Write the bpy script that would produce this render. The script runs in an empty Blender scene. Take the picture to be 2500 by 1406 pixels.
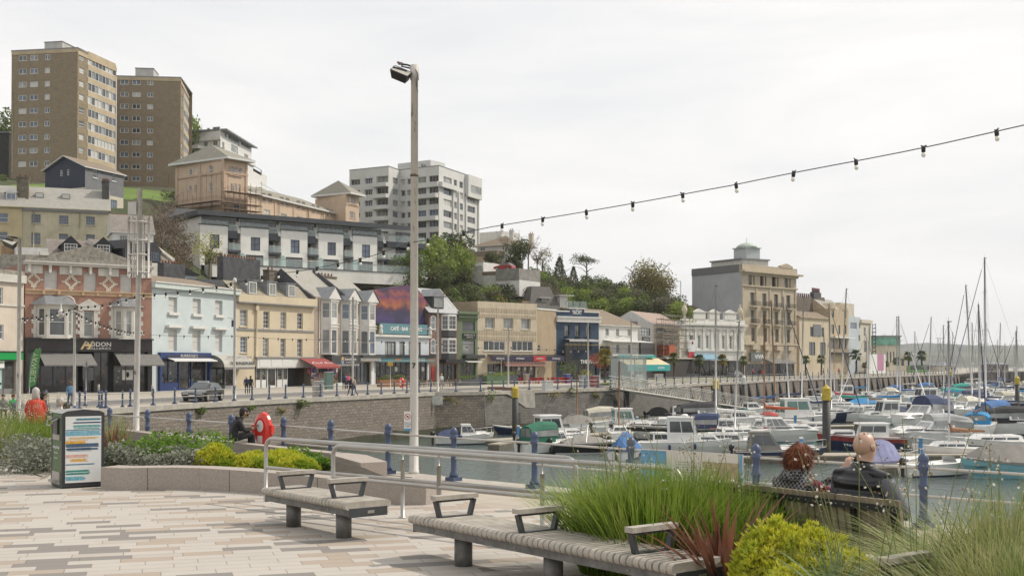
import bpy,math,random,numpy as np
from math import sin,cos,pi,radians,atan,atan2,sqrt,tan
from mathutils import Vector,Matrix,Euler
sc=bpy.context.scene
COL=sc.collection
rnd=random.Random(7)
# --- camera, sky, sun
F,PW,PH,HZ,CH=2900.0,2500.0,1406.0,885.0,2.05
PITCH=atan(50/F);PPY=HZ-50
cd=bpy.data.cameras.new('camera');cam=bpy.data.objects.new('camera',cd);COL.objects.link(cam)
cam.location=(0,0,CH);cam.rotation_euler=(pi/2+PITCH,0,0)
cd.shift_y=(PPY-PH/2)/PW;cd.sensor_width=36;cd.lens=36*F/PW;cd.clip_start=0.1;cd.clip_end=20000
sc.camera=cam
SUN_EL,SUN_DIR=radians(46),Vector((0.955,0.295)).normalized()
w=bpy.data.worlds.new('World');sc.world=w;w.use_nodes=True
nt=w.node_tree;N=nt.nodes;L=nt.links;N.clear()
out=N.new('ShaderNodeOutputWorld');bg=N.new('ShaderNodeBackground');bg.inputs[1].default_value=0.11
sky=N.new('ShaderNodeTexSky');sky.sky_type='NISHITA';sky.sun_disc=False
sky.sun_elevation=SUN_EL;sky.sun_rotation=atan2(SUN_DIR.x,SUN_DIR.y)
sky.dust_density=3.0;sky.air_density=1.0
tc=N.new('ShaderNodeTexCoord');mp=N.new('ShaderNodeMapping');mp.inputs['Scale'].default_value=(1.0,1.0,5.0)
nz=N.new('ShaderNodeTexNoise');nz.inputs['Scale'].default_value=2.6;nz.inputs['Detail'].default_value=7;nz.inputs['Roughness'].default_value=0.55
nz.inputs['Distortion'].default_value=0.4
cr=N.new('ShaderNodeValToRGB')
cr.color_ramp.elements[0].position=0.32;cr.color_ramp.elements[0].color=(8.4,8.4,8.45,1)
cr.color_ramp.elements[1].position=0.68;cr.color_ramp.elements[1].color=(9.9,9.7,9.4,1)
fr=N.new('ShaderNodeMapRange');fr.inputs[1].default_value=0.25;fr.inputs[2].default_value=0.75;fr.inputs[3].default_value=0.9;fr.inputs[4].default_value=0.98
mx=N.new('ShaderNodeMix');mx.data_type='RGBA'
L.new(tc.outputs['Generated'],mp.inputs[0]);L.new(mp.outputs[0],nz.inputs['Vector'])
L.new(nz.outputs['Fac'],cr.inputs[0]);L.new(nz.outputs['Fac'],fr.inputs[0]);L.new(fr.outputs[0],mx.inputs[0])
L.new(sky.outputs[0],mx.inputs[6]);L.new(cr.outputs[0],mx.inputs[7]);L.new(mx.outputs[2],bg.inputs[0]);L.new(bg.outputs[0],out.inputs[0])
ld=bpy.data.lights.new('sun','SUN');ld.energy=3.4;ld.angle=radians(1.2);ld.color=(1.0,0.93,0.82)
lo=bpy.data.objects.new('sun',ld);COL.objects.link(lo)
sd=Vector((SUN_DIR.x*cos(SUN_EL),SUN_DIR.y*cos(SUN_EL),sin(SUN_EL)))
lo.rotation_euler=sd.to_track_quat('Z','Y').to_euler();lo.location=(60,20,80)
sc.view_settings.view_transform='Standard';sc.view_settings.look='None'
sc.view_settings.exposure=0.0;sc.view_settings.gamma=1.0
sc.cycles.max_bounces=6;sc.cycles.diffuse_bounces=3;sc.cycles.glossy_bounces=3;sc.cycles.transparent_max_bounces=6
sc.cycles.transmission_bounces=3;sc.cycles.caustics_reflective=False;sc.cycles.caustics_refractive=False
# --- survey: photo points to places
def ray(px,py):
 x=(px-PW/2)/F;v=(PPY-py)/F
 return Vector((x,cos(PITCH)-v*sin(PITCH),sin(PITCH)+v*cos(PITCH)))
def at(px,py,Y):
 d=ray(px,py);t=Y/d.y
 return Vector((d.x*t,Y,CH+d.z*t))
def gp(px,py,z=0.0):
 d=ray(px,py);t=(z-CH)/d.z
 return Vector((d.x*t,d.y*t,z))
def zat(py,Y,px=1250):return at(px,py,Y).z
# --- materials
MATS={}
def _c(c):
 if isinstance(c,str):
  c=c.lstrip('#');r=[int(c[i:i+2],16)/255 for i in(0,2,4)]
  return tuple(x/12.92 if x<=.04045 else((x+.055)/1.055)**2.4 for x in r)+(1,)
 return tuple(c)+(1,)if len(c)==3 else tuple(c)
def base(name):
 m=bpy.data.materials.new(name);m.use_nodes=True
 nt=m.node_tree;b=nt.nodes['Principled BSDF']
 return m,nt,b
def nnode(nt,t,**kw):
 n=nt.nodes.new(t)
 for k,v in kw.items():setattr(n,k,v)
 return n
def mixcol(nt,f,a,b,mode='MIX'):
 m=nnode(nt,'ShaderNodeMix',data_type='RGBA',blend_type=mode)
 for s,v in((0,f),(6,a),(7,b)):
  if hasattr(v,'is_linked')or hasattr(v,'links'):nt.links.new(v,m.inputs[s])
  elif s==0:m.inputs[0].default_value=v
  else:m.inputs[s].default_value=_c(v)
 return m.outputs[2]
def texco(nt,kind,scale=(1,1,1),rot=(0,0,0)):
 tc=nnode(nt,'ShaderNodeTexCoord');mp=nnode(nt,'ShaderNodeMapping')
 mp.inputs['Scale'].default_value=scale;mp.inputs['Rotation'].default_value=rot
 nt.links.new(tc.outputs[kind],mp.inputs[0]);return mp.outputs[0]
def noise(nt,vec,scale,detail=4,rough=.55):
 n=nnode(nt,'ShaderNodeTexNoise');n.inputs['Scale'].default_value=scale
 n.inputs['Detail'].default_value=detail;n.inputs['Roughness'].default_value=rough
 if vec is not None:nt.links.new(vec,n.inputs['Vector'])
 return n.outputs['Fac']
def rng(nt,v,a,b,c=0.,d=1.):
 n=nnode(nt,'ShaderNodeMapRange');n.inputs[1].default_value=a;n.inputs[2].default_value=b
 n.inputs[3].default_value=c;n.inputs[4].default_value=d;nt.links.new(v,n.inputs[0]);return n.outputs[0]
def bump(nt,b,h,dist=.01,st=.5):
 n=nnode(nt,'ShaderNodeBump');n.inputs['Distance'].default_value=dist;n.inputs['Strength'].default_value=st
 nt.links.new(h,n.inputs['Height']);nt.links.new(n.outputs[0],b.inputs['Normal'])
def pn_(name,col,rough=.7,var=.12,scale=2.5,metal=0.,bmp=0.,stain=0.,spec=.5,coat=0.,streak=0.):
 """painted or bare surface with slight unevenness, optional dirt patches and run-off streaks"""
 if name in MATS:return MATS[name]
 m,nt,b=base(name);c=_c(col)
 dark=tuple(x*(1-var*1.6)for x in c[:3]);lite=tuple(min(1,x*(1+var))for x in c[:3])
 v=texco(nt,'Object');n1=noise(nt,v,scale,6,.6)
 col_o=mixcol(nt,rng(nt,n1,.3,.7),dark,lite)
 if stain:
  n2=noise(nt,v,scale*.35,8,.7)
  col_o=mixcol(nt,rng(nt,n2,.48,.75,0,stain),col_o,tuple(x*.45 for x in c[:3]))
 if streak:
  v2=texco(nt,'UV',(1.6,.12,1));n3=noise(nt,v2,2.2,6,.65)
  col_o=mixcol(nt,rng(nt,n3,.5,.8,0,streak),col_o,tuple(x*.4 for x in c[:3]))
 nt.links.new(col_o,b.inputs['Base Color'])
 b.inputs['Roughness'].default_value=rough;b.inputs['Metallic'].default_value=metal
 b.inputs['Specular IOR Level'].default_value=spec
 b.inputs['Coat Weight'].default_value=coat
 if bmp:bump(nt,b,noise(nt,v,scale*12,4),bmp,.5)
 MATS[name]=m;return m
def glass(name,col,rough=.06,spec=.8,scale=.35):
 if name in MATS:return MATS[name]
 m,nt,b=base(name);c=_c(col)
 v=texco(nt,'Object');n=noise(nt,v,scale,2)
 nt.links.new(mixcol(nt,rng(nt,n,.35,.65),tuple(x*.55 for x in c[:3]),tuple(min(1,x*1.35)for x in c[:3])),b.inputs['Base Color'])
 b.inputs['Roughness'].default_value=rough;b.inputs['Specular IOR Level'].default_value=spec
 MATS[name]=m;return m
def clearglass(name,col,alpha=.35):
 if name in MATS:return MATS[name]
 m,nt,b=base(name);b.inputs['Base Color'].default_value=_c(col);b.inputs['Alpha'].default_value=alpha
 b.inputs['Roughness'].default_value=.05;b.inputs['Specular IOR Level'].default_value=.9
 MATS[name]=m;return m
def bricks(name,c1,c2,mortar,bw=.225,bh=.075,ms=.012,rough=.85,dirt=.35,bmp=.01,kind='UV',off=.5,dcol=None,stain_up=0):
 if name in MATS:return MATS[name]
 m,nt,b=base(name)
 v=texco(nt,kind);t=nnode(nt,'ShaderNodeTexBrick',offset=off)
 t.inputs['Color1'].default_value=_c(c1);t.inputs['Color2'].default_value=_c(c2);t.inputs['Mortar'].default_value=_c(mortar)
 t.inputs['Scale'].default_value=1;t.inputs['Mortar Size'].default_value=ms;t.inputs['Brick Width'].default_value=bw
 t.inputs['Row Height'].default_value=bh;t.inputs['Mortar Smooth'].default_value=.2
 dv=mixvec(nt,v,.35*bh)if bw>.3 and bh>.14 else v
 nt.links.new(dv,t.inputs['Vector'])
 n=noise(nt,v,.8,8,.7);n2=noise(nt,v,6,4,.6)
 dc=dcol or tuple(x*.4 for x in _c(c1)[:3])
 c=mixcol(nt,rng(nt,n,.42,.72,0,dirt),t.outputs['Color'],dc)
 c=mixcol(nt,rng(nt,n2,.3,.7,0,.35),c,mixcol(nt,.5,c,(.5,.5,.5)),'MIX')
 nt.links.new(c,b.inputs['Base Color']);b.inputs['Roughness'].default_value=rough
 b.inputs['Specular IOR Level'].default_value=.25
 bump(nt,b,t.outputs['Fac'],bmp,-.5)
 MATS[name]=m;return m
def mixvec(nt,v,amt):
 n=nnode(nt,'ShaderNodeTexNoise');n.inputs['Scale'].default_value=3.;n.inputs['Detail'].default_value=3
 nt.links.new(v,n.inputs['Vector'])
 s=nnode(nt,'ShaderNodeVectorMath',operation='SUBTRACT');nt.links.new(n.outputs['Color'],s.inputs[0]);s.inputs[1].default_value=(.5,.5,.5)
 k=nnode(nt,'ShaderNodeVectorMath',operation='SCALE');nt.links.new(s.outputs[0],k.inputs[0]);k.inputs[3].default_value=amt*4
 a=nnode(nt,'ShaderNodeVectorMath',operation='ADD');nt.links.new(v,a.inputs[0]);nt.links.new(k.outputs[0],a.inputs[1])
 return a.outputs[0]
def leafmat(name,c1,c2,c3=None,scale=.6,trans=.25):
 if name in MATS:return MATS[name]
 m,nt,b=base(name);v=texco(nt,'Object')
 g=nnode(nt,'ShaderNodeNewGeometry')
 c=mixcol(nt,g.outputs['Random Per Island'],c1,c2)
 if c3:c=mixcol(nt,rng(nt,noise(nt,v,scale,3),.45,.62),c,c3)
 nt.links.new(c,b.inputs['Base Color']);b.inputs['Roughness'].default_value=.6;b.inputs['Specular IOR Level'].default_value=.3
 tr=nnode(nt,'ShaderNodeBsdfTranslucent');nt.links.new(c,tr.inputs[0])
 mxs=nnode(nt,'ShaderNodeMixShader');mxs.inputs[0].default_value=trans
 o=[n for n in nt.nodes if n.type=='OUTPUT_MATERIAL'][0]
 nt.links.new(b.outputs[0],mxs.inputs[1]);nt.links.new(tr.outputs[0],mxs.inputs[2]);nt.links.new(mxs.outputs[0],o.inputs[0])
 MATS[name]=m;return m
WHITE=pn_('white_paint',(.62,.61,.58),.55,.08,1.5,streak=.18)
CREAMP=pn_('cream_paint',(.55,.50,.40),.6,.08,streak=.15)
FRAMEW=pn_('window_white',(.62,.62,.60),.5,.05)
FRAMED=pn_('window_dark',(.05,.055,.065),.5,.05)
FRAMEB=pn_('window_grey',(.20,.20,.20),.5,.05)
GL=[glass('glass_dark',(.035,.04,.045)),glass('glass_blue',(.10,.13,.18)),glass('glass_pale',(.22,.23,.22)),glass('glass_mid',(.07,.075,.08))]
BLIND=pn_('window_blind',(.50,.49,.46),.4,.04,spec=.7)
BLACK=pn_('black_paint',(.012,.012,.014),.45,.1)
STEEL=pn_('brushed_steel',(.40,.385,.36),.38,.08,metal=.75)
GALV=pn_('galvanised_steel',(.42,.42,.41),.5,.15,metal=.4)
SLATE=bricks('slate_roof',(.16,.15,.14),(.24,.22,.20),(.08,.08,.075),.3,.2,.01,dirt=.5,dcol=(.20,.18,.11))
SLATEL=bricks('slate_roof_pale',(.30,.29,.26),(.36,.34,.30),(.16,.16,.15),.3,.2,.012,dirt=.45,dcol=(.20,.19,.13))
TILEB=bricks('brown_tiles',(.20,.14,.085),(.28,.21,.14),(.09,.07,.05),.3,.2,.02,dirt=.55,dcol=(.12,.11,.07))
LEADR=pn_('lead_grey',(.20,.21,.22),.55,.15,1.5,streak=.3)
STONE=pn_('sandstone',(.46,.37,.25),.85,.14,2,bmp=.004,stain=.25,streak=.35)
# --- mesh builder
class MB:
 def __init__(s):s.v=[];s.f=[];s.m=[];s.uv=[];s.mats=[];s.sm=[]
 def mi(s,mat):
  if mat not in s.mats:s.mats.append(mat)
  return s.mats.index(mat)
 def poly(s,pts,mat,uv=None,smooth=False):
  pts=[Vector(p)for p in pts];i=len(s.v);s.v+=pts;s.f.append(tuple(range(i,i+len(pts))));s.m.append(s.mi(mat));s.sm.append(smooth)
  if uv is None:
   n=Vector((0,0,0))
   for k in range(len(pts)):
    a,b=pts[k],pts[(k+1)%len(pts)];n+=a.cross(b)
   if n.length<1e-12:n=Vector((0,0,1))
   n.normalize()
   if abs(n.z)>.95:t,b2=Vector((1,0,0)),Vector((0,1,0))
   else:t=Vector((-n.y,n.x,0)).normalized();b2=n.cross(t)
   uv=[(p.dot(t),p.dot(b2))for p in pts]
  s.uv.append(uv)
 def mesh(s,verts,faces,mat,smooth=True):
  i=len(s.v);s.v+=[Vector(p)for p in verts];k=s.mi(mat)
  for f in faces:
   s.f.append(tuple(a+i for a in f));s.m.append(k);s.sm.append(smooth)
   s.uv.append([(verts[a][0],verts[a][2])for a in f])
 def hexa(s,c,mat,skip=()):
  """c: 8 corners, 0-3 bottom loop, 4-7 top loop"""
  for k,q in enumerate(((3,2,1,0),(4,5,6,7),(0,1,5,4),(1,2,6,5),(2,3,7,6),(3,0,4,7))):
   if k not in skip:s.poly([c[a]for a in q],mat)
 def box(s,x0,x1,y0,y1,z0,z1,mat,M=None):
  c=[Vector(p)for p in((x0,y0,z0),(x1,y0,z0),(x1,y1,z0),(x0,y1,z0),(x0,y0,z1),(x1,y0,z1),(x1,y1,z1),(x0,y1,z1))]
  if M is not None:c=[M@p for p in c]
  s.hexa(c,mat)
 def prism(s,pts,vec,mat,capmat=None):
  vec=Vector(vec);pts=[Vector(p)for p in pts];q=[p+vec for p in pts];n=len(pts)
  s.poly(list(reversed(pts)),capmat or mat);s.poly(q,capmat or mat)
  for k in range(n):s.poly([pts[k],pts[(k+1)%n],q[(k+1)%n],q[k]],mat)
 def tube(s,path,r,mat,n=8,cap=True,smooth=True):
  path=[Vector(p)for p in path];rr=r if isinstance(r,(list,tuple))else[r]*len(path)
  vs=[];fs=[];ref=None
  for i,p in enumerate(path):
   d=(path[min(i+1,len(path)-1)]-path[max(i-1,0)])
   if d.length<1e-9:d=Vector((0,0,1))
   d.normalize()
   if ref is None:ref=Vector((0,0,1))if abs(d.z)<.9 else Vector((1,0,0))
   a=d.cross(ref)
   if a.length<1e-6:ref=Vector((0,1,0));a=d.cross(ref)
   a.normalize();b=d.cross(a);ref=b.cross(d)if False else ref
   for k in range(n):
    t=2*pi*k/n;vs.append(p+(a*cos(t)+b*sin(t))*rr[i])
  for i in range(len(path)-1):
   for k in range(n):fs.append((i*n+k,i*n+(k+1)%n,(i+1)*n+(k+1)%n,(i+1)*n+k))
  if cap:
   fs.append(tuple(range(n)));j=(len(path)-1)*n;fs.append(tuple(reversed(range(j,j+n))))
  s.mesh(vs,fs,mat,smooth)
 def lathe(s,prof,mat,c=(0,0,0),n=12,smooth=True):
  c=Vector(c);vs=[];fs=[]
  for r,z in prof:
   for k in range(n):t=2*pi*k/n;vs.append(c+Vector((r*cos(t),r*sin(t),z)))
  for i in range(len(prof)-1):
   for k in range(n):fs.append((i*n+k,i*n+(k+1)%n,(i+1)*n+(k+1)%n,(i+1)*n+k))
  fs.append(tuple(reversed(range(n))));j=(len(prof)-1)*n;fs.append(tuple(range(j,j+n)))
  s.mesh(vs,fs,mat,smooth)
 def ball(s,c,r,mat,n=10,m=6,M=None):
  rx,ry,rz=r if isinstance(r,(tuple,list))else(r,r,r);c=Vector(c);vs=[];fs=[]
  for i in range(m+1):
   a=pi*i/m
   for k in range(n):
    t=2*pi*k/n;p=Vector((rx*sin(a)*cos(t),ry*sin(a)*sin(t),-rz*cos(a)))
    vs.append(c+(M@p if M else p))
  for i in range(m):
   for k in range(n):fs.append((i*n+k,i*n+(k+1)%n,(i+1)*n+(k+1)%n,(i+1)*n+k))
  s.mesh(vs,fs,mat)
 def data(s,name,org=(0,0,0)):
  me=bpy.data.meshes.new(name);org=Vector(org)
  me.from_pydata([p-org for p in s.v],[],s.f)
  for m in s.mats:me.materials.append(m)
  me.polygons.foreach_set('material_index',s.m);me.polygons.foreach_set('use_smooth',s.sm)
  ul=me.uv_layers.new(name='UVMap');flat=np.array([c for u in s.uv for p in u for c in p],dtype='f')
  ul.data.foreach_set('uv',flat);me.update();return me
 def build(s,name,parent=None,label=None,cat=None,group=None,kind=None,org=None):
  if not s.v:return None
  if org is None:
   if parent is not None:org=worldloc(parent)
   else:
    a=np.array([tuple(p)for p in s.v]);org=Vector(((a[:,0].min()+a[:,0].max())/2,(a[:,1].min()+a[:,1].max())/2,a[:,2].min()))
  me=s.data(name,org);o=bpy.data.objects.new(name,me);COL.objects.link(o)
  if parent is not None:o.parent=parent
  else:o.location=org
  tag(o,label,cat,group,kind);return o
def worldloc(o):
 p=Vector(o.location)
 while o.parent:o=o.parent;p+=Vector(o.location)
 return p
def tag(o,label=None,cat=None,group=None,kind=None):
 if label:o['label']=label
 if cat:o['category']=cat
 if group:o['group']=group
 if kind:o['kind']=kind
 return o
def tg(name,label,cat,loc=(0,0,0),rz=0.,group=None):
 o=bpy.data.objects.new(name,None);COL.objects.link(o);o.location=loc;o.rotation_euler=(0,0,rz)
 return tag(o,label,cat,group)
def lp_(mb,name,parent,label=None):
 """part whose coordinates are local to its (possibly turned) thing"""
 return mb.build(name,parent,label=label,org=(0,0,0))
def dup(o,loc=None,rz=None,label=None,scale=None,parent=None):
 c=o.copy();COL.objects.link(c)
 if parent is not None:c.parent=parent
 for ch in list(o.children):dup(ch,parent=c)
 if loc is not None:c.location=loc
 if rz is not None:c.rotation_euler=(0,0,rz)
 if scale is not None:c.scale=(scale,scale,scale)if isinstance(scale,(int,float))else scale
 if label:c['label']=label
 return c
def tx_(txt,size,mat,name,parent,O,U,V,depth=.02,center=True,label=None,width=None,shear=0.,bold=0.):
 """raised lettering; O origin (world), U along the text, V up"""
 cu=bpy.data.curves.new('t','FONT');cu.body=txt;cu.size=size;cu.extrude=depth/2;cu.shear=shear;cu.offset=bold
 cu.resolution_u=2
 if center:cu.align_x='CENTER';cu.align_y='CENTER'
 ob=bpy.data.objects.new('t',cu);COL.objects.link(ob)
 dg=bpy.context.evaluated_depsgraph_get();dg.update();ev=ob.evaluated_get(dg);me=bpy.data.meshes.new_from_object(ev)
 bpy.data.objects.remove(ob);U=Vector(U).normalized();V=Vector(V).normalized();Nn=U.cross(V)
 sx=1
 if width and len(me.vertices):
  xs=[v.co.x for v in me.vertices];sx=width/max(1e-3,max(xs)-min(xs))
 po=worldloc(parent)if parent else Vector((0,0,0));O=Vector(O)
 for v in me.vertices:v.co=O+U*v.co.x*sx+V*v.co.y+Nn*v.co.z-po
 me.materials.clear();me.materials.append(mat)
 o=bpy.data.objects.new(name,me);COL.objects.link(o)
 if parent:o.parent=parent
 if label:o['label']=label
 return o
# --- facades
class Face:
 """a vertical plane through ground points A (left) and B (right), seen from outside; u metres along, w metres outward, z height"""
 def __init__(s,A,B):
  s.A=Vector((A[0],A[1]));s.B=Vector((B[0],B[1]));d=s.B-s.A;s.L=d.length;s.U=d/s.L;s.Nn=Vector((s.U.y,-s.U.x))
 def pix(s,px,py):
  d=ray(px,py);n=Vector((s.Nn.x,s.Nn.y,0));a=Vector((s.A.x,s.A.y,0))
  t=(a-Vector((0,0,CH))).dot(n)/d.dot(n);p=Vector((0,0,CH))+d*t
  return(Vector((p.x,p.y))-s.A).dot(s.U),p.z
 def u(s,px,py=HZ):return s.pix(px,py)[0]
 def z(s,px,py):return s.pix(px,py)[1]
 def pt(s,u,z,w=0.):
  p=s.A+s.U*u+s.Nn*w;return Vector((p.x,p.y,z))
 def off(s,w):return Face(s.A+s.Nn*w,s.B+s.Nn*w)
 def U3(s):return Vector((s.U.x,s.U.y,0))
def FP(pxl,Yl,pxr,Yr):
 a,b=at(pxl,HZ,Yl),at(pxr,HZ,Yr);return Face(a,b)
def fx_(mb,f,u0,u1,w0,w1,z0,z1,mat,skip=()):
 c=[f.pt(u0,z0,w1),f.pt(u1,z0,w1),f.pt(u1,z0,w0),f.pt(u0,z0,w0),f.pt(u0,z1,w1),f.pt(u1,z1,w1),f.pt(u1,z1,w0),f.pt(u0,z1,w0)]
 mb.hexa(c,mat,skip)
def wh_(mb,f,u0,u1,z0,z1,holes,mat,rec=.15,revmat=None,w=0.):
 us=sorted(set([u0,u1]+[a for h in holes for a in(h[0],h[2])if u0<a<u1]))
 zs=sorted(set([z0,z1]+[a for h in holes for a in(h[1],h[3])if z0<a<z1]))
 for i in range(len(us)-1):
  j=0
  while j<len(zs)-1:
   uc=(us[i]+us[i+1])/2
   def inh(k):zc=(zs[k]+zs[k+1])/2;return any(h[0]<uc<h[2]and h[1]<zc<h[3]for h in holes)
   if inh(j):j+=1;continue
   k=j
   while k+1<len(zs)-1 and not inh(k+1):k+=1
   mb.poly([f.pt(us[i],zs[j],w),f.pt(us[i+1],zs[j],w),f.pt(us[i+1],zs[k+1],w),f.pt(us[i],zs[k+1],w)],mat)
   j=k+1
 rm=revmat or mat
 for h in holes:
  a,b,c,d=h[:4]
  mb.poly([f.pt(a,b,w),f.pt(a,d,w),f.pt(a,d,w-rec),f.pt(a,b,w-rec)],rm)
  mb.poly([f.pt(c,d,w),f.pt(c,b,w),f.pt(c,b,w-rec),f.pt(c,d,w-rec)],rm)
  mb.poly([f.pt(a,d,w),f.pt(c,d,w),f.pt(c,d,w-rec),f.pt(a,d,w-rec)],rm)
  mb.poly([f.pt(c,b,w),f.pt(a,b,w),f.pt(a,b,w-rec),f.pt(c,b,w-rec)],rm)
def wn_(f,h,parent,w=-.12,frame=None,cols=2,rows=2,ft=.06,gl=None,blind=0.,sill=None,name='window',label=None,sash=None,bars=.03):
 """one window: frame, glazing bars and panes in one mesh; blind = share of drawn blinds"""
 frame=frame or FRAMEW;mb=MB();a,b,c,d=h[:4]
 g=gl if gl is not None else rnd.choice(GL)
 if rnd.random()<blind:g=BLIND
 mb.poly([f.pt(a,b,w-.03),f.pt(c,b,w-.03),f.pt(c,d,w-.03),f.pt(a,d,w-.03)],g)
 t=min(ft,(c-a)*.2)
 fx_(mb,f,a,a+t,w-.03,w+.03,b,d,frame);fx_(mb,f,c-t,c,w-.03,w+.03,b,d,frame)
 fx_(mb,f,a+t,c-t,w-.03,w+.028,b,b+t,frame);fx_(mb,f,a+t,c-t,w-.03,w+.028,d-t,d,frame)
 for k in range(1,cols):
  u=a+(c-a)*k/cols;fx_(mb,f,u-bars/2,u+bars/2,w-.03,w+.02,b+t,d-t,frame)
 zs=[b+(d-b)*k/rows for k in range(1,rows)]if sash is None else[b+(d-b)*sash]
 for z in zs:fx_(mb,f,a+t,c-t,w-.03,w+.024,z-bars/2-.01,z+bars/2+.01,frame)
 o=mb.build(name,parent,label=label)
 if sill is not None:
  m2=MB();fx_(m2,f,a-.08,c+.08,w+.035,.10,b-.12,b-.002,sill)
  s=m2 .build('sill',o)
 return o
def shell(mb,f,depth,z0,z1,mat,side=None,top=None,skipfront=True,skipleft=False,parapet=0,rt=None):
 """side, back and flat-roof faces of a block behind facade f"""
 side=side or mat;L_=f.L
 P=lambda u,w,z:f.pt(u,z,-w)
 if not skipleft:mb.poly([P(0,depth,z0),P(0,0,z0),P(0,0,z1),P(0,depth,z1)],side)
 mb.poly([P(L_,0,z0),P(L_,depth,z0),P(L_,depth,z1),P(L_,0,z1)],side)
 mb.poly([P(L_,depth,z0),P(0,depth,z0),P(0,depth,z1),P(L_,depth,z1)],side)
 if top is not None:mb.poly([P(0,0,z1-parapet),P(L_,0,z1-parapet),P(L_,depth,z1-parapet),P(0,depth,z1-parapet)],top)
def hr_(mb,f,u0,u1,w0,w1,ze,zr,mat,eave=.3,hipl=True,hipr=True,th=.12,soff=None,ridge=None):
 """pitched roof over u0..u1 and depth w0..w1 (behind the facade); hip or gable ends"""
 a,b=u0-eave,u1+eave;c,d=w0-eave,w1+eave;wm=(c+d)/2;hr=(d-c)/2
 ra=a+hr if hipl else a;rb=b-hr if hipr else b
 if ra>rb:ra=rb=(a+b)/2
 P=lambda u,w,z:f.pt(u,z,-w)
 A,B,C,D=P(a,c,ze),P(b,c,ze),P(b,d,ze),P(a,d,ze);R1,R2=P(ra,wm,zr),P(rb,wm,zr)
 mb.poly([A,B,R2,R1],mat);mb.poly([C,D,R1,R2],mat)
 if hipl:mb.poly([D,A,R1],mat)
 else:mb.poly([D,A,R1],soff or mat)
 if hipr:mb.poly([B,C,R2],mat)
 else:mb.poly([B,C,R2],soff or mat)
 dn=Vector((0,0,-th));q=[A,B,C,D]
 for k in range(4):mb.poly([q[k]+dn,q[(k+1)%4]+dn,q[(k+1)%4],q[k]],soff or mat)
 mb.poly([A+dn,D+dn,C+dn,B+dn],soff or mat)
 if ridge:mb.tube([R1,R2],.09,ridge,6)
def cy_(f,u,w,z0,z1,parent,mat,wu=1.2,ww=.6,pots=3,potmat=None,name='chimney'):
 mb=MB();fx_(mb,f,u-wu/2,u+wu/2,-w-ww/2,-w+ww/2,z0,z1,mat);fx_(mb,f,u-wu/2-.07,u+wu/2+.07,-w-ww/2-.07,-w+ww/2+.07,z1+.002,z1+.16,mat)
 pm=potmat or pn_('terracotta',(.35,.14,.07),.8,.2)
 for k in range(pots):
  uu=u-wu/2+wu*(k+.5)/pots;c=f.pt(uu,z1+.16,-w);mb.lathe([(.11,0),(.09,.35),(.12,.36),(.12,.42)],pm,c,8)
 return mb.build(name,parent)
# --- the setting
from mathutils import noise as mno
def FP2(a,b):return Face((a[0],a[1]),(b[0],b[1]))
ZQ,ZP,ZW=-0.95,-0.5,-5.25
def sheet(name,pts,z,mat,kind='structure',rot=0,label=None,cat=None):
 mb=MB();mb.poly([(p[0],p[1],z)for p in pts],mat,uv=[(p[0]*cos(rot)+p[1]*sin(rot),-p[0]*sin(rot)+p[1]*cos(rot))for p in pts])
 return mb.build(name,None,label,cat,kind=kind)
m,nt,b=base('harbour_water');v=texco(nt,'Object',(1,1,1))
b.inputs['Base Color'].default_value=(.075,.105,.095,1);b.inputs['Roughness'].default_value=.07;b.inputs['Specular IOR Level'].default_value=.6;b.inputs['IOR'].default_value=1.33
n1=noise(nt,texco(nt,'Object',(1.0,.55,1),(0,0,.5)),2.4,5,.6);n2=noise(nt,v,.35,3)
ad=nnode(nt,'ShaderNodeMath',operation='MULTIPLY_ADD');nt.links.new(n2,ad.inputs[0]);ad.inputs[1].default_value=.8;nt.links.new(n1,ad.inputs[2])
bump(nt,b,ad.outputs[0],.22,1.0);WATER=m
mb=MB();mb.poly([(-9000,-200,ZW),(9000,-200,ZW),(9000,11500,ZW),(-9000,11500,ZW)],WATER);mb.build('water',kind='structure')
mb=MB();mb.poly([(-9200,-300,-9),(9200,-300,-9),(9200,11600,-9),(-9200,11600,-9)],pn_('sea_bed',(.05,.05,.04)));mb.build('ground',kind='structure')
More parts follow.
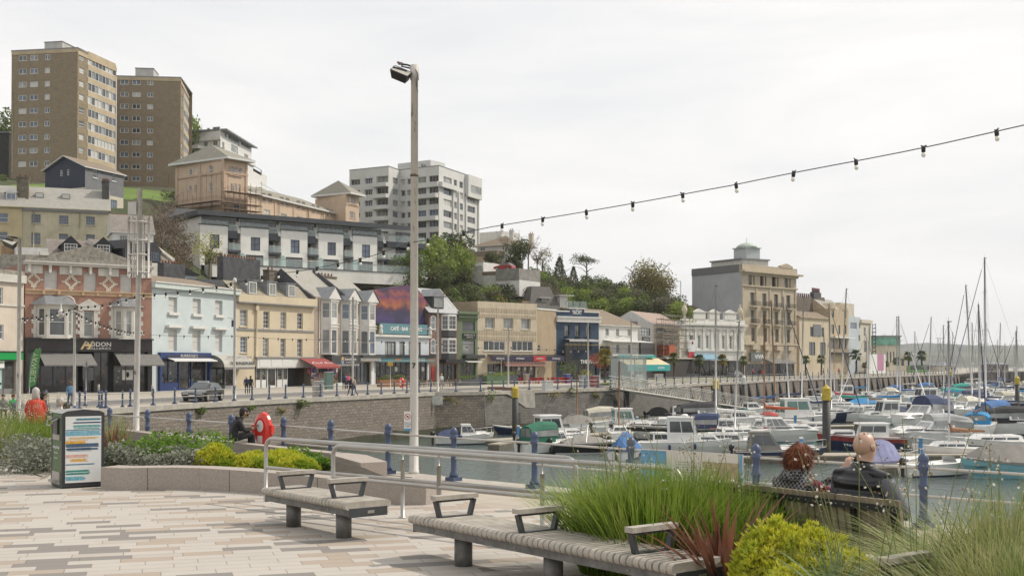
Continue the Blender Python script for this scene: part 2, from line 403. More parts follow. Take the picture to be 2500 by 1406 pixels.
def setts(name,cols,bw,bh,joint=.006,seedoff=0.,rough=.85):
 m,nt,b=base(name);v=texco(nt,'UV');sp=nnode(nt,'ShaderNodeSeparateXYZ');nt.links.new(v,sp.inputs[0])
 def mth(op,a,bb=None):
  n=nnode(nt,'ShaderNodeMath',operation=op)
  for i,q in enumerate((a,bb)):
   if q is None:continue
   if isinstance(q,(int,float)):n.inputs[i].default_value=q
   else:nt.links.new(q,n.inputs[i])
  return n.outputs[0]
 vy=mth('DIVIDE',sp.outputs[1],bh);row=mth('FLOOR',vy);fy=mth('FRACT',vy)
 wn=nnode(nt,'ShaderNodeTexWhiteNoise',noise_dimensions='1D');nt.links.new(row,wn.inputs['W'])
 vx=mth('ADD',mth('DIVIDE',sp.outputs[0],bw),mth('MULTIPLY',wn.outputs[0],7.3));colu=mth('FLOOR',vx);fx=mth('FRACT',vx)
 cb=nnode(nt,'ShaderNodeCombineXYZ');nt.links.new(colu,cb.inputs[0]);nt.links.new(row,cb.inputs[1]);cb.inputs[2].default_value=seedoff
 w2=nnode(nt,'ShaderNodeTexWhiteNoise',noise_dimensions='3D');nt.links.new(cb.outputs[0],w2 .inputs['Vector'])
 rp=nnode(nt,'ShaderNodeValToRGB');rp.color_ramp.interpolation='CONSTANT';e=rp.color_ramp.elements
 e[0].position=0;e[0].color=_c(cols[0][1])
 e[1].position=cols[1][0];e[1].color=_c(cols[1][1])
 for p_,c_ in cols[2:]:
  k=e.new(p_);k.color=_c(c_)
 nt.links.new(w2 .outputs[0],rp.inputs[0])
 vo=texco(nt,'Object');sp1=noise(nt,vo,170,2,.7);st=noise(nt,vo,.7,7,.7)
 c=mixcol(nt,rng(nt,sp1,.3,.7,0,.55),rp.outputs[0],mixcol(nt,.5,rp.outputs[0],(.16,.14,.12)))
 c=mixcol(nt,rng(nt,st,.45,.8,0,.3),c,(.22,.19,.16))
 ex=mth('MULTIPLY',mth('MINIMUM',fx,mth('SUBTRACT',1.0,fx)),bw);ey=mth('MULTIPLY',mth('MINIMUM',fy,mth('SUBTRACT',1.0,fy)),bh)
 j=mth('LESS_THAN',mth('MINIMUM',ex,ey),joint);c=mixcol(nt,mth('MULTIPLY',j,.55),c,(.13,.11,.09))
 nt.links.new(c,b.inputs['Base Color']);b.inputs['Roughness'].default_value=rough;b.inputs['Specular IOR Level'].default_value=.3
 bump(nt,b,sp1,.002,.6);return m
PAVE=setts('plaza_setts',[(0,(.465,.43,.385)),(.60,(.425,.385,.34)),(.68,(.38,.315,.255)),(.88,(.22,.205,.19))],.52,.23)
SLAB=setts('promenade_slabs',[(0,(.44,.39,.32)),(.5,(.40,.35,.29)),(.8,(.36,.29,.22))],.9,.6,.008,3.)
def wxy(p):return(p.x,p.y)
RPX=[(-24.5,47.),(-17.5,40.5)]+[(-9.6,33.9)]
NR=[at(462,HZ,33.6),at(565,HZ,31.9),at(693,HZ,30.45),at(808,HZ,28.9),at(948,HZ,27.2),at(1108,HZ,25.55),at(1305,HZ,24.0),at(1540,HZ,22.2),at(1845,HZ,20.3),at(2253,HZ,18.3)]
NR=[Vector((p.x,p.y,ZP))for p in NR]
e0=(NR[-1]-NR[-2]).normalized();NR.append(NR[-1]+e0*2.9);NR.append(NR[-1]+e0*2.9)
e1=(NR[0]-NR[2]).normalized();NR=[NR[0]+e1*2.3*k for k in(7,6,5,4,3,2,1)]+NR
def offs(poly,d):
 o=[]
 for i,p in enumerate(poly):
  a=poly[max(0,i-1)];c=poly[min(len(poly)-1,i+1)];t=Vector((c[0]-a[0],c[1]-a[1])).normalized();o.append(Vector((p[0]-t.y*d,p[1]+t.x*d)))
 return o
NE=offs(NR,.45)
CONC=pn_('old_concrete',(.40,.37,.32),.9,.15,1.5,bmp=.004,stain=.3,streak=.3)
sheet('promenade',[(p.x,p.y)for p in NE]+[(60,12),(60,-30),(-70,-30),(-70,52)],ZP,SLAB,rot=-.75)
mb=MB();STW=bricks('harbour_stone',(.150,.128,.098),(.225,.192,.150),(.06,.05,.042),.55,.24,.022,dirt=.6,bmp=.04,dcol=(.055,.048,.038))
for a,b_ in zip(NE[:-1],NE[1:]):mb.poly([(a.x,a.y,-9),(b_.x,b_.y,-9),(b_.x,b_.y,ZP-.25),(a.x,a.y,ZP-.25)],STW)
NE2=offs(NR,.5);NE3=offs(NR,-.15)
cop=mb
for k in range(len(NE2)-1):
 a,b_,c,d=NE2[k],NE2[k+1],NE3[k+1],NE3[k]
 cop.hexa([(a.x,a.y,ZP-.25),(b_.x,b_.y,ZP-.25),(c.x,c.y,ZP-.25),(d.x,d.y,ZP-.25),(a.x,a.y,ZP+.02),(b_.x,b_.y,ZP+.02),(c.x,c.y,ZP+.02),(d.x,d.y,ZP+.02)],CONC)
mb.build('quay_wall',None,'near harbour wall under the closest blue post railing','wall')
KB=[gp(248,1193),gp(330,1196),gp(430,1194),gp(560,1199),gp(700,1208),gp(850,1221),gp(985,1231),gp(1050,1230)]
edge=[(-60,60),(-25,44),(-11.6,35),(-7.4,29.9),(-3.6,25.4),(-3.3,24.2),(-1.6,19.6),(-.55,17.3),(1.3,14.6),(4.3,11.7),(7.5,8.6),(20,-4),(20,-30),(-60,-30)]
mb=MB();rt=-.30
mb.poly([(x,y,0)for x,y in reversed(edge)],PAVE,uv=[(x*cos(rt)-y*sin(rt),x*sin(rt)+y*cos(rt))for x,y in reversed(edge)])
GRAN=pn_('granite',(.36,.30,.265),.85,.10,60,bmp=.003)
for a,b_ in zip(edge[1:-3],edge[2:-2]):mb.poly([(a[0],a[1],ZP-.05),(a[0],a[1],0),(b_[0],b_[1],0),(b_[0],b_[1],ZP-.05)],CONC)
mb.build('plaza',kind='structure')
QE=[(-27,62),(-26.5,74),(-23.6,84.5),(-18.2,97.5),(-12.8,108.5),(-7.8,119),(-2.9,121.5),(0.6,127.5),(12.0,140),(24,164),(52,217),(87,272),(126,335),(163,415),(400,436)]
PAVQ=pn_('quay_paving',(.36,.325,.27),.9,.12,.5,stain=.2)
deck=[(-24.8,47.3)]+QE+[(400,452),(240,450),(215,700),(-400,900),(-400,40),(-70,52),(-24.8,47.3)][:-1]
sheet('pavement',deck,ZQ,PAVQ)
sheet('ramp',[(-24.8,47.3),(-70,52),(-70,60),(-26.9,60)],ZQ+.004,PAVQ)
STW2=bricks('harbour_stone_far',(.15,.122,.092),(.225,.185,.142),(.07,.055,.045),.62,.26,.028,dirt=.55,bmp=.05,dcol=(.085,.065,.052))
STW3=bricks('harbour_stone_dark',(.11,.10,.085),(.17,.155,.13),(.06,.05,.045),.8,.3,.02,dirt=.6,bmp=.03,dcol=(.05,.045,.04))
def qwall(pts,mat,label,fend=False):
 Q=tg('quay_wall',label,'wall',(pts[0][0],pts[0][1],ZQ));mb=MB();cb=MB()
 for a,b_ in zip(pts[:-1],pts[1:]):
  t=Vector((b_[0]-a[0],b_[1]-a[1])).normalized();n=Vector((t.y,-t.x))*.5
  mb.poly([(a[0]+n.x,a[1]+n.y,-9),(b_[0]+n.x,b_[1]+n.y,-9),(b_[0],b_[1],ZQ-.3),(a[0],a[1],ZQ-.3)],mat)
 tb=MB();WEED=pn_('tide_weed',(.045,.045,.022),.8,.35,.8,bmp=.03,stain=.3)
 for a,b_ in zip(pts[:-1],pts[1:]):
  t=Vector((b_[0]-a[0],b_[1]-a[1])).normalized();n=Vector((t.y,-t.x));k=max(1,int(Vector((b_[0]-a[0],b_[1]-a[1])).length/1.5));P=[Vector(a)+(Vector(b_)-Vector(a))*i/k for i in range(k+1)];zt=[-4.45+.35*mno.noise(Vector((p.x*.3,p.y*.3,0)))for p in P]
  for i in range(k):tb.poly([(P[i].x+n.x*.42,P[i].y+n.y*.42,-6.2),(P[i+1].x+n.x*.42,P[i+1].y+n.y*.42,-6.2),(P[i+1].x+n.x*.24,P[i+1].y+n.y*.24,zt[i+1]),(P[i].x+n.x*.24,P[i].y+n.y*.24,zt[i])],WEED)
 tb.build('tide_band',Q)
 o1,o2=offs([Vector(p)for p in pts],-.12),offs([Vector(p)for p in pts],.55)
 for k in range(len(pts)-1):
  a,b_,c,d=o1[k],o1[k+1],o2[k+1],o2[k]
  cb.hexa([(p.x,p.y,z)for z in(ZQ-.3,ZQ+.06)for p in(a,b_,c,d)],CONC)
 mb.build('wall_face',Q);cb.build('coping',Q)
 if fend:
  dk=pn_('wet_timber',(.035,.03,.025),.6,.3)
  for a,b_ in zip(pts[:-1],pts[1:]):
   A,B=Vector(a),Vector(b_);Ln=(B-A).length;t=(B-A)/Ln;n=Vector((t.y,-t.x));s=2.0
   while s<Ln:
    p=A+t*s;fb=MB()
    for z0,z1,o0,o1_ in((-5.6,ZQ-.35,1.1,.15),):
     w_=.34
     c=[p+n*o0-t*w_,p+n*o0+t*w_,p+n*.05+t*w_,p+n*.05-t*w_];d=[p+n*o1_-t*w_,p+n*o1_+t*w_,p+n*.02+t*w_,p+n*.02-t*w_]
     fb.hexa([(q.x,q.y,z0)for q in c]+[(q.x,q.y,z1)for q in d],dk)
    fb.build('fender_post',Q);s+=4.6
 return Q
qwall(QE[:7],STW2,'brown stone harbour wall below the railing opposite the gallery and café shops')
m_patch=pn_('patched_concrete',(.40,.375,.33),.9,.15,1.5,stain=.4,streak=.5)
mb=MB();a,b_,c_,d_=Vector(QE[6]),Vector(QE[7]),Vector((2.2,129.2)),None
n_=Vector((.62,-.5))*.10
fq=FP2(QE[7],QE[8]);fr_=FP2(QE[6],QE[7])
for f_,pts in((fq,[(0,ZQ-.3),(2.6,ZQ-.3),(2.7,-2.9),(1.2,-2.8),(0,-2.2)]),(fr_,[(fr_.L-2.6,ZQ-.3),(fr_.L,ZQ-.3),(fr_.L,-2.2),(fr_.L-1.2,-1.6)])):mb.prism([f_.pt(u,z,.16)for u,z in pts][::-1],f_.pt(0,0,-.2)-f_.pt(0,0,0),m_patch)
mb.build('concrete_repair',None,'pale concrete repair patch at the corner of the stone harbour wall','wall patch')
qwall(QE[6:10],STW3,'dark stone harbour wall behind the green canopy boat and under the footbridge')
qwall(QE[9:],STW2,'long buttressed harbour wall running away behind the marina',fend=True)
ASPH=pn_('asphalt',(.135,.13,.125),.9,.15,.6,stain=.25)
QEv=[Vector(p)for p in QE]
SEG=[(p.x,p.y)for p in QEv[1:13]]
r_out=offs([Vector(p)for p in SEG],3.6);r_in=offs([Vector(p)for p in SEG],10.6)
def strip(name,A,B,z,mat,kind='structure',label=None,cat=None):
 mb=MB()
 for k in range(len(A)-1):mb.poly([(A[k].x,A[k].y,z),(A[k+1].x,A[k+1].y,z),(B[k+1].x,B[k+1].y,z),(B[k].x,B[k].y,z)],mat)
 return mb.build(name,None,label,cat,kind=kind)
strip('road',r_out,r_in,ZQ+.006,ASPH)
KERB=pn_('kerb_stone',(.33,.31,.28),.85)
mb=MB()
for o_,s_ in((r_out,-1),(r_in,1)):
 q=offs(o_,.14*s_)
 for k in range(len(o_)-1):
  mb.hexa([(p.x,p.y,z)for z in(ZQ-.05,ZQ+.1)for p in((o_[k],o_[k+1],q[k+1],q[k])if s_<0 else(q[k],q[k+1],o_[k+1],o_[k]))],KERB)
mb.build('kerb',kind='structure')
LINE=pn_('road_paint',(.5,.49,.45),.8,.2);LINEY=pn_('road_paint_yellow',(.55,.42,.10),.8,.2)
a1=offs([Vector(p)for p in SEG],7.0);mb=MB()
for k in range(len(a1)-1):
 A,B=a1[k],a1[k+1];Ln=(B-A).length;t=(B-A)/Ln;n=Vector((-t.y,t.x))*.06;s=0
 while s+2<Ln:
  p,q=A+t*s,A+t*(s+2);mb.poly([(p.x-n.x,p.y-n.y,ZQ+.011),(q.x-n.x,q.y-n.y,ZQ+.011),(q.x+n.x,q.y+n.y,ZQ+.011),(p.x+n.x,p.y+n.y,ZQ+.011)],LINE);s+=5
mb.build('road_marking',kind='structure')
strip('road_edge_line',offs([Vector(p)for p in SEG],4.0),offs([Vector(p)for p in SEG],4.12),ZQ+.011,LINEY)
GRS=pn_('lawn',(.10,.15,.03),.9,.3,.3)
gA=offs([Vector(p)for p in QE[8:13]],6.5);gA[0]=gA[0]*.4+gA[1]*.6
gB=offs(gA,3.5);gA2=gA
mb=MB()
for k in range(4):
 mb.hexa([(p.x,p.y,z)for z in(ZQ-.02,ZQ+.30)for p in(gA2[k],gA2[k+1],gB[k+1],gB[k])],GRS)
 o_=offs(gA2,-.25);mb.hexa([(p.x,p.y,z)for z in(ZQ-.02,ZQ+.33)for p in(o_[k],o_[k+1],gA2[k+1],gA2[k])],CONC)
mb.build('grass_verge',kind='structure')
# --- the hill
FLP=[(-420,90),(-120,106),(60,116),(370,123.5),(575,138),(765,150.5),(910,163),(1048,173),(1166,181),(1310,190),(1462,201),(1557,211),(1665,240),(1818,255),(1950,277),(2020,292),(2125,318)]
FL=[at(px,HZ,Y)for px,Y in FLP]
ctrl=[]
for p in FL:ctrl+=[(p.x,p.y,-1.4),(p.x-4,p.y+7,-1.0)]
CP=[(-100,640,158),(20,640,150),(150,650,152),(270,640,150),(60,640,166),(250,640,168),(20,650,140),(330,650,150),(380,640,160),(330,575,172),(380,560,185),(60,500,185),(60,452,225),(200,468,222),(200,500,200),(330,482,225),(400,490,232),(150,448,262),(-60,440,235),(430,530,210),(400,575,182),(430,660,168),(480,690,175),(490,700,186),(600,710,193),(720,715,198),(850,715,203),(960,715,207),(600,700,185),(760,715,190),(900,720,195),(470,560,205),(520,545,212),(640,545,220),(760,570,235),(860,600,245),(980,610,245),(980,680,212),(1080,620,262),(1160,645,268),(560,460,285),(620,470,280),(450,480,285),(1000,740,195),(1080,735,205),(1180,710,225),(1250,722,225),(1300,720,240),(1300,690,290),(1380,700,305),(1450,708,310),(1520,728,305),(1570,738,308),(1640,755,315),(1690,775,320),(1400,765,255),(1500,780,255),(1600,800,258),(1690,810,285),(1600,752,285),(1690,790,272),(1230,655,300),(1180,660,290),(1750,830,330),(1850,870,360),(2000,885,400),(1300,720,350),(1000,640,350),(500,500,360),(200,440,340),(1500,760,380),(0,440,320),(-250,440,300),(700,590,310),(820,630,330),(620,530,340)]
for px,py,Y in CP:p=at(px,py,Y);ctrl.append((p.x,p.y,p.z))
ctrl=np.array(ctrl,dtype=float);D=np.sqrt(((ctrl[:,None,:2]-ctrl[None,:,:2])**2).sum(-1));Wt=np.linalg.solve(D+np.eye(len(ctrl))*-.0+1e-6*np.eye(len(ctrl)),ctrl[:,2]-ctrl[:,2].mean())
def hz(x,y):
 d=np.sqrt((ctrl[:,0]-x)**2+(ctrl[:,1]-y)**2);return float(d@Wt+ctrl[:,2].mean())
bd=Vector((-.6,.8));fls=[]
for a,b_ in zip(FL[:-1],FL[1:]):
 k=max(1,int((b_-a).length/5))
 for i in range(k):q=a+(b_-a)*i/k;fls.append(Vector((q.x,q.y)))
ts=[3,6,9,13,17,22,27,33,39,46,53,60,68,76,85,95,105,116,128,141,155,170,190,215,245,280]
vs=[];fs=[];from mathutils import noise as mno
for q in fls:
 for t in ts:
  p=q+bd*t;z=hz(p.x,p.y)+mno.noise(Vector((p.x*.08,p.y*.08,0)))*1.2
  if t==3:z=-1.3
  vs.append(Vector((p.x,p.y,max(-1.4,z))))
nt_=len(ts)
for i in range(len(fls)-1):
 for j in range(nt_-1):fs.append((i*nt_+j,(i+1)*nt_+j,(i+1)*nt_+j+1,i*nt_+j+1))
m,nt,b=base('hill_soil');v=texco(nt,'Object');n1=noise(nt,v,.09,6,.65);n2=noise(nt,v,1.3,6,.7)
c=mixcol(nt,rng(nt,n1,.4,.6),(.055,.075,.022),(.10,.085,.05));c=mixcol(nt,rng(nt,n2,.3,.7,0,.7),c,(.03,.045,.015))
nt.links.new(c,b.inputs['Base Color']);b.inputs['Roughness'].default_value=.95;bump(nt,b,n2,.5,.8)
mb=MB();mb.mesh(vs,fs,m);hill=mb.build('hillside',kind='structure')
def lawn(name,pts,lift=.25):
 """grass laid over the hill: points given where they stand"""
 mb=MB();P=[at(*p)for p in pts];n=10
 for i in range(n):
  for j in range(4):
   def q(a,b_):
    u,v_=a/n,b_/4;l=P[0]*(1-u)+P[1]*u;h=P[3]*(1-u)+P[2]*u;r=l*(1-v_)+h*v_;return(r.x,r.y,hz(r.x,r.y)+lift)
   mb.poly([q(i,j),q(i+1,j),q(i+1,j+1),q(i,j+1)],pn_('hill_lawn',(.105,.165,.022),.9,.2,.2),smooth=True)
 return mb.build(name,kind='structure')
lawn('lawn',[(-60,470,214),(115,470,212),(115,440,238),(-60,430,240)])
lawn('lawn',[(290,492,215),(428,500,222),(428,470,250),(290,470,250)])
def ridge(pts,Y,depth,col,seed):
 mb=MB();r=random.Random(seed);mt=pn_('far_hill_%d'%seed,col,.95,.35,.004,stain=.5);n=90
 xs=[p[0]for p in pts];vs=[];fs=[]
 for i in range(n+1):
  px=xs[0]+(xs[-1]-xs[0])*i/n;py=np.interp(px,xs,[p[1]for p in pts]);p=at(px,py,Y);top=p.z+mno.noise(Vector((px*.05,seed,0)))*3+mno.noise(Vector((px*.3,seed,0)))*2.5
  for k in range(6):
   s=k/5;vs.append(Vector((p.x*(1-.0*s),Y-depth*(1-s),ZW-1+(top-ZW+1)*(s**.6)*(1+.04*mno.noise(Vector((px*.04,s*4,seed)))))))
  vs.append(Vector((p.x,Y+depth,ZW)))
 for i in range(n):
  for k in range(6):fs.append((i*7+k,(i+1)*7+k,(i+1)*7+k+1,i*7+k+1))
 mb.mesh(vs,fs,mt);return mb.build('far_hills',kind='structure')
ridge([(1500,868),(1950,866),(2100,858),(2150,850),(2200,841),(2215,837),(2300,838),(2345,845),(2420,843),(2600,846),(3100,858)],3600,1100,(.10,.11,.08),1)
ridge([(1500,872),(2050,868),(2160,860),(2230,862),(2320,866),(2420,861),(2600,864),(3000,868)],2500,700,(.12,.125,.085),2)
# --- buildings on the hill
TBRK=bricks('tower_brick',(.205,.15,.082),(.285,.215,.125),(.22,.175,.115),.45,.15,.02,dirt=.45,bmp=.004,dcol=(.115,.075,.042))
TPAN=pn_('tower_panel',(.46,.37,.245),.8,.12,.3,stain=.25,streak=.35)
CONCL=pn_('pale_concrete',(.45,.44,.41),.8,.1,.5,streak=.35)
def rowrects(f,colspix,z0s,h):
 """window rects from photo columns (xl, xr) and floor sill heights"""
 return[(f.u(a),z,f.u(b),z+h)for z in z0s for a,b in colspix]
def bk_(name,label,cat,f,depth,z0,z1,mat,holes,side=None,rec=.15,fside=None,sholes=(),top=None,parapet=0.,revmat=None):
 Q=tg(name,label,cat,f.pt(f.L/2,z0,0));mb=MB()
 wh_(mb,f,0,f.L,z0,z1,holes,mat,rec,revmat)
 L_=f.L;P=lambda u,w,z:f.pt(u,z,-w)
 mb.poly([P(0,depth,z0),P(0,0,z0),P(0,0,z1),P(0,depth,z1)],side or mat)
 if fside is None:mb.poly([P(L_,0,z0),P(L_,depth,z0),P(L_,depth,z1),P(L_,0,z1)],side or mat)
 else:wh_(mb,fside,0,fside.L,z0,z1,sholes,side or mat,rec,revmat)
 mb.poly([P(L_,depth,z0),P(0,depth,z0),P(0,depth,z1),P(L_,depth,z1)],side or mat)
 if top is not False:mb.poly([P(0,0,z1-parapet),P(L_,0,z1-parapet),P(L_,depth,z1-parapet),P(0,depth,z1-parapet)],top or LEADR)
 mb.build('wall',Q);return Q
def tower(label,f,fs,zt,zb,cols,rowsz,h,scols,strips,roofbox):
 hol=rowrects(f,cols,rowsz,h);sh=rowrects(fs,scols,rowsz,h)
 fl=fs.L;st=[(fs.u(strips[0]),z-.25,fl-.35,z+1.45)for z in rowsz]
 depth=fl;Q=bk_('tower_block',label,'apartment tower',f,depth,zb,zt,TBRK,hol,fside=fs,sholes=sh+st)
 for h_ in hol:wn_(f,h_,Q,cols=2,rows=1,blind=.1,ft=.13,bars=.12,gl=rnd.choice([GL[1],GL[1],GL[3],GL[2]]))
 for h_ in sh:wn_(fs,h_,Q,cols=1,rows=2,blind=.4,ft=.10,bars=.09)
 for a,b_,c,d in st:
  mb=MB();n=8;z=b_
  for k in range(n):
   u0,u1=a+(c-a)*k/n,a+(c-a)*(k+1)/n;g=rnd.choice([BLIND,BLIND,GL[2],GL[3],GL[1],GL[0]])
   mb.poly([fs.pt(u0,b_,-.1),fs.pt(u1,b_,-.1),fs.pt(u1,d,-.1),fs.pt(u0,d,-.1)],g);fx_(mb,fs,u0,u0+.12,-.1,.02,b_,d,FRAMEW)
  fx_(mb,fs,a,c,-.1,.04,b_,b_+.1,FRAMEW);fx_(mb,fs,a,c,-.1,.04,d-.1,d,FRAMEW)
  mb.build('window_strip',Q)
 mb=MB()
 for a,b_,c,d in st:fx_(mb,fs,a,c,.005,.06,d+.03,d+1.02,TPAN)
 fx_(mb,fs,.05,fl+.1,.008,.09,zt-1.2,zt-.45,TPAN)
 mb.build('spandrel_panel',Q)
 mb=MB();fx_(mb,f,-.1,f.L+.1,-depth,.1,zt+.003,zt+.25,FRAMEB);fx_(mb,f,0,f.L,.006,.08,zt-.75,zt-.002,TPAN);mb.build('roof_edge',Q)
 mb=MB();a,b_,z=roofbox;z+=1.0;fx_(mb,f,f.u(a),f.u(b_),-8,-2,zt+.25,z,CONCL);fx_(mb,f,f.u(a)-.1,f.u(b_)+.1,-8.1,-1.9,z,z+.15,FRAMEB);mb.build('lift_housing',Q)
 mb=MB();p=f.pt(f.u(27)if f.L<15 and fs.L>13 else 1,zt-8,.05)
 mb.tube([p,(p.x,p.y,zb+10)],.06,TPAN,6);mb.build('drain_pipe',Q)
 return Q
f1=FP(23,243,185,240.5);s1=FP(185,240.5,280,255);zt1=f1 .z(104,123)
R1=[f1 .z(40,80+(247+113.3*k)/3.516)for k in range(9)]
tower('tall buff brick tower block, the left and larger of the two',f1,s1,zt1,31,[(40,60),(67.5,88),(104,117)],R1,1.15,[(189,201.5)],(210,),(90,134,f1 .z(100,110)))
f2=FP(281,266.5,438,268);s2=FP(438,268,458.5,284);zt2=f2 .z(350,189)
R2=[f2 .z(290,80+(445+103.5*k)/3.516)for k in range(9)]
tower('buff brick tower block with small windows, standing right of the larger tower',f2,s2,zt2,30,[(289.5,311),(319,340),(356,370.5)],R2,1.15,[(440,443)],(445,),(322,367,f2 .z(330,173)))
NAVY=pn_('navy_boards',(.018,.026,.05),.6,.2,1);GSL=bricks('grey_shingles',(.15,.155,.165),(.20,.205,.215),(.09,.09,.095),.3,.2,.012,dirt=.2)
fg=FP(107,201.6,205,197);fh=FP(205,197,299,206)
zc=fg.z(150,466);z1_,ze=fg.z(150,519),fg.z(107,418);za=fg.z(153.6,383);zm=fg.z(150,463)
Q=tg('gabled_house','navy gabled house with grey shingled side below the brick towers','house',fg.pt(fg.L,z1_-6,0));mb=MB()
win=[(fg.u(a),fg.z(a,80+d/3.516),fg.u(b_),fg.z(a,80+c/3.516))for a,c,b_,d in((143,1182,150,1232),(159.6,1175,166,1227))]
wh_(mb,fg,0,fg.L,zm,ze,win,NAVY,.12);mb.poly([fg.pt(0,ze,0),fg.pt(fg.L,ze,0),fg.pt(fg.L/2,za,0)],NAVY)
w2=[(fg.u(184.5),zm-2.3,fg.u(193),zm-.3),(fg.u(152),zm-1.6,fg.u(159),zm-.6)]
wh_(mb,fg,0,fg.L,z1_-6,zm,w2,CREAMP,.12)
wh=[(fh.u(224),fh.z(224,433),fh.u(235),fh.z(224,413)),(fh.u(270.5),fh.z(270.5,441),fh.u(281),fh.z(270.5,424))]
wh_(mb,fh,0,fh.L,zm-.6,ze,wh,GSL,.12);wl=[(fh.u(221),z1_-3,fh.u(236),zm-1.0),(fh.u(268),z1_-3,fh.u(284),zm-1.2)]
wh_(mb,fh,0,fh.L,z1_-6,zm-.6,wl,CREAMP,.12);mb.build('wall',Q)
for h_ in win:wn_(fg,h_,Q,cols=1,rows=2,gl=GL[2],ft=.08)
for h_ in w2:wn_(fg,h_,Q,cols=1,rows=1,gl=GL[0])
for h_ in wh:wn_(fh,h_,Q,cols=1,rows=2,sill=FRAMEW,gl=GL[3],ft=.1)
for h_ in wl:wn_(fh,h_,Q,cols=3,rows=1,gl=GL[1],ft=.1)
mb=MB();e=.45
def gp3(f,u,z,w):return f.pt(u,z,w)
dirb=fh.U3();Rf=fg.pt(fg.L/2,za,e);Rb=Rf+dirb*(fh.L+e);rl=(za-ze)/(fg.L/2)
for s_ in(0,1):
 u=-e if s_==0 else fg.L+e;zz=ze-rl*e;A=fg.pt(u,zz,e);B=A+dirb*(fh.L+2*e)
 q=[A,B,Rb,Rf]if s_ else[B,A,Rf,Rb];mb.poly([p+Vector((0,0,.16))for p in q],TILEB);mb.poly(list(reversed(q)),FRAMEW);mb.poly([A,A+Vector((0,0,.16)),Rf+Vector((0,0,.16)),Rf],FRAMEW);mb.poly([A,B,B+Vector((0,0,.16)),A+Vector((0,0,.16))],FRAMEW)
mb.build('roof',Q)
mb=MB();fx_(mb,fh,fh.u(262),fh.L+1.5,.1,2.6,z1_-3.3,z1_-3.05,CREAMP);mb.build('balcony',Q)
mb=MB()
ub=fh.u(262);zb_=z1_-3.05
mb.poly([fh.pt(ub,zb_,2.55),fh.pt(fh.L+1.5,zb_,2.55),fh.pt(fh.L+1.5,zb_+1.05,2.55),fh.pt(ub,zb_+1.05,2.55)],clearglass('balcony_glass',(.55,.66,.64),.35));mb.tube([fh.pt(ub,zb_+1.08,2.55),fh.pt(fh.L+1.5,zb_+1.08,2.55)],.04,STEEL,5);mb.build('balustrade',Q)
CRT=pn_('aged_cream_render',(.50,.455,.33),.85,.12,.6,stain=.25,streak=.3);YLR=pn_('yellow_render',(.50,.42,.255),.85,.1,.6,streak=.25)
ft=FP(52,160,263,164);zi=ft.z(150,509.5);zb=ft.z(150,640)
def zz2(x,y):return ft.z(x/3.516,430+y/3.516)
def rz2(f,l):return[(f.u(a/3.516),f.z(a/3.516,430+d/3.516),f.u(c/3.516),f.z(a/3.516,430+b_/3.516))for a,b_,c,d in l]
hol=rz2(ft,[(260,326,341,402),(499,338,580,413),(731,346,808,420),(260,486,340,588),(499,493,580,590),(731,500,808,600)])
Q=bk_('terraced_house','long cream rendered terrace with grey slate roof on the slope at left','terrace',ft,9,zb,zi,CRT,hol)
for h_ in hol:wn_(ft,h_,Q,cols=4,rows=3,gl=GL[1],frame=pn_('grey_bars',(.3,.3,.3)),bars=.02,sill=CRT)
zr=ft.z(150,462)+.75
mb=MB();hr_(mb,ft,0,ft.L,0,9,zi,zr,SLATEL,.3,False,False,soff=CRT);mb.build('roof',Q)
mb=MB();fx_(mb,ft,-.1,ft.L+.1,.02,.22,zi-.45,zi-.14,FRAMEB);mb.build('gutter',Q)
for px in(290,520):
 mb=MB();u=ft.u(px/3.516);zq=zi+(zr-zi)*.45;k=4.8*.45
 fx_(mb,ft,u,u+1.1,-k-.6,-k+.3,zq,zq+.75,FRAMEB);mb.poly([ft.pt(u+.1,zq+.15,-k+.31),ft.pt(u+1,zq+.15,-k+.31),ft.pt(u+1,zq+.65,-k+.31),ft.pt(u+.1,zq+.65,-k+.31)],BLIND);mb.build('skylight',Q)
cy_(ft,ft.L-.3,3.2,zi,zr+.9,Q,pn_('sooty_render',(.09,.085,.08),.9,.3,2,stain=.4),.9,1.8,4)
mb=MB()
for k in(.13,.66):p=ft.pt(ft.L*k,zi-.3,.1);mb.tube([p,(p.x,p.y,zb)],.06,CRT,6)
mb.build('drain_pipe',Q)
fy=FP(-130,157,51.5,159.8);hy=rz2(fy,[(-60,316,62,394),(-60,476,60,545),(-300,316,-220,394)])
Q=bk_('terraced_house','yellowish rendered terrace end with one dormer, cut by the left edge','terrace',fy,9,zb,fy.z(30,504.5),YLR,hy)
for h_ in hy:wn_(fy,h_,Q,cols=1,rows=2,gl=GL[1],sill=YLR)
zfy=fy.z(30,504.5);mb=MB();hr_(mb,fy,0,fy.L,0,9,zfy,zfy+(zr-zi),SLATEL,.3,False,False,soff=YLR);mb.build('roof',Q)
mb=MB();u=fy.u(8);fx_(mb,fy,u,u+1.45,-3.2,-1.2,fy.z(20,487),fy.z(20,467),SLATEL);a=fy.pt
zt_,zb2=fy.z(20,467),fy.z(20,487);mb.poly([a(u-.2,zt_,-1.1),a(u+1.65,zt_,-1.1),a(u+.72,zt_+.6,-1.1)],FRAMEW);mb.poly([a(u-.2,zt_,-1.1),a(u+.72,zt_+.6,-1.1),a(u+.72,zt_+.6,-3.4),a(u-.2,zt_,-3.4)],SLATE);mb.poly([a(u+1.65,zt_,-3.4),a(u+.72,zt_+.6,-3.4),a(u+.72,zt_+.6,-1.1),a(u+1.65,zt_,-1.1)],SLATE)
dm=mb.build('dormer',Q);wn_(fy,(u+.1,zb2+.1,u+1.35,zt_-.05),dm,w=-1.12,cols=2,rows=1,gl=GL[1],ft=.1)
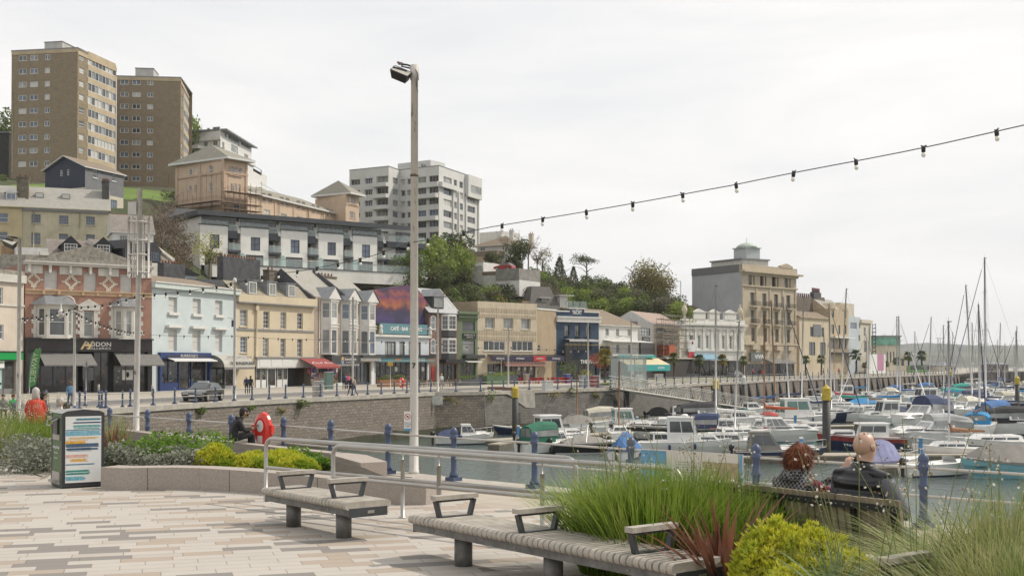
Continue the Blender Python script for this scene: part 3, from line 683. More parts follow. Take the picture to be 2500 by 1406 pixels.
cy_(fy,fy.L-.1,2.2,zfy,zfy+4.2,Q,pn_('stained_stack',(.17,.15,.11),.9,.3,2,stain=.5),1.5,1.0,2)
fc=FP(273,149,373,151);zc1,zc0=fc.z(320,568),fc.z(320,600);hc=rz2(fc,[(1022,510,1088,560),(1225,512,1240,560)])
Q=bk_('cottage','small white cottage with mossy slate roof below the lawn','house',fc,6,zc0-2,zc1,WHITE,hc)
for h_ in hc:wn_(fc,h_,Q,cols=3,rows=1,gl=GL[2])
mb=MB();hr_(mb,fc,0,fc.L,0,6,zc1,fc.z(320,526)+.4,bricks('mossy_slate',(.17,.14,.125),(.24,.20,.18),(.08,.07,.06),.3,.2,.012,dirt=.7,dcol=(.25,.23,.19)),.2,False,False,soff=WHITE);mb.build('roof',Q)
mb=MB();fx_(mb,fc,.2,fc.L*.55,-5.8,-3.2,fc.z(320,540),fc.z(320,516),pn_('red_render',(.25,.10,.06),.9,.3,1.5,stain=.4));mb.build('rear_annex',Q)
PEACH=pn_('peach_render',(.55,.42,.31),.85,.07,.8,stain=.1,streak=.2);PEACHD=pn_('peach_trim',(.51,.365,.26),.85,.08,.8)
ROOFG=bricks('grey_green_slate',(.22,.205,.165),(.28,.26,.21),(.12,.11,.09),.35,.22,.012,dirt=.4,dcol=(.15,.14,.08))
def zz4(x,y):return x/3.516+400,y/3.516+280
def rz4(f,l):return[(f.u(400+a/3.516),f.z(400+a/3.516,280+d/3.516),f.u(400+c/3.516),f.z(400+a/3.516,280+b_/3.516))for a,b_,c,d in l]
def archwin(f,h,Q,trim):
 """round-headed window standing in a raised surround"""
 a,b_,c,d=h;r=(c-a)/2;m_=(a+c)/2;mb=MB();n=8
 pts=[f.pt(a,b_,.04),f.pt(c,b_,.04)]+[f.pt(m_+r*cos(pi*k/n),d-r+r*sin(pi*k/n),.04)for k in range(n+1)]
 mb.poly(pts,rnd.choice([GL[1],GL[2],BLIND]))
 for k in range(n):
  t0,t1=pi*k/n,pi*(k+1)/n;R=r+.14
  q=[(m_+r*cos(t0),d-r+r*sin(t0)),(m_+R*cos(t0),d-r+R*sin(t0)),(m_+R*cos(t1),d-r+R*sin(t1)),(m_+r*cos(t1),d-r+r*sin(t1))]
  mb.prism([f.pt(x,z,.02)for x,z in q],f.pt(0,0,.1)-f.pt(0,0,0),trim)
 fx_(mb,f,a-.1,a,.02,.1,b_,d-r,trim);fx_(mb,f,c,c+.1,.02,.1,b_,d-r,trim);fx_(mb,f,a-.15,c+.15,.02,.2,b_-.15,b_,trim)
 fx_(mb,f,m_-.03,m_+.03,.04,.07,b_,d,FRAMEW);fx_(mb,f,a,c,.04,.07,(b_+d)/2-.04,(b_+d)/2+.04,FRAMEW);fx_(mb,f,a,a+.06,.04,.07,b_,d-r,FRAMEW);fx_(mb,f,c-.06,c,.04,.07,b_,d-r,FRAMEW)
 return mb.build('window',Q)
def vict():
 fa=FP(427,222,543,214);fb=FP(543,214,603,218)
 fm=FP(603,220,822,252);fe=FP(774,254,843,249);fe2=FP(843,249,876,253)
 Q=tg('victorian_building','peach rendered Victorian block with two hipped towers behind the modern terrace','apartment block',fb.pt(0,20,0))
 zt=fa.z(543,384);zb=fa.z(500,560);mb=MB()
 ha=rz4(fa,[(210,472,233,522),(254,460,280,518),(210,612,230,660),(256,605,276,655),(384,590,410,660),(388,735,412,800)])
 wh_(mb,fa,0,fa.L,zb,zt,ha,PEACH,.15)
 hb=rz4(fb,[(568,590,584,660),(598,592,620,665),(636,600,654,668),(585,745,655,835)])
 wh_(mb,fb,0,fb.L,zb,zt,hb,PEACH,.15)
 mb.poly([fb.pt(fb.L,zb,0),fb.pt(fb.L,zb,-14),fb.pt(fb.L,zt,-14),fb.pt(fb.L,zt,0)],PEACH);mb.poly([fa.pt(0,zb,-14),fa.pt(0,zb,0),fa.pt(0,zt,0),fa.pt(0,zt,-14)],PEACH)
 hm=[(840,668,868,742),(893,674,921,750),(997,703,1024,775),(1046,712,1073,783),(1140,735,1166,805),(1185,745,1210,812),(1270,768,1293,835),(1312,776,1334,843),(1392,800,1413,862),(1430,812,1449,870),(728,640,748,715),(858,812,905,868),(1000,845,1050,900),(1140,870,1190,930)]
 hm=rz4(fm,hm);zm=fm.z(700,492);wh_(mb,fm,0,fm.L,zb-4,zm,hm,PEACH,.15)
 ze_=fe.z(843,470);wh_(mb,fe,0,fe.L,zb-4,ze_,[],PEACH,.1);h2=rz4(fe2,[(1592,828,1604,888),(1607,832,1625,890),(1630,840,1640,895)])
 wh_(mb,fe2,0,fe2 .L,zb-4,ze_,h2,PEACH,.12);mb.poly([fe2 .pt(fe2 .L,zb,0),fe2 .pt(fe2 .L,zb,-12),fe2 .pt(fe2 .L,ze_,-12),fe2 .pt(fe2 .L,ze_,0)],PEACH);mb.build('wall',Q)
 for f,hs in((fa,ha),(fb,hb),(fm,hm),(fe2,h2)):
  for h_ in hs:wn_(f,h_,Q,cols=2,rows=2,blind=.25,sill=PEACHD,ft=.11)
 for x0,y0,x1,y1 in((388,440,412,515),):archwin(fa,rz4(fa,[(x0,y0,x1,y1)])[0],Q,PEACHD)
 for x0,y0,x1,y1 in((556,440,584,512),(597,448,622,520),(634,458,658,526)):archwin(fb,rz4(fb,[(x0,y0,x1,y1)])[0],Q,PEACHD)
 for x0,y0,x1,y1 in((1585,700,1600,762),(1607,708,1621,768),(1630,715,1643,772)):archwin(fe2,rz4(fe2,[(x0,y0,x1,y1)])[0],Q,PEACHD)
 mb=MB()
 for f,us in((fa,(0,.48,.97)),(fb,(.02,.9))):
  for k in us:fx_(mb,f,f.L*k,f.L*k+f.L*.035+.25,.005,.12,zb,zt-.1,PEACHD)
 zs=fa.z(543,420);zs=fa.z(500,425)
 for f in(fa,fb):fx_(mb,f,0,f.L,.008,.16,zs-.3,zs,PEACHD);fx_(mb,f,0,f.L,.008,.10,zt-.6,zt-.15,PEACHD)
 for px in(668,714,752,788):u=fm.u(px);fx_(mb,fm,u,u+.55,.005,.12,zb,zm-.1,PEACHD)
 fx_(mb,fm,0,fm.L,.008,.1,zm-.55,zm-.15,PEACHD);fx_(mb,fe2,0,fe2 .L,.008,.1,fe2 .z(843,500),fe2 .z(843,500)+.3,PEACHD);mb.build('trim',Q)
 def pyr(f,fb_,ze,zr,name):
  c=[f.pt(-1,ze,1),fb_.pt(0,ze,1.3),fb_.pt(fb_.L+1,ze,1)];c.append(c[0]+c[2]-c[1])
  cen=(c[0]+c[1]+c[2]+c[3])/4;ap=Vector((cen.x,cen.y,zr));mb=MB();dn=Vector((0,0,-.35))
  for k in range(4):mb.poly([c[k],c[(k+1)%4],ap],ROOFG);mb.poly([c[k]+dn,c[(k+1)%4]+dn,c[(k+1)%4],c[k]],FRAMEW)
  mb.poly([p+dn for p in reversed(c)],FRAMEW);mb.build(name,Q)
 pyr(fa,fb,zt,fa.z(543,384)+3.3,'roof');pyr(fe,fe2,ze_,ze_+3.2,'roof')
 mb=MB();hr_(mb,fm,-.5,fm.L,0,11,zm,zm+2.7,ROOFG,.6,True,True,soff=FRAMEW,th=.25)
 mb.build('roof',Q)
 mb=MB()
 for px in(632,678,748,783):u=fm.u(px);p=fm.pt(u,zm-.2,.2);mb.tube([p,(p.x,p.y,zb)],.07,CREAMP,6)
 mb.build('drain_pipe',Q)
 return fa,fb,zb
vfa,vfb,vzb=vict()
RUST=pn_('rusty_tube',(.25,.17,.12),.7,.3,2);PLK=pn_('scaffold_board',(.25,.17,.10),.9,.3,2)
def scaffold(label,f,u0,u1,w0,w1,z0,z1,nx,lifts,tube=None,extra=0,fac=None):
 Q=tg('scaffolding',label,'scaffolding',f.pt((u0+u1)/2,z0,w1));tb=tube or RUST
 for i in range(nx+1):
  u=u0+(u1-u0)*i/nx
  for w_ in(w0,w1):
   mb=MB();mb.tube([f.pt(u,z0,w_),f.pt(u,z1+extra*rnd.random(),w_)],.03,tb,4);mb.build('upright',Q)
 for z in lifts:
  mb=MB()
  for w_ in(w0,w1):
   for dz in(0,.9):mb.tube([f.pt(u0-.3,z+dz,w_),f.pt(u1+.3,z+dz,w_)],.03,tb,4)
  for i in range(nx+1):u=u0+(u1-u0)*i/nx;mb.tube([f.pt(u,z,w0-.2),f.pt(u,z,w1+.2)],.03,tb,4)
  mb.build('ledger',Q);mb=MB();fx_(mb,f,u0,u1,w0+.1,w1-.1,z+.05,z+.11,PLK);mb.build('board_deck',Q)
 return Q
scaffold('rusty scaffolding round the corner of the peach building',vfb,-.5,vfb.L+1.5,.4,2.2,vfb.z(543,525),vfb.z(543,462),6,[vfb.z(543,512),vfb.z(543,497),vfb.z(543,470)],extra=2)
scaffold('thin scaffolding along the shaded side wall of the peach building',vfa,0,vfa.L,.4,1.6,vfa.z(500,530),vfa.z(500,480),5,[vfa.z(500,509),vfa.z(500,498)],extra=5)
def villa():
 fa=FP(470,291,536,288);fb=FP(536,288,612,312);zt=fa.z(536,318);zb=fa.z(536,420)
 Q=tg('villa','white clifftop villa with flat overhanging roof above the peach building','house',fa.pt(fa.L,zb,0));mb=MB()
 ha=rz4(fa,[(332,232,368,275),(413,226,452,270),(362,118,383,152),(410,110,472,148)])
 hb=rz4(fb,[(492,228,512,278),(570,245,628,340),(683,328,718,380),(515,143,532,190),(545,150,640,215),(655,215,735,255)])
 wh_(mb,fa,0,fa.L,zb-3,zt,ha,WHITE,.2);wh_(mb,fb,0,fb.L,zb-12,zt,hb,WHITE,.2);mb.poly([fa.pt(0,zb,-12),fa.pt(0,zb,0),fa.pt(0,zt,0),fa.pt(0,zt,-12)],WHITE);mb.poly([fb.pt(fb.L,zb-12,0),fb.pt(fb.L,zb-12,-10),fb.pt(fb.L,zt,-10),fb.pt(fb.L,zt,0)],WHITE);mb.build('wall',Q)
 for h_ in ha:wn_(fa,h_,Q,cols=2,rows=1,gl=GL[2],ft=.1)
 for h_ in hb:wn_(fb,h_,Q,cols=3,rows=1,gl=GL[2],ft=.1)
 mb=MB();c=[fa.pt(-1.5,zt,1.3),fb.pt(0,zt,1.6),fb.pt(fb.L+1.5,zt,1.2),fa.pt(-1.5,zt,-14)];d=[p+Vector((0,0,.35))for p in c];mb.hexa(c+d,LEADR)
 cen=(c[0]+c[1]+c[2]+c[3])/4+Vector((0,0,1.2))
 for k in range(4):mb.poly([d[k],d[(k+1)%4],cen],SLATE)
 mb.build('roof',Q)
 mb=MB();zf=fa.z(536,334);fx_(mb,fa,-1,fa.L+.3,.01,.5,zf-.8,zf,WHITE);fx_(mb,fb,0,fb.L+.3,.01,1.0,zf-3.4,zf-2.6,WHITE);fx_(mb,fa,fa.u(478),fa.u(500),.01,3,zf-3,zf-2.2,WHITE);mb.build('balcony',Q)
 ft_=FP(603,300,650,318);z=ft_.z(603,402);mb=MB();mb_g=MB()
 wh_(mb,ft_,0,ft_.L,z-12,z,rz4(ft_,[(760,430,835,480)]),WHITE,.3);mb.poly([ft_.pt(ft_.L,z-12,0),ft_.pt(ft_.L,z-12,-9),ft_.pt(ft_.L,z,-9),ft_.pt(ft_.L,z,0)],WHITE)
 mb.poly([ft_.pt(0,z,0),ft_.pt(ft_.L,z,0),ft_.pt(ft_.L,z,-9),ft_.pt(0,z,-9)],LEADR)
 fx_(mb,ft_,-1,ft_.L+.5,.01,3.5,z-6.2,z-5.8,WHITE);fx_(mb,ft_,-1,ft_.L*.9,3.5,3.6,z-9,z-5.8,STONE)
 for a,b_ in((-1,ft_.L+.5),):mb_g.poly([ft_.pt(a,z-5.8,3.45),ft_.pt(b_,z-5.8,3.45),ft_.pt(b_,z-4.7,3.45),ft_.pt(a,z-4.7,3.45)],clearglass('balcony_glass',(.55,.66,.64),.35));mb_g.tube([ft_.pt(a,z-4.7,3.45),ft_.pt(b_,z-4.7,3.45)],.05,STEEL,5)
 mb.build('lower_terrace',Q);mb_g.build('balustrade',Q)
villa()
def modern():
 WR=pn_('white_render',(.72,.70,.66),.8,.06,.5,stain=.12,streak=.2);DK=pn_('dark_cladding',(.055,.06,.068),.5,.12,1)
 f=FP(490,186,968,207);Q=tg('terraced_flats','modern white terrace of five bays with dark overhanging roof and glass balconies','terrace',f.pt(f.L/2,15,0))
 zt=f.z(490,541);zb=f.z(490,642);ztop=f.z(490,528)
 un=[(303,545,655),(655,895,1003),(1003,1230,1325),(1325,1538,1623),(1623,1830,1905)]
 glz=[GL[0],GL[3],GL[1]];bg=clearglass('balcony_glass',(.55,.66,.64),.35)
 q=lambda x:f.u(400+x/3.516);z4=lambda y:f.z(400+303/3.516,280+y/3.516)
 ztb,zr1=z4(940),z4(1150);z_mid,z_bt,z_slab=z4(1145),z4(1160),z4(1290)
 mb=MB();rc=-2.2;ue=q(1905)
 for a,b_,c in un:
  ua,ub=q(a),q(b_);h1=(ua+(ub-ua)*.36,z4(1140),ua+(ub-ua)*.70,z4(1020));h2=(ua+(ub-ua)*.18,z_slab+.05,ua+(ub-ua)*.82,z4(1178))
  wh_(mb,f,ua,ub,z_slab,ztb,[h1,h2],WR,.2);mb.poly([f.pt(ub,z_slab,0),f.pt(ub,z_slab,rc),f.pt(ub,ztb,rc),f.pt(ub,ztb,0)],WR);mb.poly([f.pt(ua,z_slab,rc),f.pt(ua,z_slab,0),f.pt(ua,ztb,0),f.pt(ua,ztb,rc)],WR)
  mb.poly([f.pt(ua,ztb,0),f.pt(ub,ztb,0),f.pt(ub,ztb,rc-2),f.pt(ua,ztb,rc-2)],DK)
  wn_(f,h1,Q,w=-.15,frame=FRAMED,cols=2,rows=2,gl=glz[2],bars=.08,ft=.1);wn_(f,h2,Q,w=-.15,frame=FRAMED,cols=4,rows=1,gl=glz[0],ft=.08)
  m2=MB();fx_(m2,f,ua-.15,ub+.1,-.25,.12,ztb+.002,ztb+.16,DK);m2 .build('parapet_cap',Q)
 wh_(mb,f,-1.2,ue,z_slab,zt+.4,[],WR,.2,w=rc)
 for a,b_,c in un:
  uc=q(c);P=[f.pt(uc-.45,ztb-1,0),f.pt(uc-.45,zt+.5,rc+1.3),f.pt(uc-.45,zt+.5,rc-1),f.pt(uc-.45,ztb-1,rc-1)];mb.prism(P,f.U3()*.5,WR)
 fe=Face(f.pt(-5.2,0,-6.5).xy,f.pt(0,0,0).xy)
 mb.poly([fe.pt(0,zb-5,0),fe.pt(fe.L,zb-5,0),fe.pt(fe.L,zt+.9,0),fe.pt(0,zt-1,0)],WR);mb.build('wall',Q)
 for a,b_,c in un:
  ub,uc=q(b_),q(c)-.45
  wn_(f,(ub+.1,z_mid+.1,uc,z4(1040)),Q,w=rc+.08,frame=FRAMED,cols=3,rows=1,gl=glz[0]);wn_(f,(ub+.1,z_slab+.1,uc,z4(1190)),Q,w=rc+.08,frame=FRAMED,cols=3,rows=1,gl=glz[0])
  m4=MB();fx_(m4,f,q(a)+.05,uc,rc+.01,-.75,ztb+.17,zt+1.0,WR);m4 .build('penthouse_wall',Q);wn_(f,(q(a)+.25,ztb+.3,uc-.15,zt+.8),Q,w=-.70,frame=FRAMED,cols=7,rows=1,gl=glz[1],name='window_strip',ft=.08)
  m2=MB();fx_(m2,f,ub,uc+.2,rc+.1,-.25,z4(1040),z4(975),DK);fx_(m2,f,ub,uc+.35,rc+.1,.35,z_mid-.35,z_mid,DK);m2 .build('balcony',Q)
  m3=MB()
  for z,w_ in((z_mid,.3),(z4(975),-.3)):m3 .poly([f.pt(ub,z,w_),f.pt(uc+.3,z,w_),f.pt(uc+.3,z+1.05,w_),f.pt(ub,z+1.05,w_)],bg);m3 .tube([f.pt(ub,z+1.07,w_),f.pt(uc+.3,z+1.07,w_)],.035,STEEL,5)
  m3 .poly([f.pt(q(a),ztb+.16,-.1),f.pt(ub,ztb+.16,-.1),f.pt(ub,ztb+.75,-.1),f.pt(q(a),ztb+.75,-.1)],bg);m3 .build('balustrade',Q)
 mb=MB();nR=[f.pt(-5.8,zt-.6,-7.5),f.pt(-1.0,zt+1.0,.9),f.pt(ue+4.5,zt+1.0,.9),f.pt(ue+4.5,zt+2.2,-9),f.pt(-1,zt+2.2,-9)];up=Vector((0,0,.75))
 n_=len(nR);mb.poly(list(reversed(nR)),DK);mb.poly([p+up for p in nR],DK)
 for k in range(n_):mb.poly([nR[k],nR[(k+1)%n_],nR[(k+1)%n_]+up,nR[k]+up],DK)
 mb.build('roof',Q)
 mb=MB();fx_(mb,f,q(340),ue+6.5,.2,3.4,z_slab-2.0,z_slab-.002,WR);fx_(mb,f,q(340)-.1,ue+6.6,3.35,3.5,z_slab-.001,z_slab+.12,DK)
 mb.poly([f.pt(q(340),z_slab-8,-1),f.pt(ue+6,z_slab-8,-1),f.pt(ue+6,z_slab-2,-1),f.pt(q(340),z_slab-2,-1)],bricks('rubble',(.21,.17,.13),(.32,.27,.21),(.12,.10,.08),.5,.25,.03,dirt=.5));mb.build('terrace_slab',Q)
 mb=MB()
 for k in range(5):
  u=q((620,960,1290,1590,1880)[k]);fx_(mb,f,u,u+2.2,-.999,-.95,z_slab-4.4,z_slab-2.6,GL[0])
 mb.build('undercroft_opening',Q)
 mb=MB();mb.poly([f.pt(q(440),z_slab+.12,3.42),f.pt(ue+6.3,z_slab+.12,3.42),f.pt(ue+6.3,z_slab+1.25,3.42),f.pt(q(440),z_slab+1.25,3.42)],bg);mb.tube([f.pt(q(440),z_slab+1.27,3.42),f.pt(ue+6.3,z_slab+1.27,3.42)],.04,STEEL,5)
 for a,b_,c in un[:4]:u=q(c)-.3;mb.poly([f.pt(u,z_slab,.1),f.pt(u,z_slab,2.6),f.pt(u,z_slab+1.6,2.6),f.pt(u,z_slab+2.1,1.6),f.pt(u,z_slab+2.1,.1)],clearglass('green_glass',(.25,.50,.50),.6))
 mb.build('balustrade',Q)
 ur=ue+.5;m4=MB();fx_(m4,f,ur-.4,ur+2.2,-8,rc+.9,z_slab,zt+.5,WR);fx_(m4,f,ur+2.2,ur+6.5,-8,rc-.2,z_slab,zt-.4,WR);m4 .build('end_wing',Q)
 for z,h in((z_slab,2.4),(z_mid,2.3),(z4(975),2.0)):
  wn_(f,(ur+2.8,z+.1,ur+6,z+h),Q,w=rc-.1,frame=FRAMED,cols=3,rows=1,gl=glz[0])
  if z>z_slab:
   m2=MB();fx_(m2,f,ur-.2,ur+7.6,rc-.3,0,z-.9,z,DK);m2 .build('balcony',Q);m3=MB();m3 .poly([f.pt(ur,z,-.1),f.pt(ur+7.5,z,-.1),f.pt(ur+7.5,z+1.1,-.1),f.pt(ur,z+1.1,-.1)],bg);m3 .tube([f.pt(ur,z+1.12,-.1),f.pt(ur+7.5,z+1.12,-.1)],.035,STEEL,5);m3 .build('balustrade',Q)
 fs_=MB();u=q(375);fx_(fs_,f,u,u+1.9,3.44,3.48,z_slab+.1,z_slab+1.15,pn_('red_banner',(.45,.02,.035),.7));fs_.build('banner',Q)
modern()
def flats():
 WT=pn_('white_concrete',(.58,.575,.55),.75,.06,.3,streak=.3)
 zx=lambda x:800+x/4.136;zy=lambda y:380+y/4.136
 f1=FP(zx(215),295,zx(612),289);f2=FP(zx(612),289,zx(722),294.7);f3=FP(zx(722),294.7,zx(1122),287.9);f4=FP(zx(1122),287.9,zx(1522),309)
 Q=tg('apartment_block','white nine storey apartment block with stepped balconies on the hilltop','apartment block',f3 .pt(0,30,0));zt=f1 .z(zx(612),zy(110));zb=22
 fh=(f1 .z(zx(400),zy(240))-f1 .z(zx(400),zy(812-10)))/5.0
 rows=[f1 .z(zx(612),zy(266))-fh*k for k in range(7)]
 mb=MB();allw=[]
 def rr(f,cols,h,rws=rows,dz=0):return[(f.u(zx(a)),z+dz,f.u(zx(b_)),z+dz+h)for z in rws for a,b_ in cols]
 w1=rr(f1,[(228,322),(370,448)],1.35);b1=rr(f1,[(488,606)],1.75,dz=-.2)
 w2=rr(f2,[(655,712)],1.5);w3=rr(f3,[(735,780),(800,838)],1.4);w3b=rr(f3,[(905,992)],1.5);b3=rr(f3,[(1020,1116)],1.5)
 w4=rr(f4,[(1168,1252),(1410,1488)],1.6);w4b=rr(f4,[(1272,1304),(1330,1365)],1.6)
 wh_(mb,f1,0,f1 .L,zb,zt,w1+b1,WT,.5);wh_(mb,f2,0,f2 .L,zb,zt,w2,WT,.25);wh_(mb,f3,0,f3 .L,zb,zt,w3+w3b+b3,WT,.35);wh_(mb,f4,0,f4 .L,zb,zt,w4+w4b,WT,.3)
 P=[f1 .A,f1 .B,f2 .B,f3 .B,f4 .B,f4 .B+Vector((-20,26)),f1 .A+Vector((-2,26))];mb.poly([(p.x,p.y,zt-.3)for p in P],LEADR)
 mb.poly([(f1 .A.x,f1 .A.y,zb),(f1 .A.x,f1 .A.y,zt),(P[-1].x,P[-1].y,zt),(P[-1].x,P[-1].y,zb)],WT);mb.poly([(f4 .B.x,f4 .B.y,zb),(P[5].x,P[5].y,zb),(P[5].x,P[5].y,zt),(f4 .B.x,f4 .B.y,zt)],WT)
 mb.build('wall',Q)
 for h_ in w1:wn_(f1,h_,Q,w=-.4,frame=FRAMEW,cols=3,rows=1,gl=rnd.choice([GL[0],GL[3],GL[1]]),ft=.09,bars=.08)
 for h_ in b1:wn_(f1,h_,Q,w=-.45,frame=FRAMEW,cols=3,rows=1,gl=rnd.choice(GL),ft=.08)
 for h_ in w2:wn_(f2,h_,Q,w=-.2,cols=3,rows=1,gl=rnd.choice(GL),ft=.08)
 for h_ in w3+w3b+b3:wn_(f3,h_,Q,w=-.3,cols=3,rows=1,blind=.1,ft=.08)
 for h_ in w4+w4b:wn_(f4,h_,Q,w=-.25,cols=3,rows=1,blind=.15,ft=.08)
 for z in rows:
  m2=MB();u0,u1=f1 .u(zx(470)),f1 .L+.1;fx_(m2,f1,u0,u1,.01,1.3,z-1.15,z-.2,WT);m2 .build('balcony',Q)
 for z in(rows[1],rows[3]):m2=MB();fx_(m2,f3,f3 .u(zx(910)),f3 .L-.1,.01,1.3,z-1.25,z-.25,WT);m2 .build('balcony',Q)
 m2=MB()
 for u in(f4 .u(zx(1255)),f4 .u(zx(1312)),f4 .u(zx(1385)),f4 .L-.6):fx_(m2,f4,u,u+.45,.01,.35,zb,zt-4.9,WT)
 fx_(m2,f4,0,f4 .u(zx(1270)),.012,.9,zt-5.1,zt-3.9,WT);fx_(m2,f4,f4 .u(zx(1385)),f4 .L+.1,.012,1.0,zt-5.6,zt-.02,WT)
 fx_(m2,f3,f3 .u(zx(900)),f3 .L,.012,.7,zt-5.1,zt-3.9,WT);m2 .build('pilaster',Q)
 wn_(f4,(f4 .u(zx(1410)),zt-4.3,f4 .L-.5,zt-2.4),Q,w=1.05,cols=5,rows=1,gl=GL[2],ft=.08);
 m2=MB()
 for f in(f1,f2,f3,f4):fx_(m2,f,-.05,f.L+.05,-.25,.08,zt+.002,zt+.14,FRAMEB)
 m2 .build('roof_edge',Q)
 m2=MB();fx_(m2,f3,-3,f3 .u(zx(960)),-9,-3,zt-.28,zt+2.3,WT);fx_(m2,f3,f3 .u(zx(905)),f3 .u(zx(922)),-2.5,-1.5,zt-.2,zt+1.2,LEADR);m2 .build('lift_housing',Q)
flats()
def hhouse():
 fa=FP(1166,295,1248,290);fb=FP(1248,290,1272,300);z0,z1=fa.z(1200,680),fa.z(1200,600);Q=tg('house','white house with brown hipped roof and tall chimneys right of the white flats','house',fa.pt(fa.L,z0,0));mb=MB()
 h=[(fa.u(1172),fa.z(1172,612),fa.u(1184),fa.z(1172,606))]
 wh_(mb,fa,0,fa.L,z0,z1,h,WHITE);wh_(mb,fb,0,fb.L,z0,z1,[],WHITE);mb.build('wall',Q);wn_(fa,h[0],Q)
 mb=MB();hr_(mb,fa,-1,fa.L+1,-.6,11,z1,z1+2.9,TILEB,.3,soff=FRAMEW);mb.build('roof',Q)
 mb=MB();fx_(mb,fa,-2,fa.L*.72,.01,3.5,z0,fa.z(1200,628),STONE);fx_(mb,fa,-2,fa.L*.8,.01,3.6,fa.z(1200,628),fa.z(1200,628)+1.2,TILEB);mb.build('front_extension',Q)
 cy_(fa,fa.u(1229),4,z1,fa.z(1229,560),Q,WHITE,1.1,.8,2);cy_(fa,fa.u(1262),7,z1,fa.z(1262,566),Q,CREAMP,1.1,.8,2)
 f2_=FP(1166,320,1225,315);mb=MB();fx_(mb,f2_,0,f2_.L,-8,0,20,f2_.z(1200,566),WHITE);mb.build('rear_block',Q)
hhouse()
def twalls():
 f=FP(1148,232,1275,226);Q=tg('garden_terrace','white retaining walls with parking deck on the wooded slope','retaining wall',f.pt(0,10,0));mb=MB()
 z=f.z;fx_(mb,f,0,f.u(1180),-6,0,z(1160,710),z(1160,641),WHITE);fx_(mb,f,f.u(1180)+.01,f.u(1218),-6,.3,z(1200,712),z(1200,672),WHITE)
 fx_(mb,f,f.u(1218)+.01,f.L,-7,1.2,z(1250,685),z(1250,657),pn_('grey_blockwork',(.25,.235,.215),.9,.2,1,stain=.3));fx_(mb,f,f.u(1218)+.01,f.L,-7,1.1,z(1250,725),z(1250,685),WHITE);mb.build('wall',Q)
 mb=MB();u0,u1=f.u(1158),f.u(1178)
 for k in range(9):fx_(mb,f,u0+(u1-u0)*k/8,u0+(u1-u0)*k/8+.1,.02,.14,z(1165,658),z(1165,650),WHITE)
 fx_(mb,f,u0-.1,u1+.2,.0,.18,z(1165,650),z(1165,650)+.12,WHITE);mb.build('balustrade',Q)
 mb=MB();fx_(mb,f,f.u(1180),f.u(1215),-.1,.02+.35,z(1200,672)+.02,z(1200,663),pn_('timber_rail',(.2,.15,.1),.9));mb.build('timber_rail',Q)
twalls()
def chalet():
 CHS=bricks('dark_slate_roof',(.07,.065,.055),(.11,.10,.085),(.04,.04,.035),.3,.2,.012,dirt=.5)
 f=FP(1292,222,1392,226);Q=tg('chalet','steep dark slate roofed house with glazed balcony above the tan restaurant','house',f.pt(f.L/2,6,0));mb=MB();zb,zr=f.z(1340,760),f.z(1340,697)
 A=[f.pt(-.3,zb,.5),f.pt(f.u(1368),zb,.5),f.pt(f.u(1368),zb,-9),f.pt(-.3,zb,-9)];R=[f.pt(f.u(1318),zr,-3.2),f.pt(f.u(1362),zr,-3.2),f.pt(f.u(1362),zr,-5.2),f.pt(f.u(1318),zr,-5.2)]
 for k in range(4):mb.poly([A[k],A[(k+1)%4],R[(k+1)%4],R[k]],CHS)
 mb.poly(R,CHS);mb.build('roof',Q)
 mb=MB();fx_(mb,f,0,f.L,-9,0,zb-8,zb,pn_('chalet_wall',(.22,.19,.15),.9,.2));mb.build('wall',Q)
 fd=f.off(-.9);u=fd.u(1322);mb=MB();fx_(mb,fd,u,u+1.3,-2.6,0,f.z(1322,742),f.z(1322,727),SLATE);fx_(mb,fd,u-.5,u+1.8,-2.8,.4,f.z(1322,727),f.z(1322,727)+.15,WHITE);d=mb.build('dormer',Q);wn_(fd,(u+.1,f.z(1322,741),u+1.1,f.z(1322,728)),d,w=.05,gl=GL[2],cols=1,rows=1)
 mb=MB();u0,u1=f.u(1370),f.u(1402);fx_(mb,f,u0,u1-1.2,-4,-.5,f.z(1380,752),f.z(1380,722),BLIND);fx_(mb,f,u0-.4,u1,-4.5,0,f.z(1380,722),f.z(1380,720),WHITE);mb.build('sun_room',Q)
 mb=MB();za=f.z(1390,751);g=clearglass('balcony_glass',(.55,.66,.64),.35)
 mb.poly([f.pt(u0+.5,za,1),f.pt(f.u(1427),za,1),f.pt(f.u(1427),za+1.2,1),f.pt(u0+.5,za+1.2,1)],g)
 for k in range(4):uu=u0+.5+(f.u(1427)-u0-.5)*k/3;mb.tube([f.pt(uu,za,1),f.pt(uu,za+1.25,1)],.05,BLACK,5)
 fx_(mb,f,u0-.2,f.u(1428),-2,1.1,za-.25,za,CONC);mb.build('balcony',Q)
 cy_(f,f.u(1287),1,zb-3,f.z(1287,737),Q,STONE,1.4,1.0,2)
chalet()
f=FP(1462,250,1712,272);mb=MB();BRW=bricks('old_brick_wall',(.16,.115,.085),(.22,.165,.125),(.10,.08,.065),.5,.2,.015,dirt=.6)
pts=[(1462,800),(1462,768),(1530,757),(1600,749),(1690,745),(1706,752),(1712,765),(1712,830)]
P=[f.pt(f.u(a),f.z(a,b_),0)for a,b_ in pts];P[0].z=P[-1].z=-2;mb.prism(P,Vector((-.4,1.0,0)),BRW);mb.build('retaining_wall',None,'long old brown retaining wall below the wooded slope, left of the hotel','wall')
f=FP(1572,262,1618,268);mb=MB();fx_(mb,f,0,f.L,-4,0,f.z(1590,752),f.z(1590,735),WHITE);fx_(mb,f,-.2,f.L+.2,-4.2,.2,f.z(1590,735),f.z(1590,735)+.2,FRAMEB);mb.build('garden_hut',None,'small white flat roofed hut standing above the brown retaining wall','hut')
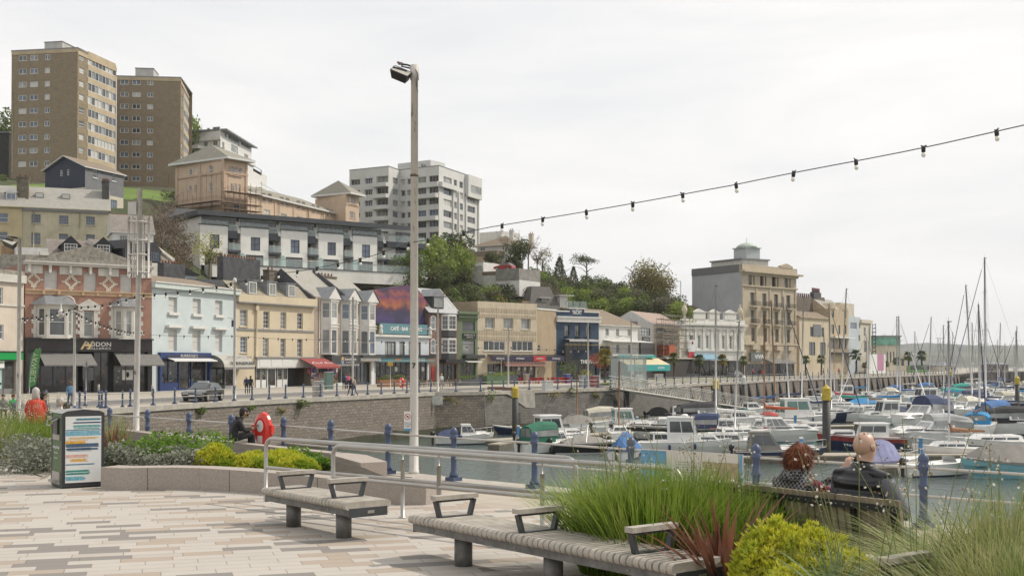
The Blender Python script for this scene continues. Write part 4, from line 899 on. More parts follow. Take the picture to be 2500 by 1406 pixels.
# --- harbour street
ZS=ZQ
def Z2(x,y):return x/3.516,430+y/3.516
def Z3(x,y):return x/3.124,780+y/3.124
def Z5(x,y):return 350+x/3.906,640+y/3.906
def Z6(x,y):return 750+x/3.906,640+y/3.906
def Z8(x,y):return 1130+x/4.686,680+y/4.686
def Z10(x,y):return 1580+x/3.7,580+y/3.7
def Z11(x,y):return 1450+x/6.25,740+y/6.25
def rc(f,Z,l):
 o=[]
 for x0,y0,x1,y1 in l:
  a=Z(x0,y0);b_=Z(x1,y1);u0,zt=f.pix(*a);u1=f.u(b_[0]);zb=f.z(a[0],b_[1]);o.append((u0,zb,u1,zt))
 return o
def fz(f,Z,x,y):a=Z(x,y);return f.z(*a)
def fu(f,Z,x):return f.u(Z(x,0)[0])
BRICK=bricks('red_brick',(.29,.115,.07),(.36,.155,.10),(.30,.22,.17),.24,.085,.012,dirt=.35)
BUFF=pn_('buff_trim',(.46,.32,.20),.85,.1,2);STUC=pn_('white_stucco',(.55,.53,.48),.8,.1,1.2,stain=.15,streak=.3)
LIGHTB=pn_('pale_blue_paint',(.49,.55,.555),.75,.05,.6,stain=.05,streak=.12);CREAMY=pn_('cream_yellow_paint',(.55,.47,.34),.75,.06,.6,stain=.06,streak=.18)
BEIGE=pn_('beige_tiles',(.50,.43,.32),.6,.08,1,streak=.45);TAN=pn_('tan_render',(.36,.285,.19),.85,.1,.6,stain=.15,streak=.2)
SHOPG=glass('shop_glass',(.045,.045,.042),.08,.7,1.5)
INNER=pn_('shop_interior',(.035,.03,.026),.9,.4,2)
LETTER=pn_('letter_silver',(.60,.58,.54),.4,.05,metal=.3);LETW=pn_('letter_white',(.70,.70,.68),.5,.03)
GOLD=pn_('letter_gold',(.55,.42,.2),.4,.1)
goods=[pn_('goods_%d'%i,c,.7,.25,6)for i,c in enumerate([(.16,.07,.06),(.07,.09,.14),(.22,.20,.17),(.14,.1,.06),(.08,.12,.08),(.3,.29,.27),(.18,.13,.07),(.13,.08,.1),(.02,.02,.03)])]
def gz_(f,u0,u1,z0,z1,Q,n,fr,w=-.25,gl=None,name='shop_window',transom=None,display=True,stall=0.45):
 """shop window: frame, mullions, glass and things on show behind it"""
 mb=MB();g=gl or SHOPG
 if stall:fx_(mb,f,u0,u1,w-.1,w+.05,z0,z0+stall,fr)
 zb=z0+stall
 mb.poly([f.pt(u0,zb,w),f.pt(u1,zb,w),f.pt(u1,z1,w),f.pt(u0,z1,w)],g)
 for k in range(n+1):u=u0+(u1-u0)*k/n;fx_(mb,f,max(u0,u-.04),min(u1,u+.04),w+.002,w+.07,zb,z1,fr)
 fx_(mb,f,u0,u1,w+.004,w+.06,z1-.08,z1,fr);fx_(mb,f,u0,u1,w+.004,w+.06,zb,zb+.06,fr)
 if transom:fx_(mb,f,u0,u1,w+.004,w+.055,z1-transom,z1-transom+.06,fr)
 if display:
  for k in range(int((u1-u0)*5)):
   a=u0+.1+rnd.random()*(u1-u0-.5);s_=.08+rnd.random()*.22;zz=zb+.08+rnd.random()**1.6*(z1-zb-.7);fx_(mb,f,a,a+s_,w+.003,w+.02,zz,zz+s_*(.6+rnd.random()),rnd.choice(goods))
 return mb.build(name,Q)
def doorp(f,u0,u1,z0,z1,Q,fr,gl=None,w=-.3,label=None):
 mb=MB();g=gl or SHOPG;mb.poly([f.pt(u0,z0,w),f.pt(u1,z0,w),f.pt(u1,z1,w),f.pt(u0,z1,w)],g)
 fx_(mb,f,u0,u0+.1,w,w+.07,z0,z1,fr);fx_(mb,f,u1-.1,u1,w,w+.07,z0,z1,fr);fx_(mb,f,u0+.1,u1-.1,w,w+.068,z0,z0+.25,fr);fx_(mb,f,u0+.1,u1-.1,w,w+.068,z1-.12,z1,fr)
 o=mb.build('door',Q,label=label);m2=MB();p=f.pt(u1-.16,z0+.95,w+.1);m2 .tube([p,p+Vector((0,0,.25))],.02,STEEL,6);m2 .build('handle',o);return o
def aw_(f,u0,u1,zt,zb,out,mat,Q,w=0.,val=.15,valm=None,side=True):
 mb=MB();A,B,C,D=f.pt(u0,zt,w),f.pt(u1,zt,w),f.pt(u1,zb,w+out),f.pt(u0,zb,w+out)
 mb.poly([D,C,B,A],mat);dn=Vector((0,0,-.03));mb.poly([A+dn,B+dn,C+dn,D+dn],mat)
 if val:v=Vector((0,0,-val));mb.poly([D+v,C+v,C,D],valm or mat);k=f.pt(0,0,-.02)-f.pt(0,0,0);mb.poly([D+k,C+k,C+v+k,D+v+k],valm or mat)
 return mb.build('awning',Q)
def sb_(label,f,depth,z1,mat,hol,cat='building',name='town_house',rec=.15,side=None,top=None,parapet=0.,z0=None):
 return bk_(name,label,cat,f,depth,ZS-.3 if z0 is None else z0,z1,mat,hol,side=side,rec=rec,top=top,parapet=parapet)
def opening(f,u0,u1,z0,z1):return(u0,z0,u1,z1)
f=FP(-160,106,57,115.8);zt=f.z(40,678);hol=rc(f,Z2,[(-60,950,20,1105),(-60,1270,28,1400)]);zsh=f.z(30,858)
so=(0.3,ZS-.3,f.L-.9,zsh-.1)
Q=sb_('cream rendered building with green fronted sandwich shop at the left edge',f,11,zt,pn_('pinkish_cream',(.56,.49,.41),.8,.08,.6,streak=.2),hol+[so],rec=.3)
for h_ in hol:wn_(f,h_,Q,cols=1,rows=2,gl=GL[1],ft=.1)
mb=MB();fx_(mb,f,0,f.L+.05,.01,.3,zt-.5,zt+.25,STUC);fx_(mb,f,0,f.L,.01,.12,f.z(30,748),f.z(30,748)+.2,STUC);fx_(mb,f,0,f.L,.01,.15,f.z(30,660)-1,f.z(30,660),pn_('lichen_stone',(.28,.26,.22),.9,.3,3,stain=.5));mb.build('cornice',Q)
mb=MB();GRN=pn_('shop_green',(.0,.27,.055),.4,.04);fx_(mb,f,.1,f.L-.3,.01,.25,f.z(20,878),f.z(20,860),GRN);fx_(mb,f,.1,f.L-.3,.012,.3,f.z(20,860),f.z(20,857),BLACK);mb.build('fascia',Q)
gz_(f,.3,f.L-2.4,ZS,f.z(20,879),Q,5,FRAMEB,gl=glass('mint_poster_glass',(.30,.42,.38),.2));gz_(f,f.L-2.3,f.L-1.0,ZS,f.z(20,879),Q,1,FRAMEB,display=False)
mb=MB();u=f.u(2);fx_(mb,f,u-1.3,u+.5,-.1,-.05,f.z(10,898),f.z(10,880),LETW);mb.build('poster',Q)
tx_('SUBWAY',.26,GRN,'lettering',Q,f.pt(u-.3,f.z(10,885),-.04),f.U3(),(0,0,1),width=1.3)
f=FP(60,116,369,123.5);zt=fz(f,Z2,700,770);zsh=fz(f,Z3,600,150)
up=rc(f,Z2,[(383,805,487,968),(720,825,820,990),(1035,842,1128,1003)]);mid=rc(f,Z2,[(720,1160,800,1378)])
bay=rc(f,Z2,[(285,1100,590,1390),(948,1120,1210,1398)])
so=(.25,ZS-.3,f.L-.25,zsh-.15)
Q=sb_('three storey red brick building with white bay windows above a black gallery shopfront',f,12,zt,BRICK,up+mid+[so],rec=.35)
for h_ in up:wn_(f,h_,Q,w=-.2,cols=1,rows=2,gl=BLIND,sill=BUFF,ft=.1)
for h_ in mid:wn_(f,h_,Q,w=-.2,cols=1,rows=2,gl=GL[2],sill=STUC,ft=.1)
mb=MB()
zc0=zt-.1;fx_(mb,f,-.1,f.L+.1,-.3,.45,zc0,zc0+.22,STUC);fx_(mb,f,-.15,f.L+.15,-.3,.6,zc0+.22,zc0+.36,STUC);fx_(mb,f,0,f.L,-.25,.1,zc0+.36,zc0+.95,pn_('lichen_stone',(.28,.26,.22),.9,.3,3,stain=.5))
for k in range(7):u=f.L*(k+.1)/6.4;fx_(mb,f,u,u+.25,.01,.4,zc0-.75,zc0,STUC)
for a,b_ in((0,up[0][0]-.2),(up[0][2]+.2,up[1][0]-.2),(up[1][2]+.2,up[2][0]-.2),(up[2][2]+.2,f.L)):fx_(mb,f,a,b_,.005,.08,zc0-.85,zc0-.05,STUC)
uc=(mid[0][0]+mid[0][2])/2;zp=zc0+.96;P=[f.pt(uc-4.2,zp,.1),f.pt(uc+4.2,zp,.1),f.pt(uc,zp+1.25,.1)];mb.prism(P,f.pt(0,0,-.35)-f.pt(0,0,0),pn_('lichen_stone',(.28,.26,.22)))
for u in(uc-4.8,uc+4.3):fx_(mb,f,u,u+.8,-.25,.2,zp,zp+.35,STUC)
mb.build('cornice',Q)
mb=MB();zs=fz(f,Z2,300,1012);zs2=fz(f,Z2,300,975);fx_(mb,f,0,f.L,.005,.07,zs,zs2,BUFF);fx_(mb,f,0,f.L,.006,.16,zs2-.08,zs2+.06,BUFF)
for h_ in up:fx_(mb,f,h_[0]-.25,h_[0]+.02,.17,.28,zs,h_[1]-.12,BUFF);fx_(mb,f,h_[2]-.02,h_[2]+.25,.17,.28,zs,h_[1]-.12,BUFF)
mb.build('string_course',Q)
for x,y in((290,887),(611,907),(932,925)):
 mb=MB();u,z=f.pix(*Z2(x,y));s_=.17
 for i in range(-5,6):
  for j in range(-6,7):
   d_=abs(i)*1.15+abs(j)
   if(3<=d_<=5.2)or(i==0 and abs(j)>=5)or(j==0 and abs(i)>3):fx_(mb,f,u+i*s_-s_/2,u+i*s_+s_/2-.01,.004,.03,z+j*s_-s_/2,z+j*s_+s_/2-.01,CREAMP)
 mb.build('brick_diamond',Q)
for k,(a,b_,c,d)in enumerate(bay):
 c=a+4.1 if k==0 else c;mb=MB();o1=.9;q=[(a+.25,0),(a+.25,.0),(a+1.0,o1),(c-1.0,o1),(c-.25,0)]
 q=[(a+.25,0.0),(a+1.05,o1),(c-1.05,o1),(c-.25,0.0)]
 for(u0,w0),(u1,w1)in zip(q[:-1],q[1:]):
  A=f.pt(u0,0,w0);B=f.pt(u1,0,w1);fb=Face(A.xy,B.xy);m=.22;hh=(m,b_+.25,fb.L-m,d-.35)
  wh_(mb,fb,0,fb.L,b_-.02,d,[hh],STUC,.12)
  wn_(fb,hh,Q,w=-.08,cols=1,rows=2,gl=rnd.choice([GL[2],GL[3],GL[1]]),ft=.09)
 for s_,uu in((-1,a+.25),(1,c-.25)):
  for j in range(7):z=b_+(d-b_)*j/7;ww=.42 if j%2 else.22;fx_(mb,f,min(uu,uu+s_*ww),max(uu,uu+s_*ww),.004,.09,z,z+(d-b_)/7,STUC)
 mb.build('bay_window',Q);mr=MB();zr=d+.95;e=.35
 O=[f.pt(a-.35,d,0),f.pt(a+.85,d,o1+e),f.pt(c-.85,d,o1+e),f.pt(c+.35,d,0)];R=[f.pt(a+1.0,zr,.02),f.pt(c-1.0,zr,.02)]
 for tri in([O[0],O[1],R[0]],[O[1],O[2],R[1],R[0]],[O[2],O[3],R[1]]):mr.poly(tri,LEADR)
 mr.poly([O[3],O[2],O[1],O[0]],STUC);mr.build('bay_roof',Q)
mb=MB();h=mid[0]
for s_,uu in((-1,h[0]),(1,h[2])):
 for j in range(8):z=h[1]-.1+(h[3]-h[1]+.2)*j/8;ww=.62 if j%2 else.42;fx_(mb,f,min(uu,uu+s_*ww),max(uu,uu+s_*ww),.004,.12,z,z+(h[3]-h[1]+.2)/8,STUC)
fx_(mb,f,h[0]-.6,h[2]+.6,.005,.2,h[3]+.1,h[3]+.55,STUC);P=[f.pt(h[0]-.75,h[3]+.55,.2),f.pt(h[2]+.75,h[3]+.55,.2),f.pt((h[0]+h[2])/2,h[3]+1.25,.2)];mb.prism(P,f.pt(0,0,-.19)-f.pt(0,0,0),STUC);mb.build('window_surround',Q)
mb=MB();BK=pn_('shop_black',(.014,.013,.013),.35,.15,spec=.6);ztf,zbf=fz(f,Z3,600,152),fz(f,Z3,600,243)
fx_(mb,f,0,f.L,.01,.3,zbf,ztf,BK);fx_(mb,f,-.1,f.L+.1,.01,.5,ztf+.002,ztf+.14,BK);fx_(mb,f,0,.3,.0,.32,ZS,zbf,BK);fx_(mb,f,f.L-.45,f.L,.0,.32,ZS,zbf,BK)
for a,b_ in((215,275),(285,400),(410,490),(850,930),(945,1040),(1050,1140)):fx_(mb,f,fu(f,Z3,a),fu(f,Z3,b_),.302,.32,zbf+.2,ztf-.2,pn_('panel_brown',(.03,.022,.02),.4))
mb.build('fascia',Q)
u=fu(f,Z3,740);tx_('ADDON',.62,LETTER,'lettering',Q,f.pt(u+.05,fz(f,Z3,740,190),.33),f.U3(),(0,0,1),width=2.55,bold=.01)
tx_('GALLERIES',.3,LETTER,'lettering',Q,f.pt(u+.05,fz(f,Z3,740,221),.33),f.U3(),(0,0,1),width=2.45)
tx_('H',1.15,GOLD,'lettering',Q,f.pt(fu(f,Z3,640),fz(f,Z3,640,200),.34),f.U3(),(0,0,1),shear=.45,width=1.35,bold=.03)
GRYA=pn_('grey_canvas',(.17,.165,.155),.9,.08);za,zb_=fz(f,Z3,500,262),fz(f,Z3,500,345)
aw_(f,fu(f,Z3,290),fu(f,Z3,690),za,zb_,1.9,GRYA,Q,w=.32,val=.12);aw_(f,fu(f,Z3,868),fu(f,Z3,1200),za,zb_,1.9,GRYA,Q,w=.32,val=.12)
for a,b_,n in((215,600,4),(870,1150,3)):gz_(f,fu(f,Z3,a),fu(f,Z3,b_),ZS,zbf-.02,Q,n,BK,stall=.7)
doorp(f,fu(f,Z3,640),fu(f,Z3,700),ZS,zbf-.5,Q,BK);gz_(f,fu(f,Z3,720),fu(f,Z3,830),ZS,zbf-.02,Q,2,BK,stall=.2)
mb=MB();ui=fu(f,Z3,975);fx_(mb,f,ui-.5,ui+.6,-.24,-.2,fz(f,Z3,975,460),fz(f,Z3,975,385),LETW);mb.ball(f.pt(ui,fz(f,Z3,975,420),-.2),(.22,.05,.3),INNER,8,6);mb.build('picture',Q)
f2=FP(117,137,275,140);z1,zr=fz(f2,Z2,700,690),fz(f2,Z2,700,515)
MOSS=bricks('mossy_tiles',(.13,.10,.08),(.20,.155,.13),(.06,.05,.045),.28,.19,.02,dirt=.75,dcol=(.26,.235,.20))
def dormroof(f,label,z1,zr,dorms,depth=6.5,z0=3.):
 Q=tg('town_house',label,'house',f.pt(f.L/2,z0,0));mb=MB();fx_(mb,f,0,f.L,-depth,0,z0,z1,STUC);mb.build('wall',Q)
 mb=MB();mb.poly([f.pt(0,z1,0),f.pt(f.L,z1,0),f.pt(f.L,zr,-depth*.75),f.pt(0,zr,-depth*.75)],MOSS);mb.poly([f.pt(f.L,z1,-depth),f.pt(0,z1,-depth),f.pt(0,zr,-depth*.75),f.pt(f.L,zr,-depth*.75)],MOSS)
 mb.poly([f.pt(0,z1,-depth),f.pt(0,z1,0),f.pt(0,zr,-depth*.75)],STUC);mb.poly([f.pt(f.L,z1,0),f.pt(f.L,z1,-depth),f.pt(f.L,zr,-depth*.75)],STUC);mb.build('roof',Q)
 for u,wz,gl in dorms:
  hw=.95;d=MB();zt=z1+(zr-z1)*.55;w0=-.1;BKS=pn_('dormer_slate',(.022,.022,.026),.7,.3,3)
  fx_(d,f,u-hw,u+hw,-depth*.6,w0,z1+.1,zt,BKS);P=[f.pt(u-hw-.3,zt-.1,w0+.05),f.pt(u+hw+.3,zt-.1,w0+.05),f.pt(u,zt+1.1,w0+.05)];d.prism(P,f.pt(0,0,-depth*.75)-f.pt(0,0,0),BKS)
  do=d.build('dormer',Q);wn_(f,(u-.72,z1+.2,u+.72,z1+1.45),do,w=w0+.06,cols=4,rows=3,frame=wz,gl=gl,bars=.035,ft=.08)
 return Q
dormroof(f2,'mossy roofed house with two black dormers behind the brick gallery',z1,zr,[(f2 .u(171),FRAMEW,GL[3]),(f2 .u(251),FRAMEW,GL[3])])
f3=FP(282,140,425,148);dormroof(f3,'mossy roofed house with dark framed dormers behind the ringed lighting column',f3 .z(350,640),f3 .z(350,585),[(f3 .u(315),FRAMED,GL[3]),(f3 .u(378),FRAMED,GL[1])])
mb=MB();P=[f3 .pt(f3 .u(396),f3 .z(396,584),-3.2),f3 .pt(f3 .u(402),f3 .z(402,583),-3.2),f3 .pt(f3 .u(423),f3 .z(423,638),.2),f3 .pt(f3 .u(415),f3 .z(415,640),.2)];mb.prism(P,(0,0,.3),CONC);mb.build('roof_verge',None,'pale sloping gable coping of the roof behind the ringed lighting column','coping')
f4=FP(2,127,116,129);mb=MB();mb2=MB();r4=tg('rear_extension','white walled rear roofs with timber fence left of the black dormers','building',f4 .pt(f4 .L/2,5,0));fx_(mb,f4,0,f4 .L,-6,0,3,f4 .z(60,622),pn_('lichen_stone',(.28,.26,.22)));fx_(mb,f4,f4 .L*.3,f4 .L,-4,-.5,f4 .z(60,622),f4 .z(60,603),WHITE);mb.build('wall',r4);fx_(mb2,f4,0,f4 .L*.28,-1,-.9,f4 .z(10,622),f4 .z(10,598),pn_('timber_fence',(.25,.17,.1),.9));mb2 .build('fence_panel',r4)
f5=FP(376,150,475,154);mb=MB();rt_=tg('shed_house','low cream outbuilding with small black gable beside the yellow flowering tree','building',f5 .pt(f5 .L/2,5,0));fx_(mb,f5,0,f5 .u(424),-5,0,3,f5 .z(400,645),CRT)
fx_(mb,f5,f5 .u(424)+.01,f5 .L,-5,.3,3,f5 .z(450,672),pn_('pale_blue_boards',(.45,.52,.56),.7));mb.build('wall',rt_);mb=MB();P=[f5 .pt(f5 .u(422),f5 .z(450,672),.5),f5 .pt(f5 .L+.4,f5 .z(450,672),.5),f5 .pt(f5 .L+.4,f5 .z(450,669),.5),f5 .pt(f5 .u(425),f5 .z(425,643),.5),f5 .pt(f5 .u(422),f5 .z(425,643),.5)];mb.prism(P,f5 .pt(0,0,-6)-f5 .pt(0,0,0),LEADR,BLACK);mb.build('roof',rt_)
f=FP(370,123.6,577,138);zt=fz(f,Z5,100,240);r1=rc(f,Z5,[(240,330,320,475),(470,345,545,490),(685,363,752,500)]);r2=rc(f,Z5,[(236,642,320,845),(468,650,545,852),(685,655,752,855)])
sh1=(f.u(388),ZS-.3,f.u(507),f.z(400,874));sh2=(f.u(514),ZS-.3,f.L-.2,f.z(520,875))
Q=sb_('pale blue rendered building with white blinds over a blue shopfront and an ice cream shop',f,10,zt,LIGHTB,r1+r2+[sh1,sh2],rec=.3)
for h_ in r1+r2:wn_(f,h_,Q,w=-.25,cols=1,rows=2,gl=BLIND,ft=.05);m2=MB();fx_(m2,f,h_[0]-.15,h_[2]+.25,.01,.25,h_[1]-.32,h_[1]-.02,WHITE);m2 .build('sill',Q)if h_ in r1 else None
for x0,x1,y0,y1 in((212,362,597,615),(445,588,608,630),(658,790,618,640)):
 m2=MB();a,z1=f.pix(*Z5(x0,y0));fx_(m2,f,a,fu(f,Z5,x1),.01,.45,z1-.28,z1,WHITE);m2 .build('window_hood',Q)
mb=MB();fx_(mb,f,-.1,f.L+.1,-.2,.5,zt-.02,zt+.5,pn_('pale_cornice',(.50,.56,.53),.8,.08));fx_(mb,f,-.12,f.L+.12,-.2,.62,zt+.502,zt+.62,WHITE);mb.build('cornice',Q)
mb=MB();zr=fz(f,Z5,90,110);mb.poly([f.pt(0,zt+.6,0),f.pt(f.L,zt+.6,0),f.pt(f.L,zr+.5,-6),f.pt(0,zr+.5,-6)],TILEB);mb.poly([f.pt(0,zt+.5,-10),f.pt(0,zt+.5,0),f.pt(0,zr+.5,-6)],STUC);mb.poly([f.pt(f.L,zt+.5,0),f.pt(f.L,zt+.5,-10),f.pt(f.L,zr+.5,-6)],STUC);mb.poly([f.pt(f.L,zt+.5,-10),f.pt(0,zt+.5,-10),f.pt(0,zr+.5,-6),f.pt(f.L,zr+.5,-6)],TILEB);mb.build('roof',Q)
BLU=pn_('shop_blue',(.015,.035,.13),.4,.08);mb=MB();z1,z0=f.z(400,860),f.z(400,874);fx_(mb,f,f.u(385),f.u(510),.01,.35,z0,z1,BLU);fx_(mb,f,f.u(400),f.u(505),.352,.37,z0+.06,z1-.3,pn_('fascia_dark',(.03,.03,.045),.5));fx_(mb,f,f.u(385),f.u(390),.0,.34,ZS,z0,BLU);fx_(mb,f,f.u(505.5),f.u(510),.0,.34,ZS,z0,BLU);mb.build('fascia',Q)
tx_("BURRIDGE'S",.42,LETTER,'lettering',Q,f.pt(f.u(455),f.z(455,868.5),.38),f.U3(),(0,0,1),width=3.0)
aw_(f,f.u(402),f.u(508),z0,z0-.25,.9,FRAMEW,Q,w=.36,val=.1)
gz_(f,f.u(390),f.u(439),ZS,z0,Q,2,BLU,stall=.8,gl=GL[0]);doorp(f,f.u(441),f.u(468),ZS,z0,Q,BLU);gz_(f,f.u(470),f.u(505),ZS,z0,Q,1,BLU,stall=.8)
CANV=pn_('striped_canvas',(.40,.385,.35),.85,.06)
mb=MB();u0,u1=f.u(513),f.L+.8;z1,z0=f.z(520,866),f.z(520,896);n=6;pr=[(sin(pi/2*k/n)*1.9,z0+(z1-z0)*cos(pi/2*k/n))for k in range(n+1)]
for k in range(n):mb.poly([f.pt(u0,pr[k][1],pr[k][0]),f.pt(u1,pr[k][1],pr[k][0]),f.pt(u1,pr[k+1][1],pr[k+1][0]),f.pt(u0,pr[k+1][1],pr[k+1][0])][::-1],CANV)
mb.poly([f.pt(u0,z0,0)]+[f.pt(u0,z,w_)for w_,z in reversed(pr)],GRYA);mb.poly([f.pt(u1,z,w_)for w_,z in pr]+[f.pt(u1,z0,0)],GRYA);mb.poly([f.pt(u0,z0-.25,1.91),f.pt(u1,z0-.25,1.91),f.pt(u1,z0,1.91),f.pt(u0,z0,1.91)],GRYA);mb.build('awning',Q)
DKL=pn_('letter_dark',(.04,.04,.04),.6);tx_('THE BON BON SHOP',.5,DKL,'lettering',Q,f.pt((u0+u1)/2+.6,z0+.45,1.93),f.U3(),(0,0,1),width=5.0,bold=.012)
tx_('LANGAGE FARM ICE CREAM',.36,pn_('letter_grey',(.2,.19,.17),.6),'lettering',Q,f.pt((u0+u1)/2+.3,z0+1.12,1.66),f.U3(),(0,.25,1),width=5.0)
gz_(f,f.u(517),f.u(550),ZS,z0,Q,2,pn_('dark_green_paint',(.02,.06,.04),.5),stall=.4);gz_(f,f.u(553),f.L-.3,ZS,z0,Q,1,FRAMEW,stall=.3)
f=FP(577,138.1,766,150.5);zt=fz(f,Z5,900,375);r1=rc(f,Z5,[(920,452,992,610),(1145,468,1202,628),(1308,475,1362,634),(1468,485,1520,638)]);r2=rc(f,Z5,[(925,712,990,862),(1140,725,1195,900),(1308,728,1357,902),(1468,732,1518,902)])
zs_=f.z(600,873);Q=sb_('cream yellow Georgian building with three roof dormers above a white shopfront',f,9,zt,CREAMY,r1+r2+[(f.u(622),ZS-.3,f.L-.2,f.z(640,895))],rec=.3)
for h_ in r1+r2:wn_(f,h_,Q,w=-.22,cols=2,rows=4,gl=rnd.choice([GL[1],GL[2],GL[3]]),ft=.07,bars=.025,sill=CREAMY)
mb=MB();fx_(mb,f,-.1,f.L+.1,-.2,.45,zt,zt+.9,CREAMY);fx_(mb,f,-.1,f.L+.1,.01,.5,zt-.16,zt-.002,FRAMEB);z1=fz(f,Z5,900,630);fx_(mb,f,0,f.L,.005,.1,z1-.22,z1,FRAMEB);mb.build('cornice',Q)
mb=MB();u=fu(f,Z5,1068);mb.tube([f.pt(u,zt-.2,.15),f.pt(u,zs_,.15)],.1,CREAMY,8);fx_(mb,f,u-.25,u+.25,.02,.35,zt-.9,zt-.4,CREAMY);mb.build('drain_pipe',Q)
mb=MB();zr=fz(f,Z5,900,165);MANS=bricks('mansard_slate',(.24,.21,.15),(.30,.27,.21),(.14,.12,.09),.3,.2,.012,dirt=.6,dcol=(.20,.16,.07));ul=fu(f,Z5,960)
mb.poly([f.pt(0,zt+.85,-.2),f.pt(f.L,zt+.85,-.2),f.pt(f.L,zr,-2.2),f.pt(0,zr,-2.2)],MANS);mb.poly([f.pt(0,zr,-2.2),f.pt(f.L,zr,-2.2),f.pt(f.L,zr+.4,-8),f.pt(0,zr+.4,-8)],LEADR);mb.poly([f.pt(0,zt,-8),f.pt(0,zt,-.2),f.pt(0,zr,-2.2),f.pt(0,zr+.4,-8)],LEADR);mb.build('roof',Q)
for x0,y0,x1,y1 in((1025,175,1095,288),(1215,190,1280,302),(1400,205,1462,318)):
 a,b_,c,d=rc(f,Z5,[(x0,y0,x1,y1)])[0];b_=zt+1.05;d=zr-.1;mb=MB();fx_(mb,f,a-.25,c+.15,-2.4,-.35,b_-.1,d+.15,LEADR);fx_(mb,f,a-.4,c+.3,-2.5,-.25,d+.152,d+.26,LEADR);do=mb.build('dormer',Q);wn_(f,(a,b_,c,d),do,w=-.3,cols=2,rows=1,gl=GL[2],ft=.1)
DKR=pn_('dark_party_wall',(.075,.075,.08),.9,.25,1.5,stain=.4)
for x0,x1,y0,y1,w_ in((1120,1465,42,210,6.0),(650,850,105,260,7.5)):
 mb=MB();a=fu(f,Z5,x0);c=fu(f,Z5,x1);z1=fz(f,Z5,x0,y0)+1.5;fx_(mb,f,a,c,-w_-1,-w_,zt-1,z1,DKR);
 for k in range(int((c-a)/.5)):mb.lathe([(.12,0),(.1,.3),(.13,.35)],pn_('terracotta',(.35,.14,.07)),f.pt(a+.3+k*.5,z1,-w_-.5),6)
 mb.build('chimney_stack',Q)
mb=MB();P=[f.pt(f.L-.5,zt+.3,0),f.pt(f.L-.5,zt+1.2,.3),f.pt(f.L-.5,zr+1.8,-5),f.pt(f.L-.5,zt+.3,-5)];mb.prism(P,f.U3()*.5,DKR);mb.build('party_wall',Q)
mb=MB();z1,z0=f.z(640,874),f.z(640,898);ua,ub=f.u(625),f.u(709)
fx_(mb,f,ua,f.L-.1,.01,.25,z0,z1,WHITE);fx_(mb,f,f.u(620),f.u(768),.01,.4,z1+.002,z1+.15,FRAMEB)
for k in range(3):a=ua+.35+(ub-ua)*k/3;fx_(mb,f,a,a+(ub-ua)/3-.25,.251,.28,z0+.15,z1-.15,FRAMEW)
mb.build('fascia',Q)
for a,b_ in((626,637),(640,651),(678,690),(692,703)):gz_(f,f.u(a),f.u(b_),ZS,z0,Q,1,FRAMEW,stall=.9,w=-.12)
doorp(f,f.u(654),f.u(675),ZS,z0,Q,FRAMEW,w=-.15)
mb=MB();fx_(mb,f,f.u(705),f.u(722),-.29,-.2,ZS,z0,BLACK);mb.build('dark_doorway',Q)
f=FP(766,150.6,911,163);zt=fz(f,Z6,150,335);PALEB=bricks('pale_brick',(.30,.225,.155),(.42,.34,.25),(.28,.24,.19),.24,.085,.014,dirt=.35)
zs1=f.z(790,862);Q=sb_('pale brick row with three white two storey bays topped by small gables',f,9,zt,PALEB,[(f.u(792),ZS-.3,f.L-.1,f.z(800,885))],rec=.3)
for x0,x1 in((130,262),(318,452),(500,622)):
 a,c=fu(f,Z6,x0),fu(f,Z6,x1);z_b,z_m,z_t=fz(f,Z6,130,880),fz(f,Z6,130,615),fz(f,Z6,130,350);mb=MB();o1=1.0;bw_=Q
 wins=[]
 for(u0,w0),(u1,w1)in zip([(a,0),(a+.8,o1),(c-.8,o1)],[(a+.8,o1),(c-.8,o1),(c,0)]):
  fb=Face(f.pt(u0,0,w0).xy,f.pt(u1,0,w1).xy);mg=.16;h1=(mg,z_b+.15,fb.L-mg,z_m-.35);h2=(mg,z_m+1.15,fb.L-mg,z_t-.45)
  wh_(mb,fb,0,fb.L,z_b,z_t,[h1,h2],WHITE,.1);wins+=[(fb,h1),(fb,h2)]
 for z in(z_m,z_m+.35,z_t-.2):fx_(mb,f,a+.6,c-.6,o1+.002,o1+.1,z-.06,z+.06,WHITE)
 mb.poly([f.pt(a,z_b,0),f.pt(c,z_b,0),f.pt(c-.8,z_b,o1),f.pt(a+.8,z_b,o1)],WHITE)
 zg=z_t+1.55;q=(a+c)/2;P=[f.pt(a+.1,z_t,o1+.15),f.pt(c-.1,z_t,o1+.15),f.pt(q,zg,o1+.15)];mb.prism(P,f.pt(0,0,-.2)-f.pt(0,0,0),WHITE);bo=mb.build('bay_window',Q)
 for fb,h_ in wins:wn_(fb,h_,bo,w=-.06,cols=1,rows=2,gl=rnd.choice(GL[1:]),ft=.07)
 mr=MB();bk=-2.6
 mr.poly([f.pt(a-.15,z_t-.05,o1+.25),f.pt(q,zg+.08,o1+.25),f.pt(q,zg+.08,bk),f.pt(a-.15,z_t-.05,bk)][::-1],LEADR);mr.poly([f.pt(q,zg+.08,o1+.25),f.pt(c+.15,z_t-.05,o1+.25),f.pt(c+.15,z_t-.05,bk),f.pt(q,zg+.08,bk)][::-1],LEADR);mr.build('bay_roof',Q)
